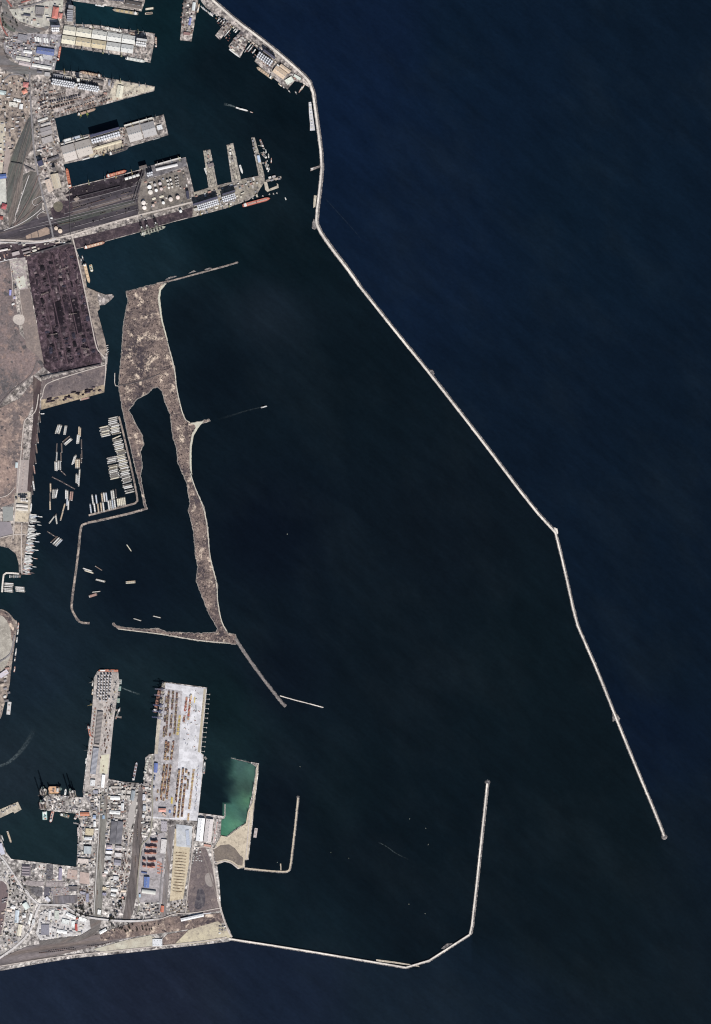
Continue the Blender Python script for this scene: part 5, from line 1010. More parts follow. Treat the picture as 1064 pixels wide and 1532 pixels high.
conveyor(216.5, 250, 198.5, 301, 26, 9, 4, 'dark conveyor slanting down from the transfer tower, the western one')
conveyor(219.5, 250, 202, 303, 26, 9, 3, 'dark conveyor slanting down from the transfer tower, the eastern one')
conveyor(104, 284, 106, 352, 14, 14, 3.5, 'dark conveyor running north to south beside the olive patch')
conveyor(42, 381.5, 108, 363, 12, 14, 6, 'dark conveyor line along the north edge of the coal yard')
conveyor(60, 565, 150, 545, 12, 10, 5, 'dark conveyor line along the south edge of the coal yard')
conveyor(110, 297, 180, 279, 12, 12, 3, 'low dark conveyor across the black coal ground')
T = lambda zx, zy, r, h, c, lab, g=None: tank(180 + zx / 8.185, 225 + zy / 8.185, r / 8.185, h, c, lab, group=g)
WHT, TANT, GRY = (236, 236, 232), (216, 196, 182), (186, 180, 176)
for i, (x, y, r, c) in enumerate(((360, 452, 25, WHT), (372, 515, 28, (226, 216, 204)))): T(x, y, r, 14, c, ('bright white', 'cream')[i] + ' wide tank at the west corner of the upper tank farm')
for i, (x, y, r, c) in enumerate(((428, 425, 17, GRY), (490, 410, 20, (206, 190, 190)), (443, 492, 18, WHT), (505, 475, 18, (206, 182, 176)))): T(x, y, r, 18, c, ('grey tank with a tall shadow', 'rosy grey tank', 'white tank', 'dull rosy tank')[i] + ' in the square of four in the upper tank farm', 'four tanks in a square')
for x, y, r in ((580, 375, 14), (618, 362, 13), (592, 418, 14), (630, 410, 13), (597, 460, 13), (640, 450, 12)): T(x, y, r, 16, (222, 214, 204), 'small cream tank in the double row of six', 'double row of six tanks')
for x, y in ((678, 337), (700, 331), (683, 376), (706, 370), (688, 408), (711, 402), (693, 440), (716, 433), (742, 465)): T(x, y, 9.5, 13, (176, 168, 160), 'tiny dull tank in the easternmost cluster of the tank farm', 'tiny tank cluster')
for i, (x, y, r, c) in enumerate(((620, 603, 25, (232, 216, 206)), (708, 580, 23, (222, 198, 186)), (530, 645, 18, WHT), (408, 675, 17, (206, 180, 166)), (742, 748, 18, WHT))): T(x, y, r, 18, c, ('largest pale rosy tank of the lower tank farm', 'rosy tank east of the largest pale one', 'white tank in the middle of the lower tank farm', 'small tan tank at the west of the lower tank farm', 'lone white tank on the purple ore strip')[i])
for i, (x, y, r) in enumerate(((288, 645, 26), (298, 705, 25))): T(x, y, r, 15, (230, 216, 206), ('upper', 'lower') [i] + ' of two pale wide tanks in the walled western plot')
for i, (x, y, r) in enumerate(((84.3, 341.8, 2.8), (90.4, 346, 3.2))): tank(x, y, r, 12, (206, 182, 158), ('smaller', 'larger')[i] + ' of two tan tanks beside the port road end')
B(280.5, 286, 282, 298, 4, 20, (70, 70, 92), 'flat', 'dark blue block at the east side of the tank farm', name='plant_block', cat='plant')
for (x1, y1, x2, y2) in ((239, 295, 245, 293.5), (228, 298, 233, 296.5)): B(x1, y1, x2, y2, 3, 6, (214, 204, 180), 'gable', 'small cream pump house between the two tank farms', name='pump_house', cat='shed', doors=1, group='pump houses')
B(97, 293, 108, 290, 3, 6, (150, 136, 130), 'gable', 'small brown shed on the black coal ground', name='shed')
B(113, 296, 117, 300, 7, 8, (160, 142, 130), 'flat', 'square tan shed on the black coal ground', name='shed')
B(76, 326, 79, 327, 2.4, 5, (236, 236, 232), 'gable', 'tiny white shed beside the port road', name='shed', doors=1)
# unloaders and ship on the south side of pier E
ship(211, 351, 248.5, 339, 5.0, 'bulk', (150, 160, 146), (176, 176, 156), 'pale green cargo ship with dark square hatches under the three unloaders', n=6, hatch=(52, 50, 54))
for i, (x, y) in enumerate(((213.5, 344), (221.5, 341.5), (234.5, 337.5))): gantry_crane(x, y, -73, (136, 136, 122), ('western', 'middle', 'eastern')[i] + ' grey green unloader above the pale green cargo ship', 'unloaders on the ore quay', 1.0)
ship(126, 371, 157.5, 362.5, 4.6, 'bulk', (170, 100, 82), (206, 150, 122), 'salmon and cream cargo ship at the corner of the coal quay', n=5, hatch=(226, 196, 166))
ship(126.5, 393.5, 134, 424, 4.4, 'bulk', (206, 170, 130), (214, 180, 140), 'yellowish cargo ship moored along the coal yard shore', n=4, hatch=(226, 190, 150))
ship(135.5, 396, 138, 407, 4.4, 'supply', (206, 196, 160), (196, 186, 150), 'short cream crane ship outside the yellowish cargo ship', h=5)
# silos at the east end of the oil pier
f = frame(294, 307.5, 0.955, -0.297)
silo_block([f(2 + i * 3.0, 2 + j * 2.9) for i in range(11) for j in range(3)], 1.35, 42, (196, 198, 206), 'silo in the western cluster at the oil pier end', 'western silo cluster of the oil pier')
silo_block([f(41 + i * 3.0, 1 + j * 2.9) for i in range(7) for j in range(3)], 1.35, 42, (196, 198, 206), 'silo in the eastern cluster at the oil pier end', 'eastern silo cluster of the oil pier')
B(*f(-4, -1), *f(34, -1), 3, 46, (80, 80, 104), 'flat', 'dark elevator house above the western silo cluster', name='elevator_house', cat='elevator', vents=6)
B(*f(42, -2.6), *f(62, -2.6), 2.6, 46, (84, 84, 106), 'flat', 'dark elevator house above the eastern silo cluster', name='elevator_house', cat='elevator', vents=4)
B(*f(-5, 6), *f(1, 6), 4, 16, (200, 196, 190), 'flat', 'pale block at the west end of the silo clusters', name='plant_block', cat='plant')
for i, (u, v) in enumerate(((4, 14), (12, 13.5), (20, 13), (28, 12.4), (36, 12), (44, 11), (52, 10))): x, y = f(u, v); small_building(x, y, 4, 2, .3, 6, i % 4, 'gable', 'small quay shed south of the silo clusters', 'quay sheds south of the silos')
ship(363, 308, 405, 296.5, 5.4, 'tanker', (176, 84, 68), (222, 120, 98), 'large salmon red tanker at the east end of the oil pier', h=9)
# finger piers
for i, (x1, y1, x2, y2) in enumerate(((309.5, 226, 312, 243), (343.5, 216, 347, 236), (378, 208, 381, 226))):
    conveyor(x1 + 1, y1 + 4, x1 + (16, 14, 12)[i], y1 + (56, 56, 52)[i], 8, 8, 2.2, 'pipe gallery along the ' + ('western', 'middle', 'eastern')[i] + ' finger pier', 'pipe galleries on the finger piers')
    for j in range(5): small_building(x1 + j * .7 * 1.2 + rr.uniform(-1, 2), y1 + 3 + j * 5.4, rr.choice((2, 3, 4)), rr.choice((2, 2.5)), -1.36, rr.choice((6, 9)), rr.randrange(10), 'flat', 'small plant house on the ' + ('western', 'middle', 'eastern')[i] + ' finger pier', 'plant houses on the finger piers')
B(311, 249, 320, 246, 5, 14, (130, 118, 118), 'flat', 'dark brown platform house across the western finger pier', name='plant_block', cat='plant', vents=4)
boat(308.5, 257, -70, 12, 2.8, 'white', 'white boat tied to the western finger pier', None)
boat(344.5, 243, -76, 14, 2.6, 'grey', 'pale boat on the west side of the middle finger pier', None)
boat(361, 253.5, -72, 14, 3, 'white', 'white boat on the east side of the middle finger pier', None)
B(386.5, 233, 388.5, 243, 3.6, 9, (176, 196, 226), 'gable', 'pale blue roofed shed on the eastern finger pier', name='shed')
ship(389, 208.5, 394.5, 221, 2.8, 'supply', (110, 80, 76), (150, 126, 120), 'small maroon ship off the eastern finger pier', h=5)
ship(392.5, 230, 399.5, 237, 3.6, 'supply', (176, 168, 160), (160, 148, 142), 'small grey ship off the eastern finger pier', h=5)
ship(397.5, 242, 400.5, 255, 3.2, 'supply', (160, 156, 150), (176, 168, 156), 'slim grey ship south of the two small ones off the eastern finger pier', h=5)
for i, (x, y, a) in enumerate(((386, 218, 0), (390, 229, 10), (389, 244, 0), (396, 248, -20))): dolphin(x, y, a, 'mooring dolphin beside the eastern finger pier', 'dolphins of the eastern finger pier', L=24, k=7)
pontoon(398, 271, 421, 265, 3.2, (150, 140, 130), 'cluttered brown berth reaching east off the oil pier')
for i, (x, y, l, w, c) in enumerate(((404, 266, 4, 3, 3), (410, 264.5, 5, 3, 2), (414, 268, 4, 3, 5), (418, 268, 3, 2, 4), (407, 270, 4, 2, 6))): small_building(x, y, l, w, .3, 8, c, 'flat', 'small pump house on the cluttered brown berth', 'pump houses on the brown berth').location.z = 1.6
slab('berth_ground', [(395, 272), (399.5, 272), (402.5, 283), (415, 277.5), (414, 274), (416.5, 276), (417, 281), (400, 287), (397, 284)], -3, 3, G_cream, 'angular cream berth arm at the east end of the oil pier')
slab('berth_ground', [(379, 280), (382, 279), (386.5, 295), (384, 295), (382.5, 292), (380.5, 292)], -3, 3, G_cream, 'twin armed loading jetty beside the salmon tanker')
slab('berth_ground', smooth([(383, 279), (388, 277.5), (390, 281), (388, 284), (384, 284), (382, 282)], 2), -3, 3.3, G_asph, 'small round turning plate beside the loading jetty')
for i, (x, y) in enumerate(((377, 297), (392, 293.6), (402, 291), (408, 290.4), (413, 289.3))): dolphin(x, y, 15, 'small white mooring dolphin around the salmon tanker', 'dolphins around the tanker', L=8, k=6)
boat(427.5, 297.5, -70, 4.5, 1.5, 'white', 'lone small white boat east of the oil pier', None)
# quay cranes along the northern piers
CR = [(150, 146, 140), (170, 150, 96), (120, 128, 140), (96, 96, 100), (160, 160, 120)]
for (x1, y1, x2, y2), n, ang, lab in (((108, 37, 225, 51), 9, 100, 'grey quay crane on the north edge of the cream warehouse pier'), ((104, 69.5, 200, 86), 7, 98, 'grey quay crane on the south edge of the cream warehouse pier'), ((90, 107, 226, 130), 11, 100, 'quay crane on the north edge of the pointed pier'),
        ((93, 215.5, 130, 204), 3, 105, 'quay crane on the slanting silo pier, north edge near its root'), ((192, 190, 240, 174), 4, 105, 'quay crane on the slanting silo pier, north edge near its tip'), ((150, 232, 186, 221), 4, 80, 'quay crane on the south edge of the slanting silo pier'), ((126, 276, 205, 257), 4, 105, 'quay crane on the coal basin quay'), ((230, 248, 274, 237), 4, 105, 'quay crane on the north edge of the oil pier'), ((296, 321, 350, 306), 5, 105, 'quay crane on the south edge of the oil pier')):
    for i in range(n):
        q = (i + .5 + rr.uniform(-.2, .2)) / n; jib_crane(x1 + (x2 - x1) * q, y1 + (y2 - y1) * q + 1.2, ang + rr.uniform(-35, 35), CR[rr.randrange(5)], lab, lab.replace('quay crane', 'quay cranes'))
# the mole and the breakwater quay
B(285.5, 27, 283.5, 38, 3.2, 8, (120, 130, 196), 'gable', 'blue roofed shed on the top mole', name='shed')
B(291, 4, 289.5, 16, 4.5, 7, (206, 214, 214), 'gable', 'pale roofed shed at the top of the mole', name='shed')
B(275, 50, 285, 51.5, 4, 8, (150, 110, 106), 'flat', 'brownish shed at the foot of the mole', name='shed')
for i in range(9): small_building(275 + rr.uniform(0, 10) + (1 - i / 9) * 5, 8 + i * 5.4, rr.choice((2, 3)), 2, .17, 6, rr.randrange(10), 'gable', 'small shed on the top mole', 'small sheds on the mole')
boat(297, 12, 78, 14, 2.4, 'tan', 'brown boat tied to the east side of the mole', None)
for i, (x, y, a, L, tn) in enumerate(((303, 12, -52, 8, 'grey'), (306, 14, -52, 8, 'blue'), (309.5, 17, -52, 9, 'dark'), (313, 20, -52, 9, 'grey'), (316.5, 22, -52, 8, 'white'), (327, 30, -128, 8, 'grey'), (330.5, 32.5, -128, 8, 'dark'), (334, 34.5, -128, 8, 'grey'), (340.5, 49, -130, 17, 'grey'), (351, 45, -130, 6, 'grey'), (353.5, 47, -130, 6, 'white'), (371, 72, -128, 18, 'grey'), (375, 73, -128, 13, 'grey'), (380, 77, -128, 8, 'white'))):
    boat(x, y, a, L, 1.9, tn, {'grey': 'grey', 'blue': 'bluish', 'dark': 'dark', 'white': 'white'}[tn] + ' vessel berthed in the inlets of the breakwater quay', 'vessels in the breakwater quay inlets')
boat(351.5, 80, -38, 21, 2.4, 'white', 'white vessel moored along the outer face of the breakwater quay', None)
silo_block([(389 + i * 3 - j * 1.7, 80 + i * 2.1 + j * 2.6) for i in range(7) for j in range(3)], 1.4, 36, (190, 192, 200), 'pale silo on the breakwater quay', 'silos on the breakwater quay')
B(395, 76.5, 412, 89, 3, 40, (84, 82, 104), 'flat', 'dark elevator house behind the breakwater silos', name='elevator_house', cat='elevator', vents=4)
B(411, 103, 427, 114.5, 11, 12, (208, 180, 150), 'gable', 'large tan roofed warehouse on the breakwater quay', sky=5, vents=3)
B(419.5, 98, 434, 108.5, 5, 12, (214, 186, 156), 'gable', 'narrow tan roofed warehouse east of the large one on the breakwater quay', sky=3)
B(428, 124, 438, 118, 8, 7, (214, 220, 204), 'flat', 'pale green flat hall on the breakwater quay', vents=4)
B(440, 113, 450, 119, 4, 7, (200, 208, 196), 'flat', 'small pale hall beside the pale green one', name='shed')
ship(407.5, 117.5, 384, 100.5, 4.4, 'bulk', (196, 180, 150), (176, 156, 130), 'cream cargo ship along the breakwater quay', n=5, hatch=(206, 170, 140))
for i, (x, y, a, L) in enumerate(((419, 127, 140, 7), (424, 130, 130, 6), (433, 137, -55, 6), (443, 139, -62, 6), (450, 134, -120, 12), (453, 131, -120, 10))): boat(x, y, a, L, 2, ('tan', 'dark', 'dark', 'dark', 'rust', 'tan')[i], ('small tan', 'small dark', 'small dark', 'small dark', 'reddish', 'brown')[i] + ' boat below the pale green hall', 'boats below the pale green hall')
for i in range(26):
    t_ = i / 26; x = 322 + t_ * 128; y = 16 + t_ * 100; o = rr.uniform(2, 9)
    small_building(x - o * .55, y + o * .7, rr.choice((2, 3, 4)), rr.choice((2, 2.5)), -.67, rr.choice((5, 6, 8)), rr.randrange(10), rr.choice(('gable', 'flat')), 'small building strung along the breakwater quay', 'small buildings on the breakwater quay')
for i in range(10): small_building(347 + rr.uniform(0, 18), 50 + rr.uniform(0, 26) + 2, rr.choice((3, 4, 5)), 2.5, -.67, 7, rr.randrange(10), 'gable', 'workshop on the square quay between the two inlets', 'workshops on the square quay')
for i in range(8): boat(464 + i * .4, 156 + i * 5, 170, 4.5, 1.5, ('white', 'cream')[i % 2], 'small pale boat at the white boat landing', 'small boats at the white landing')
ship(353, 161, 371.5, 166.3, 2.1, 'small', (236, 234, 230), (226, 224, 220), 'white moving ship in the inner harbour with a wake behind', cat='ship', h=6, name='passenger_ship')
boat(376.5, 168, -20, 5, 1.4, 'rust', 'small reddish boat just ahead of the white moving ship', None)
boat(467, 252, 200, 4, 1.4, 'white', 'small white boat at the hooked landing', None)
# ================================================================ COAL TERMINAL
tops = [(46, 392), (57.5, 389), (69, 386), (81, 382), (92.5, 378.5), (104, 375)]
bots = [(80, 548), (92, 546), (104, 544), (116, 542), (128, 540), (140, 537)]
HC = [(40, 31, 42), (60, 47, 57), (92, 77, 84), (54, 50, 68), (76, 60, 70), (26, 20, 30), (124, 106, 108)]
for q, lab in (([(79, 453), (91, 450), (95, 483), (84, 486)], 'western'), ([(104, 449), (115, 446), (124, 496), (114, 500)], 'eastern')):
    Z('coal_bed', q, ground('black_coal', (30, 20, 32), (22, 15, 26), (48, 36, 46), 60, 8, .36, 0, contrast=.3), lab + ' flat bed of black coal in the middle of the coal yard', 'yard')
k = 0
for r_, (t_, b_) in enumerate(zip(tops, bots)):
    y = 0.03 + rr.uniform(0, .02)
    while y < .96:
        l = rr.choice((.014, .018, .024, .03, .045, .07)); c = HC[rr.randrange(7)]
        x = t_[0] + (b_[0] - t_[0]) * (y + l / 2) + rr.uniform(-2.4, 2.4) + 3.6; yy = t_[1] + (b_[1] - t_[1]) * (y + l / 2)
        if (452 < yy < 484 and r_ == 1) or (450 < yy < 498 and r_ == 3 and rr.random() < .8): y += l; continue
        heap(x, yy, l * 160 * S, rr.uniform(12, 44), rr.uniform(3, 9), -1.35 + rr.uniform(-.25, .25), c, 'dark mineral heap in the ' + ordinal(r_ + 1) + ' long row of the coal yard', 'heaps in the coal yard', 40 + k % 9); k += 1
        y += l + rr.choice((-.008, -.004, .0, .008, .02))
for r_, (t_, b_) in enumerate(zip(tops[1:], bots[1:])): road([(t_[0] - 2.6, t_[1]), (b_[0] - 2.6, b_[1])], 1.5, ground('coal_track', (92, 68, 78), (72, 54, 64), (112, 90, 96), 90, 8, .36, 0, contrast=.2), 'straight brown machine track, ' + ordinal(r_ + 1) + ' from the west in the coal yard', 'track', 0)
def stacker(x, y, ang, label):
    t = link('stacker_reclaimer', None, None, P(x, y, 4), math.radians(ang)); c = (136, 120, 112)
    MB().box(0, 0, 0, 3, 12, 9).box(0, 0, 3, 12, 5, 5).ob('carriage', paint(c), t)
    m = MB()
    for s in (-1, 1): m.bar((-18, s * 1.6, 14), (36, s * 1.6, 11), 1.2)
    for i in range(9): m.bar((-18 + i * 6, -1.6, 13.6 - i * .3), (-18 + i * 6, 1.6, 13.6 - i * .3), .7)
    m.bar((0, 0, 12), (0, 0, 26), 1.4).bar((0, 0, 26), (34, 0, 12), .7).bar((0, 0, 26), (-17, 0, 14), .7); m.ob('boom', paint(c), t)
    MB().box(-18, 0, 11, 16, 6, 6).ob('counterweight', paint((150, 140, 130)), t)
    w = MB(); w.bar((36, -1, 11), (36, 1, 11), 7); w.ob('bucket_wheel', paint((96, 84, 80)), t); tag(t, label, 'stacker', 'stacking machines in the coal yard')
for x, y, a, lab in ((66, 440, 20, 'in the western rows'), (97, 402, 200, 'near the north end'), (108, 470, 10, 'in the middle rows'), (82, 500, 190, 'in the southern half'), (130, 522, 170, 'near the south east corner')): stacker(x, y, a, 'brown stacking machine ' + lab + ' of the coal yard')
for x1, y1, x2, y2, w, c, lab in ((-2, 376, 12, 373, 2.6, (216, 206, 200), 'long pale shed at the west edge above the coal yard'), (18.5, 381, 29.5, 378, 5, (190, 176, 176), 'rosy ribbed shed above the lorry lot'), (33, 374.5, 44, 371.5, 3, (150, 136, 138), 'dull shed north of the coal yard, upper of two'), (35, 379.5, 46, 376.5, 2.4, (150, 138, 136), 'dull slim shed north of the coal yard, lower of two'), (48, 371, 54, 369.5, 2, (206, 196, 180), 'tiny cream shed north of the coal yard, upper of two'), (49, 376, 55, 374, 3, (206, 200, 186), 'small cream shed north of the coal yard, lower of two')):
    B(x1, y1, x2, y2, w, 9, c, 'bays' if 'ribbed' in lab else 'gable', lab, name='shed', n=5)
B(16, 434, 15.5, 442, 3, 8, (150, 150, 222), 'gable', 'lilac blue roofed shed beside the thin track in the dry field', name='shed')
B(20.5, 445, 23.5, 445.5, 4, 7, (176, 166, 196), 'gable', 'small lilac shed south east of the lilac blue one', name='shed')
B(18, 456, 22, 454, 2.6, 7, (236, 230, 224), 'gable', 'small white shed in the dry field', name='shed')
for i in range(13): lorry(17 + (i % 2) * 8 + rr.uniform(-1, 1) + i * .55, 394 + i * 3.1, rr.uniform(0, 3), rr.randrange(6), 'lorry parked in the rosy lot west of the coal yard', 'lorries in the rosy lot')
for i in range(26):
    q = rr.random(); x = 68 + q * 84; y = 603 - q * 21 + rr.uniform(-6, 2)
    heap(x, y, rr.uniform(20, 46), rr.uniform(14, 20), rr.uniform(5, 8), .22, HC[rr.randrange(3)], 'dark heap on the straw coloured quay strip', 'heaps on the straw quay', 60 + i % 4)
barge(127, 596.5, 14, 'rust', 'rusty barge lying below the straw coloured quay strip', None, L=15, B=3)
for i, (x, y) in enumerate(((122, 388), (124, 384))): boat(x, y + 2, -75, 8, 2, 'dark', 'dark launch at the coal yard corner', 'launches at the coal corner')
pontoon(129, 470, 129.6, 471, 1, (120, 110, 110), 'tiny work float on the coal shore') if False else None
for i in range(5): boat(160.5 + (i % 2) * .8, 517 + i * 3.2, 20, 4.5, 1.3, ('grey', 'dark', 'white', 'grey', 'brown')[i], ('grey', 'dark', 'white', 'grey', 'brown')[i] + ' small boat at the south east corner of the coal yard', 'boats at the coal corner')
# western quay: brown barges on the tracks side, plant, crowded boats
for i in range(8): barge(59 - i * 1.62 + .6, 625 + i * 15.5, 98 - 180 * (i % 2), ('brown', 'dark', 'rust')[i % 3], ('brown', 'dark', 'rusty')[i % 3] + ' barge tied end to end along the western quay', 'barges along the western quay', L=14.5, B=2.0, kind=('open', 'covered')[i % 2])
barge(50.5, 726, 98, 'white', 'white barge at the south end of the barge line on the western quay', None, L=16, B=2.4)
boat(64, 619, 0, 6, 1.6, 'white', 'small white boat at the north end of the western quay', None)
boat(46.5, 759, 82, 13, 2.6, 'white', 'white vessel beside the small western plant', None)
B(25, 756, 42, 757.5, 4, 10, (214, 206, 196), 'gable', 'cream hall, upper of two beside the small western plant', vents=2)
B(25, 761.5, 42, 763, 4, 9, (206, 198, 186), 'gable', 'cream hall, lower of two beside the small western plant', vents=2)
silo_block([(33 + i * 2.8, 746 + j * 2.8) for i in range(3) for j in range(2)], 1.3, 34, (190, 184, 180), 'dull silo of the small western plant', 'silos of the western plant')
for i, (x, y) in enumerate(((25, 746), (29, 742), (40, 742), (41, 750))): small_building(x, y, 3, 2.5, 0.1, 12, (9, 4, 2, 3)[i], 'flat', ('dark', 'slate', 'grey', 'white')[i] + ' process house of the small western plant', 'process houses of the western plant')
B(25.5, 692, 24.8, 700, 3.6, 6, (206, 220, 222), 'gable', 'pale aqua roofed shed at the head of the rosy storage strip', name='shed')
for i in range(9): container_stack(36.5 - i * .45, 694 + i * 5, 1.47, i % 5, 'low rosy goods on the storage strip of the western quay', 'goods on the western storage strip', long=1, high=1, wide=3, pal=[(190, 166, 156), (176, 156, 150), (206, 182, 170)], name='goods_stack')
tones = ['white', 'grey', 'pale', 'blue', 'white', 'rust', 'grey', 'dark', 'white', 'pale']
for i in range(44):
    y = 770 + i * 2.06; x0 = 44.5 - (y - 770) * .118; L = rr.choice((10, 11, 12, 13, 14)) if i not in (5, 14, 42) else 18
    if i in (7, 29): continue
    tn = tones[rr.randrange(10)]
    boat(x0 + L / 2 + .2, y, rr.uniform(-10, -3), L, rr.choice((1.7, 2.0)), tn, ('bluish' if tn == 'blue' else 'reddish' if tn == 'rust' else tn) + ' boat in the crowded row along the western quay', 'boats in the crowded row')
for i in range(7):
    y = 773 + i * 12.5; x0 = 45 - (y - 770) * .118; boat(x0 + 16, y, rr.uniform(-12, -4), 7, 1.5, tones[i], ('bluish' if tones[i] == 'blue' else 'reddish' if tones[i] == 'rust' else tones[i]) + ' boat tied outside the crowded row', 'boats outside the crowded row')
for i, (x, y, tn) in enumerate(((14, 872.8, 'white'), (14, 875, 'pale'), (13, 877.5, 'white'), (12.5, 880.6, 'pale'), (12.8, 882.9, 'white'), (13, 885, 'pale'))): barge(x, y, -4 if i < 3 else -6, tn, tn + ' barge in the western bundle below the bent concrete quay', 'bundle below the bent quay', L=14.5, B=1.9)
for i in range(4): barge(29.8 + i * .4, 878.5 + i * 2.1, -4, ('white', 'pale')[i % 2], ('white', 'pale')[i % 2] + ' barge in the eastern bundle below the bent concrete quay', 'eastern bundle below the bent quay', L=14.5, B=1.9)
for i in range(6): boat(15 + i * 3, 862.5, -88, rr.choice((4, 5, 6)), 1.3, tones[i], ('bluish' if tones[i] == 'blue' else 'reddish' if tones[i] == 'rust' else tones[i]) + ' small boat hanging off the bent concrete quay', 'small boats off the bent quay')
# ================================================================ BARGE BASIN
Zb = lambda x, y: (x / 4.433, 600 + y / 4.433)
def raft(y0, y1, n, depth, ang=13.0, tones=('pale', 'white', 'cream')):
    """barges lying across the slanting quay between zoom heights y0..y1"""
    for i in range(n):
        y = y0 + (y1 - y0) * (i / max(1, n - 1)) if n > 1 else y0
        for d in range(depth):
            if d and rr.random() < .12: continue
            xq = 785 + (y - 100) * .222; off = 36 + d * 69 + rr.uniform(-5, 8); x, yy = Zb(xq - off * .976, y + off * .217)
            barge(x, yy, ang + (180 if rr.random() < .4 else 0), tones[rr.randrange(len(tones))], 'pale barge ' + ('next to' if d == 0 else 'in the outer file off') + ' the bent floating quay', 'raft of barges at the bent floating quay', L=14.6, B=2.0, kind='covered' if rr.random() < .75 else 'open')
raft(103, 138, 4, 1); raft(148, 196, 6, 2); raft(207, 216, 1, 2); raft(232, 232, 1, 1, 24); raft(248, 306, 6, 1); raft(284, 296, 2, 2); raft(318, 340, 3, 1); raft(352, 478, 13, 2); raft(488, 488, 1, 2); raft(500, 530, 4, 1, 17, ('dark', 'grey', 'pale')); raft(548, 566, 3, 1); raft(584, 598, 2, 1)
bx = lambda zx, zy, a, tn, lab, g, **k: barge(*Zb(zx, zy), a, tn, lab, g, **k)
for i, (x, y, tn) in enumerate(((602, 712, 'blue'), (615, 652, 'white'), (628, 706, 'white'), (640, 650, 'blue'), (652, 710, 'tan'), (672, 702, 'tan'), (687, 702, 'white'), (678, 640, 'tan'), (692, 636, 'white'), (707, 636, 'blue'), (722, 690, 'white'), (735, 686, 'pale'), (748, 684, 'blue'), (742, 624, 'white'), (754, 620, 'pale'), (762, 680, 'white'))):
    bx(x, y, 97, tn, {'blue': 'bluish', 'white': 'white', 'tan': 'tan', 'pale': 'pale'}[tn] + ' barge standing upright against the lower arm of the bent quay', 'barges on the lower arm', L=15, B=2.4)
bx(770, 612, 95, 'dark', 'thin dark barge in the upright group on the lower arm of the bent quay', None, L=14, B=1.4)
for i in range(5): bx(782 + i * 11.5, 672 - i * 2.4, 96, 'cream', 'cream barge in the tight block at the bent quay corner', 'cream barge block', L=12.5, B=2.5)
GR = [('grey white', 'north western', [(378, 186, 72, 'pale'), (389, 184, 72, 'white'), (400, 188, 72, 'pale')]), ('slim grey', 'second northern', [(430, 192, 80, 'pale'), (438, 192, 80, 'grey')]),
      ('slanting', 'slanting', [(440, 252, 40, 'brown'), (450, 266, 40, 'white'), (457, 272, 40, 'pale')]), ('long brown', 'western column', [(410, 310, 92, 'brown'), (405, 372, 92, 'brown')]), ('dark', 'western column', [(377, 310, 86, 'dark'), (377, 366, 86, 'grey')]),
      ('pale', 'western square', [(367, 430, 92, 'pale'), (377, 432, 92, 'white'), (389, 424, 92, 'pale'), (401, 424, 92, 'grey')]), ('north eastern', 'north eastern column', [(524, 198, 88, 'tan'), (533, 206, 88, 'tan'), (514, 252, 84, 'white'), (524, 250, 84, 'pale')]),
      ('thin dark', 'eastern column', [(541, 284, 91, 'dark'), (543, 352, 91, 'dark'), (540, 380, 91, 'brown')]), ('pale', 'eastern pair', [(488, 392, 72, 'white'), (497, 386, 72, 'pale')]), ('tan', 'tan block', [(505, 414, 88, 'tan'), (515, 414, 88, 'cream'), (526, 414, 88, 'tan')]),
      ('grey', 'south eastern column', [(528, 480, 87, 'pale'), (524, 534, 87, 'white'), (507, 512, 88, 'pale'), (516, 518, 88, 'grey')]), ('tan', 'south western column', [(336, 574, 91, 'tan'), (333, 640, 91, 'brown'), (333, 690, 91, 'tan')]),
      ('grey', 'south western trio', [(352, 614, 86, 'pale'), (363, 614, 82, 'grey'), (376, 612, 78, 'white')]), ('mixed', 'southern middle', [(438, 618, 90, 'white'), (449, 622, 90, 'pale'), (446, 664, 88, 'blue'), (454, 690, 88, 'white')]),
      ('rusty', 'southern middle', [(468, 628, 84, 'rust'), (480, 630, 84, 'rust')]), ('orange tan', 'long southern', [(424, 708, 74, 'tan'), (410, 762, 74, 'tan')]), ('angled', 'southern V', [(346, 786, 52, 'pale'), (358, 772, 52, 'dark'), (374, 784, 98, 'pale')]),
      ('diagonal', 'southernmost', [(360, 918, 42, 'brown'), (374, 926, 46, 'white'), (386, 934, 46, 'pale'), (394, 940, 46, 'blue')])]
for lab, place, lst in GR:
    for i, (x, y, a, tn) in enumerate(lst):
        n_ = {'blue': 'bluish', 'rust': 'rusty', 'grey': 'grey', 'pale': 'pale grey'}.get(tn, tn)
        bx(x, y, a, tn, n_ + ' barge in the ' + place + ' group of the basin', 'barges lying in the open basin', L=14.5, B=2.3 if tn not in ('dark', 'brown') else 1.9, kind='open' if tn in ('brown', 'dark') else 'covered')
for x1, y1, x2, y2, lab in ((345, 503, 420, 540, 'north western of two dark pontoons in a line across the barge basin'), (423, 543, 498, 584, 'south eastern of two dark pontoons in a line across the barge basin'), (400, 458, 438, 494, 'short brown pontoon slanting below the western square of barges'), (313, 864, 372, 902, 'thin dark pontoon beside the southernmost barges')):
    pontoon(*Zb(x1, y1), *Zb(x2, y2), 1.7, (92, 80, 80), lab)
Zc = lambda x, y: (x / 4.433, 800 + y / 4.433)
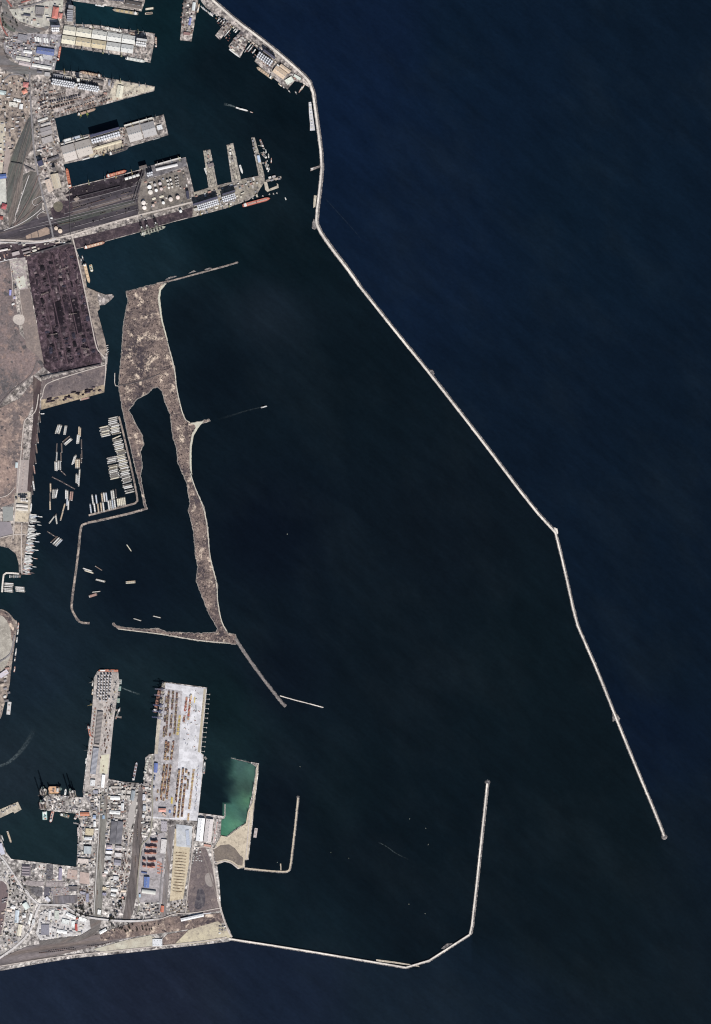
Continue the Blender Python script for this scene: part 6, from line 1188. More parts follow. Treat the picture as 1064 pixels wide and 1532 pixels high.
for x, y, a, tn, lab, kw in ((582, 232, -18, 'white', 'white barge of a joined pair in the closed basin', {}), (592, 246, -18, 'cream', 'cream barge of a joined pair in the closed basin', {}), (655, 222, -33, 'brown', 'thin brown barge lying askew in the closed basin', dict(B=1.4, L=13)), (668, 304, -14, 'pale', 'pale barge alone south of the joined pair', dict(B=3)), (868, 310, 4, 'tan', 'tan barge, upper of two side by side in the middle of the closed basin', {}), (868, 319, 4, 'cream', 'cream barge, lower of two side by side in the middle of the closed basin', {}), (640, 378, 6, 'pale', 'slim pale barge above the wide rusty one', dict(B=1.5, L=13)), (618, 402, 18, 'rust', 'wide rusty barge near the causeway', dict(B=4.2, L=13)), (857, 88, -55, 'cream', 'slim cream barge alone at the north of the closed basin', dict(L=13, B=1.6)), (912, 563, -17, 'pale', 'slim pale barge near the south shore of the closed basin, western of two', dict(L=12.5, B=1.6)), (1042, 545, -13, 'pale', 'slim pale barge near the south shore of the closed basin, eastern of two', dict(L=12.5, B=1.6))):
    barge(*Zc(x, y), a, tn, lab, None, **kw)
ship(390.5, 610, 400, 607.6, 1.9, 'tug', (176, 178, 180), (196, 196, 196), 'small white tug under way east of the spit', cat='tug', h=5)
# headland
for i, (x, y, L, tn) in enumerate(((27.5, 936, 10, 'rust'), (26.8, 945, 9, 'pale'), (25.5, 957, 9, 'grey'), (24, 975, 12, 'grey'), (22.5, 986, 8, 'dark'), (22, 1001, 9, 'rust'))): boat(x, y, 82, L, 2.2, tn, ('reddish', 'pale', 'grey', 'grey', 'dark', 'reddish')[i] + ' vessel tied along the headland quay', 'vessels on the headland quay')
pontoon(14.5, 1050, 12.5, 1069, 5.5, (206, 202, 200), 'white floating dock off the headland')
for i in range(9): small_building(2 + rr.uniform(0, 12), 1000 + i * 6, rr.choice((4, 5, 6)), 3, .2, 7, rr.randrange(10), 'gable', 'small building on the southern part of the headland', 'headland buildings')
B(0, 1012, 12, 1004, 7, 8, (200, 190, 200), 'flat', 'pale flat hall on the headland')
# ================================================================ SOUTHERN PORT
# narrow pier
ship(177, 1003.5, 147, 1003, 3.4, 'supply', (206, 96, 70), (222, 140, 112), 'salmon orange vessel across the north tip of the narrow pier', h=5)
silo_block([(148.5 + i * 4.4 + j * -.25 + rr.uniform(-.5, .5), 1010 + j * 4.2 + rr.uniform(-.5, .5)) for i in range(5) for j in range(10) if (i, j) not in ((0, 9), (4, 9), (0, 0), (4, 7), (1, 8))], 1.45, 17, (172, 168, 170), 'squat pale silo in the field of silos on the narrow pier', 'field of silos on the narrow pier')
B(150.5, 1064, 145.8, 1111, 8, 10, (150, 142, 140), 'bays', 'long ribbed grey shed, northern of two on the narrow pier', n=24)
B(144.4, 1118.5, 139.4, 1158, 8, 10, (152, 154, 164), 'bays', 'long ribbed bluish shed, southern of two on the narrow pier', n=22)
B(155.4, 1159, 153.6, 1178, 4.6, 9, (246, 246, 246), 'gable', 'bright white long shed at the root of the narrow pier', sky=3)
B(139.5, 1166.5, 138.8, 1175.5, 7, 10, (238, 238, 238), 'flat', 'bright white square building at the root of the narrow pier', name='office_block', cat='office', vents=4)
B(141.5, 1112, 149, 1113, 2.4, 10, (70, 66, 70), 'flat', 'dark block between the two ribbed sheds', name='shed', doors=1)
for i in range(14): container_stack(142.6 - i * .55, 1060 + i * 5.2, 1.47, i % 5, 'dark boxes along the west edge of the narrow pier', 'boxes on the west edge of the narrow pier', long=1, high=2, wide=4)
for i in range(16): heap(163 + rr.uniform(-3, 5) - i * .55, 1040 + i * 5.6, rr.uniform(14, 36), rr.uniform(12, 20), rr.uniform(4, 8), 1.45, [(70, 58, 56), (110, 92, 84), (150, 124, 104)][i % 3], 'dark heap on the east side of the narrow pier', 'heaps on the narrow pier', 70 + i % 4, name='bulk_heap')
ship(135.5, 1101.5, 132, 1084, 3.2, 'supply', (176, 74, 60), (190, 120, 100), 'red vessel on the west side of the narrow pier', h=5)
for i, (x, y, L, c, d) in enumerate(((139.5, 1013, 0, 0, 0),)): pass
for i, (x, y, k_) in enumerate(((181, 1020, 1), (180, 1030, 2), (178.5, 1038, 1), (178, 1048, 2))): pontoon(x - .5, y - 3.5, x - 1, y + 3.5, 4, ((170, 180, 176), (150, 190, 180), (110, 110, 112), (150, 176, 160))[i], ('grey', 'teal', 'dark', 'pale green')[i] + ' crane pontoon on the east side of the narrow pier', 'crane pontoons')
for i, (x, y) in enumerate(((176, 1062), (178, 1072))): pontoon(x - 4, y, x + 4, y + 1.2, 3, (130, 116, 110), ('upper', 'lower')[i] + ' brown work float on the east side of the narrow pier')
ship(173, 1076, 180, 1058, 2.6, 'supply', (120, 110, 106), (150, 142, 136), 'small brown ship outside the work floats of the narrow pier', h=5)
for i in range(5): jib_crane(174 - i * 1.9, 1024 + i * 11, rr.uniform(-20, 40), CR[i], 'quay crane on the east side of the narrow pier', 'cranes of the narrow pier')
for i in range(4): jib_crane(139 - i * 2.5, 1020 + i * 34, rr.uniform(150, 210), CR[i], 'quay crane on the west side of the narrow pier', 'cranes on the west side of the narrow pier')
for i in range(4): boat(138.8 - i * .2 - (i > 1) * 9.5, 1022 + i * 13 + (i > 1) * 90, 84, 9, 2, ('pale', 'tan', 'white', 'grey')[i], ('pale', 'tan', 'white', 'grey')[i] + ' boat on the west side of the narrow pier', 'boats west of the narrow pier')
ship(199.5, 1168, 205, 1139.5, 3.6, 'bulk', (110, 84, 80), (196, 196, 206), 'slim ship standing north to south in the narrow southern basin', n=4, h=6, hatch=(130, 96, 90))
ship(217, 1157, 222, 1134, 4.2, 'bulk', (176, 176, 166), (160, 156, 146), 'grey cream ship beside the olive grey road', n=4, h=6, hatch=(206, 204, 190))
boat(216, 1164, 84, 5, 3.4, 'grey', 'round grey tug below the grey cream ship', None)
# container terminal
for i, (y, lab) in enumerate(((1031, 'northernmost'), (1040, 'second'), (1055, 'third'), (1064, 'fourth'), (1073, 'southernmost'))): gantry_crane(244.5 - (y - 1030) * .105, y, 174, (96, 102, 150) if i > 1 else (120, 116, 140), lab + ' blue grey ship crane on the west quay of the terminal', 'ship cranes of the terminal', 1.05)
ship(232, 1066, 240, 1028, 5.2, 'bulk', (120, 76, 66), (150, 110, 96), 'red brown container ship under the blue grey cranes', n=6, hatch=(176, 116, 92), h=9, name='container_ship')
RB = [(150, 84, 70), (120, 74, 66), (96, 64, 62), (186, 124, 96), (206, 160, 120), (84, 70, 72), (212, 196, 178), (70, 58, 60), (214, 180, 110), (150, 140, 140)]
BRK = [(110, 80, 76), (140, 110, 100), (176, 150, 132), (84, 74, 84), (120, 70, 62), (190, 170, 110), (70, 66, 76)]
cnt = 0
def lane(x1, y1, x2, y2, n, lab, wide=3, high=4, pal=RB, long=1, skip=.08):
    global cnt
    a = math.atan2(y1 - y2, x2 - x1)
    if wide >= 6: n = max(3, round(math.hypot(x2 - x1, y2 - y1) * S / 28.5)); long = 2
    for i in range(n):
        if rr.random() < skip: continue
        q = (i + .5) / n; cnt += 1
        container_stack(x1 + (x2 - x1) * q, y1 + (y2 - y1) * q, a, rr.randrange(6), lab, 'stacked boxes of the terminal', long=long, high=rr.choice((high, high, high - 1, 2)), wide=wide, pal=pal)
L1 = lambda zx, zy: (215 + zx / 10.13, 1010 + zy / 10.13)
for i, ((x1, y1), (x2, y2)) in enumerate((((352, 320), (305, 940)), ((385, 240), (342, 920)), ((452, 240), (402, 930)), ((510, 260), (468, 900)))): lane(*L1(x1, y1), *L1(x2, y2), 17, 'mixed stack in the ' + ordinal(i + 1) + ' long lane of the northern container yard', 6, 3, BRK)
lane(*L1(552, 600), *L1(512, 915), 9, 'yellow edged stack in the short lane of the northern container yard', 6, 2, [(226, 200, 90), (214, 190, 120), (180, 150, 90)], skip=0)
for i, ((x1, y1), (x2, y2)) in enumerate((((348, 990), (322, 1290)), ((384, 960), (366, 1290)), ((455, 990), (418, 1285)))): lane(*L1(x1, y1), *L1(x2, y2), 8, 'red brown stack in the ' + ordinal(i + 1) + ' short lane, northern container yard', 6, 4)
lane(*L1(655, 330), *L1(608, 715), 8, 'orange and grey stack in the western lane on the open paving', 6, 3, [(190, 90, 70), (210, 196, 180), (110, 90, 90), (206, 120, 80)])
lane(*L1(718, 290), *L1(668, 735), 9, 'red and yellow stack in the eastern lane on the open paving', 6, 3, [(206, 80, 66), (230, 190, 90), (214, 206, 190), (150, 76, 70)])
lane(*L1(778, 330), *L1(770, 420), 3, 'yellow boxes on the open paving', 3, 1, [(236, 206, 90), (220, 190, 100)], skip=0)
lane(*L1(790, 460), *L1(800, 540), 3, 'grey flats on the open paving', 3, 1, [(140, 140, 150), (160, 160, 160)], skip=0)
lane(*L1(918, 290), *L1(876, 630), 8, 'dark box in the thin lane along the east quay', 1, 2, [(206, 120, 120), (110, 90, 100), (90, 80, 100), (130, 120, 150)], skip=0)
L2 = lambda zx, zy: (200 + zx / 7.6, 1130 + zy / 7.6)
for i, ((x1, y1), (x2, y2), n) in enumerate((((350, 100), (310, 510), 13), ((382, 100), (340, 520), 13), ((424, 100), (372, 545), 14), ((278, 385), (262, 520), 5))): lane(*L2(x1, y1), *L2(x2, y2), n, 'brown stack in the ' + ordinal(i + 1) + ' lane of the south western container yard', 6, 4)
for i, ((x1, y1), (x2, y2), n, pal) in enumerate((((522, 160), (462, 700), 17, RB), ((568, 145), (506, 710), 17, RB), ((604, 160), (548, 700), 15, RB), ((630, 190), (606, 430), 6, BRK), ((686, 155), (618, 740), 15, [(214, 180, 110), (190, 150, 110), (206, 190, 170), (160, 110, 90)]))): lane(*L2(x1, y1), *L2(x2, y2), n, 'stack in the ' + ordinal(i + 1) + ' lane of the south eastern container yard', 6, 4 if i < 3 else 2, pal)
lane(*L2(300, 100), *L2(288, 300), 5, 'low pale box along the road west of the container yards', 2, 1, [(214, 206, 180), (200, 190, 160)], skip=0)
B(*L2(258, 88), *L2(250, 194), 5.2, 10, (100, 122, 200), 'gable', 'blue roofed shed beside the olive grey road', sky=2)
B(*L2(437, 478), *L2(434, 548), 2.4, 5, (234, 204, 90), 'gable', 'slim yellow shed between the container yards', name='shed', doors=1)
B(*L2(414, 626), *L2(412, 652), 3, 6, (96, 130, 196), 'gable', 'tiny blue shed between the container yards', name='shed', doors=1)
B(*L2(286, 620), *L2(370, 622), 5.4, 12, (222, 150, 132), 'hip', 'salmon roofed building at the gate of the terminal', name='office_block', cat='office')
B(*L2(330, 660), *L2(366, 690), 3, 8, (206, 176, 160), 'flat', 'small tan building south of the salmon roofed one', name='shed')
for i, (x, y) in enumerate(((242, 240), (236, 270), (232, 360))): B(*L2(x - 6, y), *L2(x + 8, y + 2), 2.6, 9, (110, 124, 160), 'flat', 'small blue grey cabin west of the container yards', name='shed', doors=1, group='blue grey cabins')
B(*L2(775, 712), *L2(748, 972), 10, 13, (240, 240, 242), 'gable', 'bright white large warehouse, western of two at the green basin', sky=7, vents=6, dirt=.15)
B(*L2(868, 722), *L2(838, 982), 11, 13, (214, 204, 202), 'gable', 'rosy white large warehouse, eastern of two at the green basin', sky=7, vents=6, dirt=.2)
for i in range(8): container_stack(*L2(950 - i * 5.4, 740 + i * 34), 1.45, i % 5, 'pale and reddish boxes east of the two white warehouses', 'boxes east of the white warehouses', long=2, high=1, wide=5, pal=[(214, 204, 200), (206, 196, 190), (206, 130, 120), (190, 180, 176)])
B(*L2(800, 1020), *L2(880, 1030), 3, 6, (206, 150, 130), 'flat', 'reddish low shed south of the two white warehouses', name='shed')
for i in range(13): dolphin(307.2 - i * .66, 1038.6 + i * 7.1, -3, 'thin mooring finger on the east quay of the terminal', 'mooring fingers of the terminal', L=34, k=5)
pontoon(306, 1132, 309, 1136, 3, (150, 146, 142), 'small grey float at the corner of the east quay')
ship(305, 1158, 306.5, 1138, 3.4, 'supply', (120, 120, 124), (160, 160, 160), 'grey ship on the east side below the mooring fingers', h=6)
for i in range(44):
    x, y = rr.uniform(0, 1), rr.uniform(0, 1); X = 278 - y * 5 + x * 22; Y = 1034 + y * 90
    lorry(X, Y, rr.uniform(0, 3.1), rr.randrange(6), 'lorry standing on the open paving of the terminal', 'lorries on the open paving')
for i in range(26): lorry(298 - rr.uniform(0, 3) - i * .18, 1146 + i * 2.6, 1.4 + rr.uniform(-.3, .3), rr.randrange(6), 'lorry on the east lane of the southern container yard', 'lorries on the east lane')
# stacks south of the terminal
L3 = lambda zx, zy: (190 + zx / 6.65, 1230 + zy / 6.65)
OR = [(226, 150, 124), (214, 140, 116), (232, 170, 150), (206, 130, 110)]
for r_, (x1, x2, y, n) in enumerate(((240, 308, 190, 4), (190, 300, 246, 7), (180, 296, 306, 7), (163, 188, 378, 2), (212, 290, 382, 5), (158, 192, 436, 2), (206, 280, 442, 5))):
    for i in range(n):
        q = (i + .5) / n; container_stack(*L3(x1 + (x2 - x1) * q, y), -.1, i % 4, 'tall salmon stack in the ' + ordinal(r_ + 1) + ' row south of the container yards', 'tall salmon stacks', long=1, high=9, wide=5, pal=OR)
B(*L3(298, 130), *L3(308, 131), 2, 18, (150, 126, 120), 'flat', 'lone dark block above the salmon stacks', name='shed', doors=1)
for i in range(7): container_stack(*L3(318 + (i % 2) * 26, 400 + i * 17), -.1, i % 4, 'low salmon boxes east of the tall salmon stacks', 'low salmon boxes', long=2, high=2, wide=5, pal=OR)
B(*L3(200, 542), *L3(196, 648), 8.2, 12, (100, 128, 200), 'gable', 'large blue roofed shed south of the salmon stacks', sky=3)
B(*L3(146, 496), *L3(200, 504), 2, 7, (70, 88, 140), 'gable', 'slim dark blue shed above the large blue one', name='shed', doors=1)
B(*L3(150, 682), *L3(288, 700), 6, 9, (214, 214, 206), 'vault', 'pale rounded hall south of the large blue shed')
B(*L3(128, 715), *L3(130, 745), 2.4, 7, (160, 196, 222), 'gable', 'tiny pale blue shed south of the rounded hall', name='shed', doors=1)
B(*L3(372, 170), *L3(358, 310), 8, 9, (206, 200, 198), 'flat', 'white grey hall beside the slim tracks', vents=6)
B(*L3(356, 830), *L3(350, 892), 4.4, 9, (230, 120, 88), 'gable', 'bright orange roofed shed beside the slim tracks', sky=1)
B(*L3(340, 40), *L3(400, 42), 15, 5, (176, 168, 176), 'flat', 'grey flat hall north of the white grey one', vents=6)
B(*L3(600, 80), *L3(612, 230), 5, 5, (190, 200, 220), 'flat', 'bluish low shed in the bluish white lot', doors=2)
for r_ in range(14):
    for i in range(9):
        if rr.random() < .1: continue
        x = 496 - r_ * 2.6 + i * 11.4; y = 300 + r_ * 29.5 + i * 1.2
        container_stack(*L3(x, y), -.1 + rr.uniform(-.1, .1), (i + r_) % 4, 'brownish goods bundle in the ' + ordinal(r_ + 1) + ' row of the straw coloured yard', 'bundles in the straw coloured yard', long=1, high=rr.choice((1, 2)), wide=2, pal=[(130, 104, 78), (150, 120, 90), (110, 90, 74), (176, 146, 104)], name='goods_bundle')
B(271, 1376, 305, 1368.5, 4.4, 12, (228, 228, 230), 'gable', 'long white shed near the south shore', sky=6)
slab('shed_apron', [(248, 1386), (258, 1375), (300, 1365), (320, 1361), (312, 1370), (300, 1376), (270, 1383)], 2.9, 3.9, G_pale, 'pale tapering apron under the long white shed', 'paving')
B(228.5, 1410, 243, 1410, 11, 5, (224, 226, 230), 'flat', 'white square hall at the south shore', vents=7)
for i in range(7): small_building(329 + (i % 3) * 4, 1386 + (i // 3) * 5, 3, 2, .3, 5, (9, 9, 3, 4, 9, 2, 3)[i], 'flat', 'dark cabin at the south east corner lot', 'cabins at the corner lot')
# middle strip: workshops between the two rail yards
Zm = lambda zx, zy: (110 + zx / 8.865, 1160 + zy / 8.865)
for x1, y1, x2, y2, w, c, st, lab, n in ((545, 605, 520, 905, 8.4, (120, 118, 126), 'bays', 'dark ribbed warehouse, western of a pair between the rail yards', 20), (626, 605, 600, 905, 8.4, (126, 124, 132), 'bays', 'dark ribbed warehouse, eastern of a pair between the rail yards', 20),
        (492, 296, 620, 302, 5, (240, 240, 238), 'gable', 'bright white shed in the workshop block, northern one', 8), (482, 484, 622, 496, 5, (236, 236, 234), 'gable', 'bright white long shed in the workshop block, southern one', 8), (654, 370, 652, 466, 4, (240, 240, 240), 'gable', 'upright bright white shed in the workshop block', 8),
        (640, 215, 690, 216, 5, (222, 214, 204), 'flat', 'cream block in the square of four workshops, north western', 8), (715, 222, 762, 223, 5, (222, 214, 204), 'flat', 'cream block in the square of four workshops, north eastern', 8), (636, 285, 686, 286, 5, (214, 206, 196), 'flat', 'cream block in the square of four workshops, south western', 8), (706, 285, 752, 286, 4.4, (206, 198, 190), 'flat', 'cream block in the square of four workshops, south eastern', 8),
        (800, 200, 780, 330, 5.5, (150, 160, 168), 'gable', 'bluish grey long shed slanting beside the brown tracks', 8), (540, 540, 630, 545, 4.6, (190, 180, 172), 'gable', 'grey shed north of the ribbed pair', 8),
        (498, 150, 640, 158, 3, (196, 186, 176), 'gable', 'long narrow shed across the head of the workshop block', 8), (440, 945, 514, 950, 6, (190, 170, 176), 'hip', 'rosy roofed shed with a blue edge below the ribbed pair', 8), (444, 974, 516, 978, 1.6, (90, 130, 214), 'gable', 'thin bright blue shed below the rosy roofed one', 8), (430, 1020, 520, 1025, 4.4, (236, 236, 236), 'flat', 'white shed below the thin blue one', 8),
        (560, 955, 640, 962, 6, (200, 190, 190), 'gable', 'pale rosy hall below the eastern ribbed warehouse', 8), (550, 1050, 640, 1056, 6, (206, 200, 198), 'flat', 'pale hall with dark yard below the pale rosy hall', 8), (545, 1150, 630, 1160, 8, (150, 146, 160), 'gable', 'slate lilac hall above the yellow plot', 8), (425, 1090, 505, 1094, 6, (206, 206, 206), 'flat', 'white grey hall west of the slate lilac one', 8),
        (92, 512, 214, 512, 5.2, (232, 138, 100), 'gable', 'bright orange roofed long shed beside the rig basin', 8), (162, 745, 268, 752, 10, (206, 188, 152), 'flat', 'large straw roofed hall beside the rig basin', 8), (140, 985, 240, 990, 11, (176, 184, 188), 'bays', 'bluish ribbed hall beside the rig basin', 6), (262, 545, 300, 550, 5, (150, 176, 214), 'gable', 'pale blue shed beside the olive tracks', 8), (400, 530, 402, 575, 3, (150, 186, 222), 'gable', 'tiny blue shed on the olive tracks', 8),
        (285, 610, 282, 680, 3.4, (236, 236, 236), 'gable', 'white slim shed beside the olive tracks', 8), (262, 215, 330, 222, 5, (160, 160, 176), 'flat', 'bluish flat shed at the root of the narrow pier', 8), (62, 690, 66, 800, 2, (206, 190, 186), 'flat', 'long thin pale shed on the rig basin quay', 8), (100, 690, 104, 860, 2, (190, 170, 164), 'flat', 'long thin rosy shed on the rig basin quay', 8), (60, 1130, 200, 1140, 7, (222, 206, 196), 'flat', 'large pale rosy hall at the corner of the rig basin', 8),
        (150, 830, 250, 836, 4, (214, 216, 220), 'gable', 'white shed above the bluish ribbed hall', 8), (940, 250, 935, 330, 4, (206, 206, 216), 'flat', 'pale shed west of the olive grey road, northern one', 8), (945, 400, 940, 470, 4.4, (190, 196, 204), 'flat', 'bluish shed west of the olive grey road, middle one', 8), (930, 520, 926, 560, 3.6, (236, 236, 236), 'gable', 'white shed west of the olive grey road, southern one', 8)):
    B(*Zm(x1, y1), *Zm(x2, y2), w, 9 if 'ribbed' not in lab else 11, c, st, lab, n=n, sky=2 if st == 'gable' else 0, vents=3 if st == 'flat' else 0)
# south west town
Zs = lambda zx, zy: (zx / 8.185, 1270 + zy / 8.185)
for x1, y1, x2, y2, w, c, st, lab, n in ((320, 200, 316, 330, 11, (146, 134, 142), 'bays', 'ribbed lilac hall below the rig basin', 4), (745, 235, 738, 380, 4.6, (150, 140, 166), 'gable', 'lilac shed standing inside a pale lot', 8), (218, 750, 205, 900, 5.6, (206, 220, 232), 'gable', 'pale blue long shed in the south west town', 8), (280, 812, 318, 814, 6, (236, 236, 236), 'gable', 'short white shed east of the pale blue long one', 8),
        (388, 790, 355, 920, 3.4, (232, 230, 226), 'gable', 'slim white long shed beside the wide pale road', 8), (816, 790, 930, 842, 4.6, (240, 240, 238), 'gable', 'bright white slanting shed below the flyover bend', 8), (612, 755, 604, 866, 3, (238, 238, 238), 'gable', 'slim white upright shed in the pale lot', 8), (700, 755, 696, 860, 6.4, (214, 220, 208), 'flat', 'pale green hall in the pale lot', 8),
        (545, 770, 590, 800, 5, (216, 210, 206), 'flat', 'grey white hall at the north west of the pale lot', 8), (558, 925, 556, 1050, 12, (140, 138, 152), 'flat', 'slate roofed large hall in the pale lot', 8), (700, 1000, 822, 1022, 4.4, (244, 244, 242), 'gable', 'bright white long shed at the south of the pale lot', 8), (934, 916, 938, 1000, 3.6, (206, 74, 62), 'gable', 'bright red roofed shed among white halls', 8),
        (900, 880, 896, 960, 5, (222, 228, 224), 'flat', 'white hall west of the bright red shed', 8), (760, 880, 850, 900, 7, (226, 230, 226), 'flat', 'wide white hall in the middle of the pale lot', 8), (968, 850, 1060, 880, 6, (236, 236, 232), 'flat', 'white hall east of the bright red shed', 8), (940, 840, 950, 860, 3.4, (214, 110, 90), 'hip', 'small red roof above the bright red shed', 8), (255, 925, 232, 1060, 6, (222, 212, 188), 'gable', 'cream long shed in the south west town', 8),
        (300, 660, 345, 730, 8, (224, 236, 230), 'vault', 'very pale round roofed hall beside the small loop lane', 8), (135, 700, 190, 722, 5, (236, 232, 230), 'hip', 'white house in the south west town', 8), (85, 740, 150, 750, 5, (226, 206, 190), 'hip', 'cream roofed house at the west of the south west town', 8), (565, 590, 610, 640, 5, (206, 206, 216), 'flat', 'pale block at the corner of the slate lot', 8), (420, 860, 405, 930, 4, (206, 206, 206), 'flat', 'grey hall beside the wide pale road', 8), (845, 470, 950, 474, 4, (120, 112, 112), 'flat', 'dark flat shed east of the rosy parking strip', 8)):
    B(*Zs(x1, y1), *Zs(x2, y2), w, 8, c, st, lab, n=n, sky=2 if st == 'gable' else 0, vents=3 if st == 'flat' else 0)
Zt = lambda zx, zy: (110 + zx / 7.093, 1290 + zy / 7.093)
for x1, y1, x2, y2, w, c, st, lab in ((400, 290, 470, 296, 4, (236, 236, 234), 'gable', 'white shed beside the curving lane'), (400, 340, 450, 350, 4, (222, 222, 222), 'gable', 'pale shed south of the one beside the curving lane'), (258, 525, 292, 530, 7, (240, 240, 236), 'flat', 'bright white block just north of the flyover'), (280, 750, 350, 710, 4.2, (244, 244, 242), 'gable', 'bright white slanting shed just south of the flyover'), (310, 130, 345, 132, 5, (214, 190, 180), 'gable', 'rosy shed in the lower workshop block'), (330, 100, 366, 103, 4, (236, 236, 236), 'gable', 'small white shed in the lower workshop block'), (310, 275, 350, 280, 5, (226, 206, 170), 'flat', 'cream hall with an orange spot in the lower workshop block'), (310, 335, 350, 337, 4, (160, 156, 186), 'flat', 'lilac shed in the lower workshop block'), (425, 165, 480, 172, 6, (222, 220, 220), 'flat', 'white grey hall in the lower workshop block'), (70, 320, 130, 330, 4, (180, 176, 190), 'flat', 'bluish shed in the lot west of the olive tracks'), (150, 330, 150, 420, 4, (150, 150, 176), 'flat', 'slate blue upright shed west of the olive tracks'), (505, 300, 560, 305, 3.4, (222, 200, 176), 'gable', 'tan shed beside the brown tracks')):
    B(*Zt(x1, y1), *Zt(x2, y2), w, 8, c, st, lab, sky=2 if st == 'gable' else 0, vents=3 if st == 'flat' else 0)
# dark round tanks and trees of the two dotted plots
for i in range(26): tree(rr.uniform(112, 138), rr.uniform(1353, 1370), rr.uniform(6, 10), rr.randrange(4), 'dark tree in the plot between the short road and the flyover', 'trees above the flyover')
for i in range(26):
    q = rr.random(); tree(166 + q * 22 + rr.uniform(-4, 2), 1376 - q * 36 + rr.uniform(-3, 4), rr.uniform(6, 10), rr.randrange(4), 'dark tree in the plot by the brown tracks', 'trees beside the brown tracks')
for i, (zx, zy) in enumerate(((525, 372), (497, 430), (505, 478), (468, 540), (430, 440))): tank(*Zt(zx, zy), 1.6, 14, ((222, 150, 130), (120, 116, 120), (150, 146, 150), (140, 136, 140), (206, 200, 196))[i], ('salmon', 'dark', 'grey', 'dull grey', 'white')[i] + ' small tank in the plot by the brown tracks', group='tanks in the slanting plot')
for i in range(30): tree(rr.uniform(14, 40), rr.uniform(1310, 1345), rr.uniform(5, 9), rr.randrange(4), 'tree in the scrubby plots around the south west junction', 'trees by the junction')
for i in range(22): tree(rr.uniform(8, 48), rr.uniform(1350, 1404), rr.uniform(5, 8), rr.randrange(4), 'tree among the houses of the south west town', 'trees of the south west town')
for i in range(30): tree(rr.uniform(160, 240), rr.uniform(1382, 1394), rr.uniform(5, 8), rr.randrange(4), 'bush like tree in the dark scrub belt above the south shore', 'trees in the scrub belt')
for i in range(24): tree(rr.uniform(2, 44), rr.uniform(112, 190), rr.uniform(5, 9), rr.randrange(4), 'tree among the western plots beside the port road', 'trees of the western plots')
for i in range(16): tree(rr.uniform(3, 26), rr.uniform(20, 48), rr.uniform(5, 8), rr.randrange(4), 'tree along the curved tracks in the north west', 'trees of the north west curve')
def flyover():
    pts = [(94, 1353.5), (110, 1364), (120, 1369.5), (135, 1373), (160, 1376), (180, 1377.8), (205, 1378), (220, 1377), (240, 1374.5)]
    path = dense(chaikin(w2(pts), 2), 12); n = len(path); z = [3.6 + 7.5 * min(1, 4 * (i / n) , 4 * (1 - i / n)) for i in range(n)]
    m = MB(); vs = []
    for (o_) in (7.5, -7.5): pass
    Lp, Rp = offset_line(path, 7.0), offset_line(path, -7.0)
    for i in range(n): vs += [(*Lp[i], z[i]), (*Rp[i], z[i]), (*Rp[i], z[i] - 1.4), (*Lp[i], z[i] - 1.4)]
    m.add(vs, [(4 * i + a, 4 * i + b, 4 * i + 4 + b, 4 * i + 4 + a) for i in range(n - 1) for a, b in ((1, 0), (2, 1), (3, 2), (0, 3))])
    o = m.ob('flyover', G_road)
    for s_, line in ((1, offset_line(path, 6.8)), (-1, offset_line(path, -6.8))):
        q = MB()
        for i in range(n - 1): q.bar((*line[i], z[i] + .5), (*line[i + 1], z[i + 1] + .5), .9)
        q.ob('parapet', paint((206, 202, 196)), o)
    for i in range(3, n - 3, 4):
        MB().box(path[i][0], path[i][1], 2, z[i] - 1.3, 2, 9, 0.2).ob('pier', paint((150, 146, 142)), o)
    tag(o, 'pale flyover road crossing the southern rail yards', 'flyover')
flyover()
# strings of wagons in the rail yards
WG = [(96, 70, 64), (120, 86, 74), (70, 62, 64), (84, 66, 66), (140, 120, 104), (60, 56, 60)]
def wagon(x, y, ang, var, label, group):
    t = link('freight_wagon', None, None, P(x, y, 4.2), ang)
    link('body', cached(('wg', var), lambda: MB().box(0, 0, 1.0, 3.9, 12.6, 3.0).box(0, 0, 3.9, 4.3, 12.2, 2.0).mesh('body', paint(WG[var]))), t)
    link('underframe', cached('wgu', lambda: MB().box(-4, 0, -.2, 1.0, 3, 2.4).box(4, 0, -.2, 1.0, 3, 2.4).box(0, 0, .6, 1.0, 13.6, 1.2).mesh('underframe', paint((50, 46, 48)))), t)
    tag(t, label, 'wagon', group)
for k, (pts, skip_, lab) in enumerate((([(74, 1422), (110, 1418), (150, 1413), (188, 1405)], 6, 'in the upper string on the south shore tracks'), ([(60, 1425.5), (110, 1420.5), (150, 1415)], 9, 'in the lower string on the south shore tracks'), ([(207, 1215), (206, 1250), (202, 1300)], 7, 'on the brown tracks'), ([(211, 1240), (208, 1290), (202, 1340)], 12, 'in the eastern string on the brown tracks'), ([(110, 312), (150, 300), (200, 286)], 8, 'on the broad dark tracks of the oil pier'), ([(70, 340), (110, 331), (160, 317)], 9, 'on the southern dark tracks of the oil pier'), ([(150, 1240), (148, 1290), (146, 1340)], 10, 'on the olive tracks'))):
    w = dense(pts, 3.05)
    for i, (x, y) in enumerate(w[:-1]):
        if (i // skip_) % 3 == 2: continue
        x2, y2 = w[i + 1]; wagon(x, y, math.atan2(y - y2, x2 - x), (i // 4 + k) % 6, 'dark freight wagon ' + lab, 'wagons ' + lab)
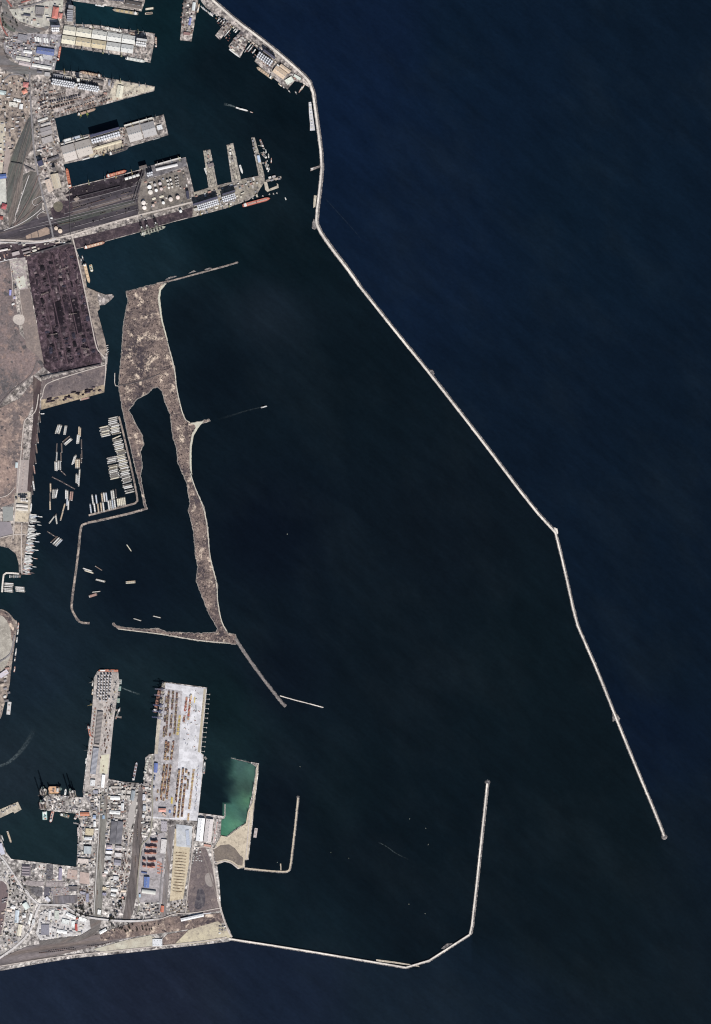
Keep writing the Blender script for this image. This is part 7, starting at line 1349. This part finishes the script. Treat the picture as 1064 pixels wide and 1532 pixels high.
# rig yard
jackup_rig(65, 1184, 80, (110, 96, 96), [(-24, -20, 112), (-24, 20, 112), (24, 0, 118)], 'drilling rig with three tall legs at the west end of the rig yard', sx=.9)
jackup_rig(108.5, 1187, 100, (150, 134, 128), [(-24, -20, 100), (-24, 20, 150), (24, 0, 110)], 'drilling rig with tall legs at the east end of the rig yard', sx=.9)
jackup_rig(81.5, 1181.5, 0, (214, 160, 116), [(-40, -20, 30), (-40, 20, 30), (40, 20, 34), (40, -20, 30)], 'orange decked low rig in the middle of the rig yard', deckc=(222, 166, 122), sx=1.45, derrick=False)
jackup_rig(64, 1204, 90, (120, 104, 102), [(-24, -20, 40), (-24, 20, 38), (24, 0, 42)], 'rusty rig without raised legs at the south west of the rig yard', sx=.9, deckc=(150, 130, 124))
boat(98, 1185, 82, 10, 3, 'white', 'white boat between the rigs', None)
ship(67.5, 1226.5, 67, 1212.5, 7, 'supply', (150, 196, 190), (176, 206, 200), 'pale teal supply ship south of the rig yard', h=6)
ship(79.5, 1213.5, 75.5, 1230.5, 4.4, 'supply', (190, 86, 80), (206, 170, 160), 'red and white supply ship south of the rig yard', h=6)
ship(104, 1222, 89.5, 1217.5, 5.4, 'supply', (110, 116, 100), (130, 132, 116), 'grey green supply ship south of the rig yard', h=6)
ship(117, 1217, 111.5, 1226, 4.4, 'supply', (150, 120, 110), (190, 150, 140), 'small brownish ship at the corner of the rig basin', h=5)
pontoon(110, 1231, 118, 1232.5, 2, (150, 146, 146), 'thin grey landing float at the corner of the rig basin')
for i in range(46): 
    x, y = rr.uniform(72, 122), rr.uniform(1191, 1215)
    small_building(x, y, rr.choice((2, 3, 4)), rr.choice((1.5, 2)), rr.choice((-.2, 1.3)), rr.choice((4, 5, 6)), rr.randrange(10), rr.choice(('gable', 'flat')), 'small yard shed between the rigs', 'yard sheds of the rig yard')
barge(14, 1252, -72, 'tan', 'tan barge alone in the western rig basin', None, L=19, B=3)
slab('pier_ground', [(-20, 1219), (0, 1211), (27, 1199.5), (32.5, 1211), (22, 1217), (20, 1214.5), (0, 1224), (-20, 1233)], -4, 3, G_cream, 'cream pier with a slanted head at the west edge', 'pier')
for i in range(9): small_building(3 + i * 2.6, 1215 - i * 1.5 + rr.uniform(-2, 2), 2, 1.5, .45, 5, rr.randrange(10), 'flat', 'small box on the slanted pier at the west edge', 'boxes on the slanted pier')
B(0, 1262, 5, 1278, 6, 8, (206, 206, 226), 'gable', 'pale lilac shed on the west shore of the rig basin')
boat(4, 1254, -70, 9, 2, 'grey', 'grey boat on the west shore of the rig basin', None)
pontoon(383.6, 1239, 381.4, 1253, 4.6, (190, 176, 172), 'rosy white pontoon moored against the tan sand arm')
for i, (x, y) in enumerate(((613, 1225), (637, 1239), (495, 1275), (522, 1284), (612, 1352.5), (636, 1367), (430, 799), (641, 1263), (449, 1147), (415, 1290))): buoy(x, y, 'tiny white mooring buoy on open water')
# ================================================================ scattered yards: countable small buildings, goods and lorries
def scatter(poly, n, fn, seed, dist=3.0):
    q = random.Random(seed); xs = [p[0] for p in poly]; ys = [p[1] for p in poly]; out = []
    tries = 0
    while len(out) < n and tries < n * 40:
        tries += 1; x, y = q.uniform(min(xs), max(xs)), q.uniform(min(ys), max(ys))
        if x < -4 or not inside(x, y, poly) or any(abs(x - a) < dist and abs(y - b) < dist for a, b in out): continue
        if any(abs(x - a) < c and abs(y - b) < d for a, b, c, d in OCC): continue
        out.append((x, y)); fn(x, y, q)
OCC = []
for o in list(bpy.data.objects):
    if o.parent is None and 'category' in o.keys() and o['category'] in ('warehouse', 'shed', 'office', 'house', 'tank', 'silo', 'elevator', 'tower', 'plant', 'block', 'store'):
        for ch in o.children:
            if ch.name.startswith('wall'):
                d = max(ch.dimensions[0], ch.dimensions[1]); c, s_ = abs(math.cos(o.rotation_euler.z)), abs(math.sin(o.rotation_euler.z)); lx, ly = [max(v.co[i] for v in ch.data.vertices) for i in (0, 1)]
                OCC.append((o.location.x / S + 532, 766 - o.location.y / S, (lx * c + ly * s_) / S + 1.2, (lx * s_ + ly * c) / S + 1.2))
def houses(lab, grp, big=False, ang=.15, tall=(5, 6, 8)):
    return lambda x, y, q: small_building(x, y, q.choice((2, 2.5, 3, 4, 5) if not big else (4, 5, 6, 7)), q.choice((1.5, 2, 2.5) if not big else (2.5, 3)), ang + q.choice((0, 0, 1.57)) + q.uniform(-.06, .06), q.choice(tall), q.randrange(10), q.choice(('gable', 'gable', 'flat', 'hip')), lab, grp)
def goods(lab, grp, ang=.15, pal=BRK):
    return lambda x, y, q: container_stack(x, y, ang + q.choice((0, 1.57)), q.randrange(6), lab, grp, long=1, high=q.choice((1, 2, 3)), wide=q.choice((2, 3, 4)), pal=pal, name='goods_bundle' if pal is PAL_R else 'material_stack' if ang < .2 and ang > .09 else 'goods_stack')
def lorries(lab, grp, ang=.15):
    return lambda x, y, q: lorry(x, y, ang + q.choice((0, 1.57)) + q.uniform(-.1, .1), q.randrange(6), lab, grp)
scatter([(8, 55), (90, 60), (80, 104), (40, 102), (10, 80)], 34, houses('small building in the grey yard around the big blue shed', 'small buildings in the grey yard', ang=-.15), 1, 4)
scatter([(8, 55), (90, 60), (80, 104), (40, 102), (10, 80)], 30, lorries('lorry parked in the grey yard around the big blue shed', 'lorries in the grey yard', -.15), 2)
scatter([(16, 14), (92, 4), (92, 30), (55, 40), (30, 30)], 16, houses('small building in the pale yard inside the track bend', 'small buildings in the pale yard', ang=-.1), 3, 4)
scatter([(0, 113), (38, 118), (44, 130), (44, 160), (36, 196), (20, 226), (0, 245)], 60, houses('small house in the brown plots west of the port road', 'houses of the brown plots', ang=.1), 4, 4)
scatter([(52, 120), (76, 118), (80, 176), (88, 214), (92, 255), (62, 258), (54, 200)], 46, houses('small building between the port road and the basins', 'small buildings east of the port road', ang=.25), 5, 4)
scatter([(52, 120), (76, 118), (80, 176), (88, 214), (92, 255), (62, 258), (54, 200)], 40, goods('dark goods stack between the port road and the basins', 'goods east of the port road', .25), 6)
scatter([(84, 168), (150, 150), (176, 146), (222, 132), (176, 149), (84, 175)], 30, goods('goods stack on the south quay of the pointed pier', 'goods on the pointed pier quay', .25, PAL_R), 7)
scatter([(200, 62), (230, 56), (224, 92), (200, 86)], 22, goods('grey goods stack at the tip of the cream warehouse pier', 'goods at the cream pier tip', -.15, [(150, 150, 150), (120, 116, 116), (190, 188, 180), (96, 92, 96)]), 8)
scatter([(110, 206), (186, 192), (190, 222), (150, 232), (140, 232)], 20, goods('goods stack around the silos of the slanting pier', 'goods on the slanting pier', .27, PAL_R), 9)
scatter([(106, 283), (206, 262), (206, 320), (150, 330), (106, 340)], 44, goods('dark goods stack along the tracks of the oil pier', 'goods along the oil pier tracks', .26, [(60, 52, 58), (84, 76, 78), (120, 108, 104), (48, 42, 48)]), 10)
scatter([(212, 270), (276, 254), (288, 300), (209, 326)], 24, houses('small pump building inside the tank farm', 'pump buildings in the tank farm', ang=.26, tall=(4, 5)), 11, 3.4)
scatter([(292, 290), (386, 266), (384, 288), (337, 310), (292, 322)], 40, houses('small quay building around the eastern silo clusters', 'small buildings by the silo clusters', ang=.3), 12, 3.4)
scatter([(-2, 366), (60, 364), (100, 362), (60, 380), (-2, 390)], 20, houses('small dull building north of the coal yard', 'small buildings north of the coal yard', ang=.24), 13, 4)
scatter([(126, 1186), (160, 1170), (158, 1220), (140, 1216)], 30, houses('small building at the root of the narrow pier', 'small buildings at the narrow pier root', ang=.1), 14, 3.2)
scatter([(164, 1172), (216, 1174), (204, 1190), (190, 1216), (190, 1330), (158, 1340), (160, 1200)], 80, houses('small workshop in the strip between the rail yards', 'workshops between the rail yards', ang=.1), 15, 3.0)
scatter([(164, 1172), (216, 1174), (204, 1190), (190, 1216), (190, 1330), (158, 1340), (160, 1200)], 60, goods('goods stack in the strip between the rail yards', 'goods between the rail yards', .1), 16, 2.4)
scatter([(118, 1222), (146, 1216), (142, 1300), (116, 1296)], 36, houses('small building on the east quay of the rig basin', 'small buildings by the rig basin', ang=.1), 17, 3.2)
scatter([(214, 1180), (226, 1160), (224, 1240), (210, 1256), (214, 1220)], 26, houses('small building between the brown tracks and the olive grey road', 'small buildings by the olive grey road', ang=.1), 18, 3)
scatter([(192, 1240), (200, 1244), (194, 1300), (180, 1360), (176, 1340)], 40, goods('goods stack along the west side of the brown tracks', 'goods by the brown tracks', .1, BRK), 19, 2.2)
scatter([(60, 1366), (96, 1358), (112, 1372), (134, 1378), (122, 1396), (60, 1404)], 44, houses('small hall in the pale lot below the flyover', 'small halls in the pale lot', ang=-.15), 20, 3)
scatter([(118, 1326), (140, 1326), (138, 1352), (117, 1352)], 26, goods('goods stack in the lot west of the olive tracks', 'goods west of the olive tracks', .1), 21, 2.4)
scatter([(4, 1340), (50, 1350), (48, 1376), (26, 1408), (0, 1426)], 60, houses('small house in the south west town', 'houses of the south west town', ang=.3), 22, 3)
scatter([(0, 1282), (12, 1296), (32, 1334), (28, 1350), (14, 1340), (0, 1312)], 18, houses('small house west of the road to the junction', 'houses west of the junction road', ang=.6), 23, 3.4)
scatter([(206, 1352), (240, 1350), (238, 1372), (206, 1372)], 24, houses('small house in the pale plots at the flyover end', 'houses at the flyover end', ang=.1), 24, 3)
scatter([(256, 1350), (284, 1346), (284, 1364), (254, 1366)], 22, goods('brownish goods stack below the straw coloured yard', 'goods below the straw yard', .1, [(130, 110, 90), (176, 156, 130), (110, 96, 84)]), 25, 2.4)
scatter([(290, 1270), (302, 1270), (304, 1292), (288, 1292)], 12, goods('white goods stack south of the two white warehouses', 'goods south of the white warehouses', .1, [(226, 226, 222), (150, 146, 146), (200, 196, 190)]), 26, 2.6)
scatter([(146, 1056), (168, 1056), (158, 1164), (132, 1164), (138, 1090)], 30, lambda x, y, q: container_stack(x, y, 1.47, q.randrange(6), 'small goods stack on the paving of the narrow pier', 'goods on the narrow pier', long=1, high=q.choice((1, 2)), wide=q.choice((2, 3)), pal=BRK, name='material_stack'), 31, 2.6)
for lab, q in (('western', [(305, 227), (314, 226), (324, 276), (313, 279)]), ('middle', [(340, 219), (348, 217), (359, 267), (348, 270)]), ('eastern', [(377, 207), (380.5, 207), (395, 261), (388, 262)])):
    scatter(q, 16, lambda x, y, q_: container_stack(x, y, -1.36, q_.randrange(6), 'pipe rack or skid on the ' + lab + ' finger pier', 'skids on the finger piers', long=1, high=q_.choice((1, 2, 3)), wide=q_.choice((1, 2)), pal=[(110, 104, 102), (206, 196, 180), (150, 140, 132), (84, 78, 80)], name='process_skid'), 41, 2.0)
for i in range(6): dolphin(393 + i * 1.6, 222 + i * 6.4, -10 + i * 6, 'small berthing dolphin on the seaward side of the eastern finger pier', 'berthing dolphins', L=12, k=6)
for i in range(5): boat(398 + (i % 3) * 4, 226 + i * 7, 100 - i * 6, 6 + i % 3, 1.6, ('grey', 'pale', 'rust', 'dark', 'white')[i], ('grey', 'pale', 'reddish', 'dark', 'white')[i] + ' workboat off the eastern finger pier', 'workboats off the eastern finger pier')
scatter([(2, 60), (30, 92), (80, 100), (84, 68), (48, 50)], 40, lambda x, y, q: container_stack(x, y, -.15, q.randrange(6), 'goods stack in the grey yard of the blue shed', 'goods in the grey yard', long=1, high=q.choice((1, 2)), wide=q.choice((2, 3, 4)), pal=BRK, name='material_stack'), 32, 2.6)
scatter([(36, 1292), (100, 1298), (116, 1300), (116, 1325), (60, 1320), (36, 1314)], 26, lorries('lorry parked in the lots below the rig basin', 'lorries below the rig basin', -.1), 27)
scatter([(72, 1328), (102, 1328), (102, 1338), (72, 1340)], 24, lorries('lorry in the rosy parking strip', 'lorries in the rosy parking strip', -.05), 28, 2)
scatter([(270, 4), (296, 4), (286, 58), (272, 56)], 22, goods('goods stack on the top mole', 'goods on the top mole', .17), 29, 2.6)
scatter([(316, 18), (354, 44), (384, 70), (428, 108), (450, 120), (440, 122), (400, 100), (360, 74), (340, 60), (330, 40)], 50, goods('goods stack on the breakwater quay', 'goods on the breakwater quay', -.67), 30, 2.4)
settle_labels()
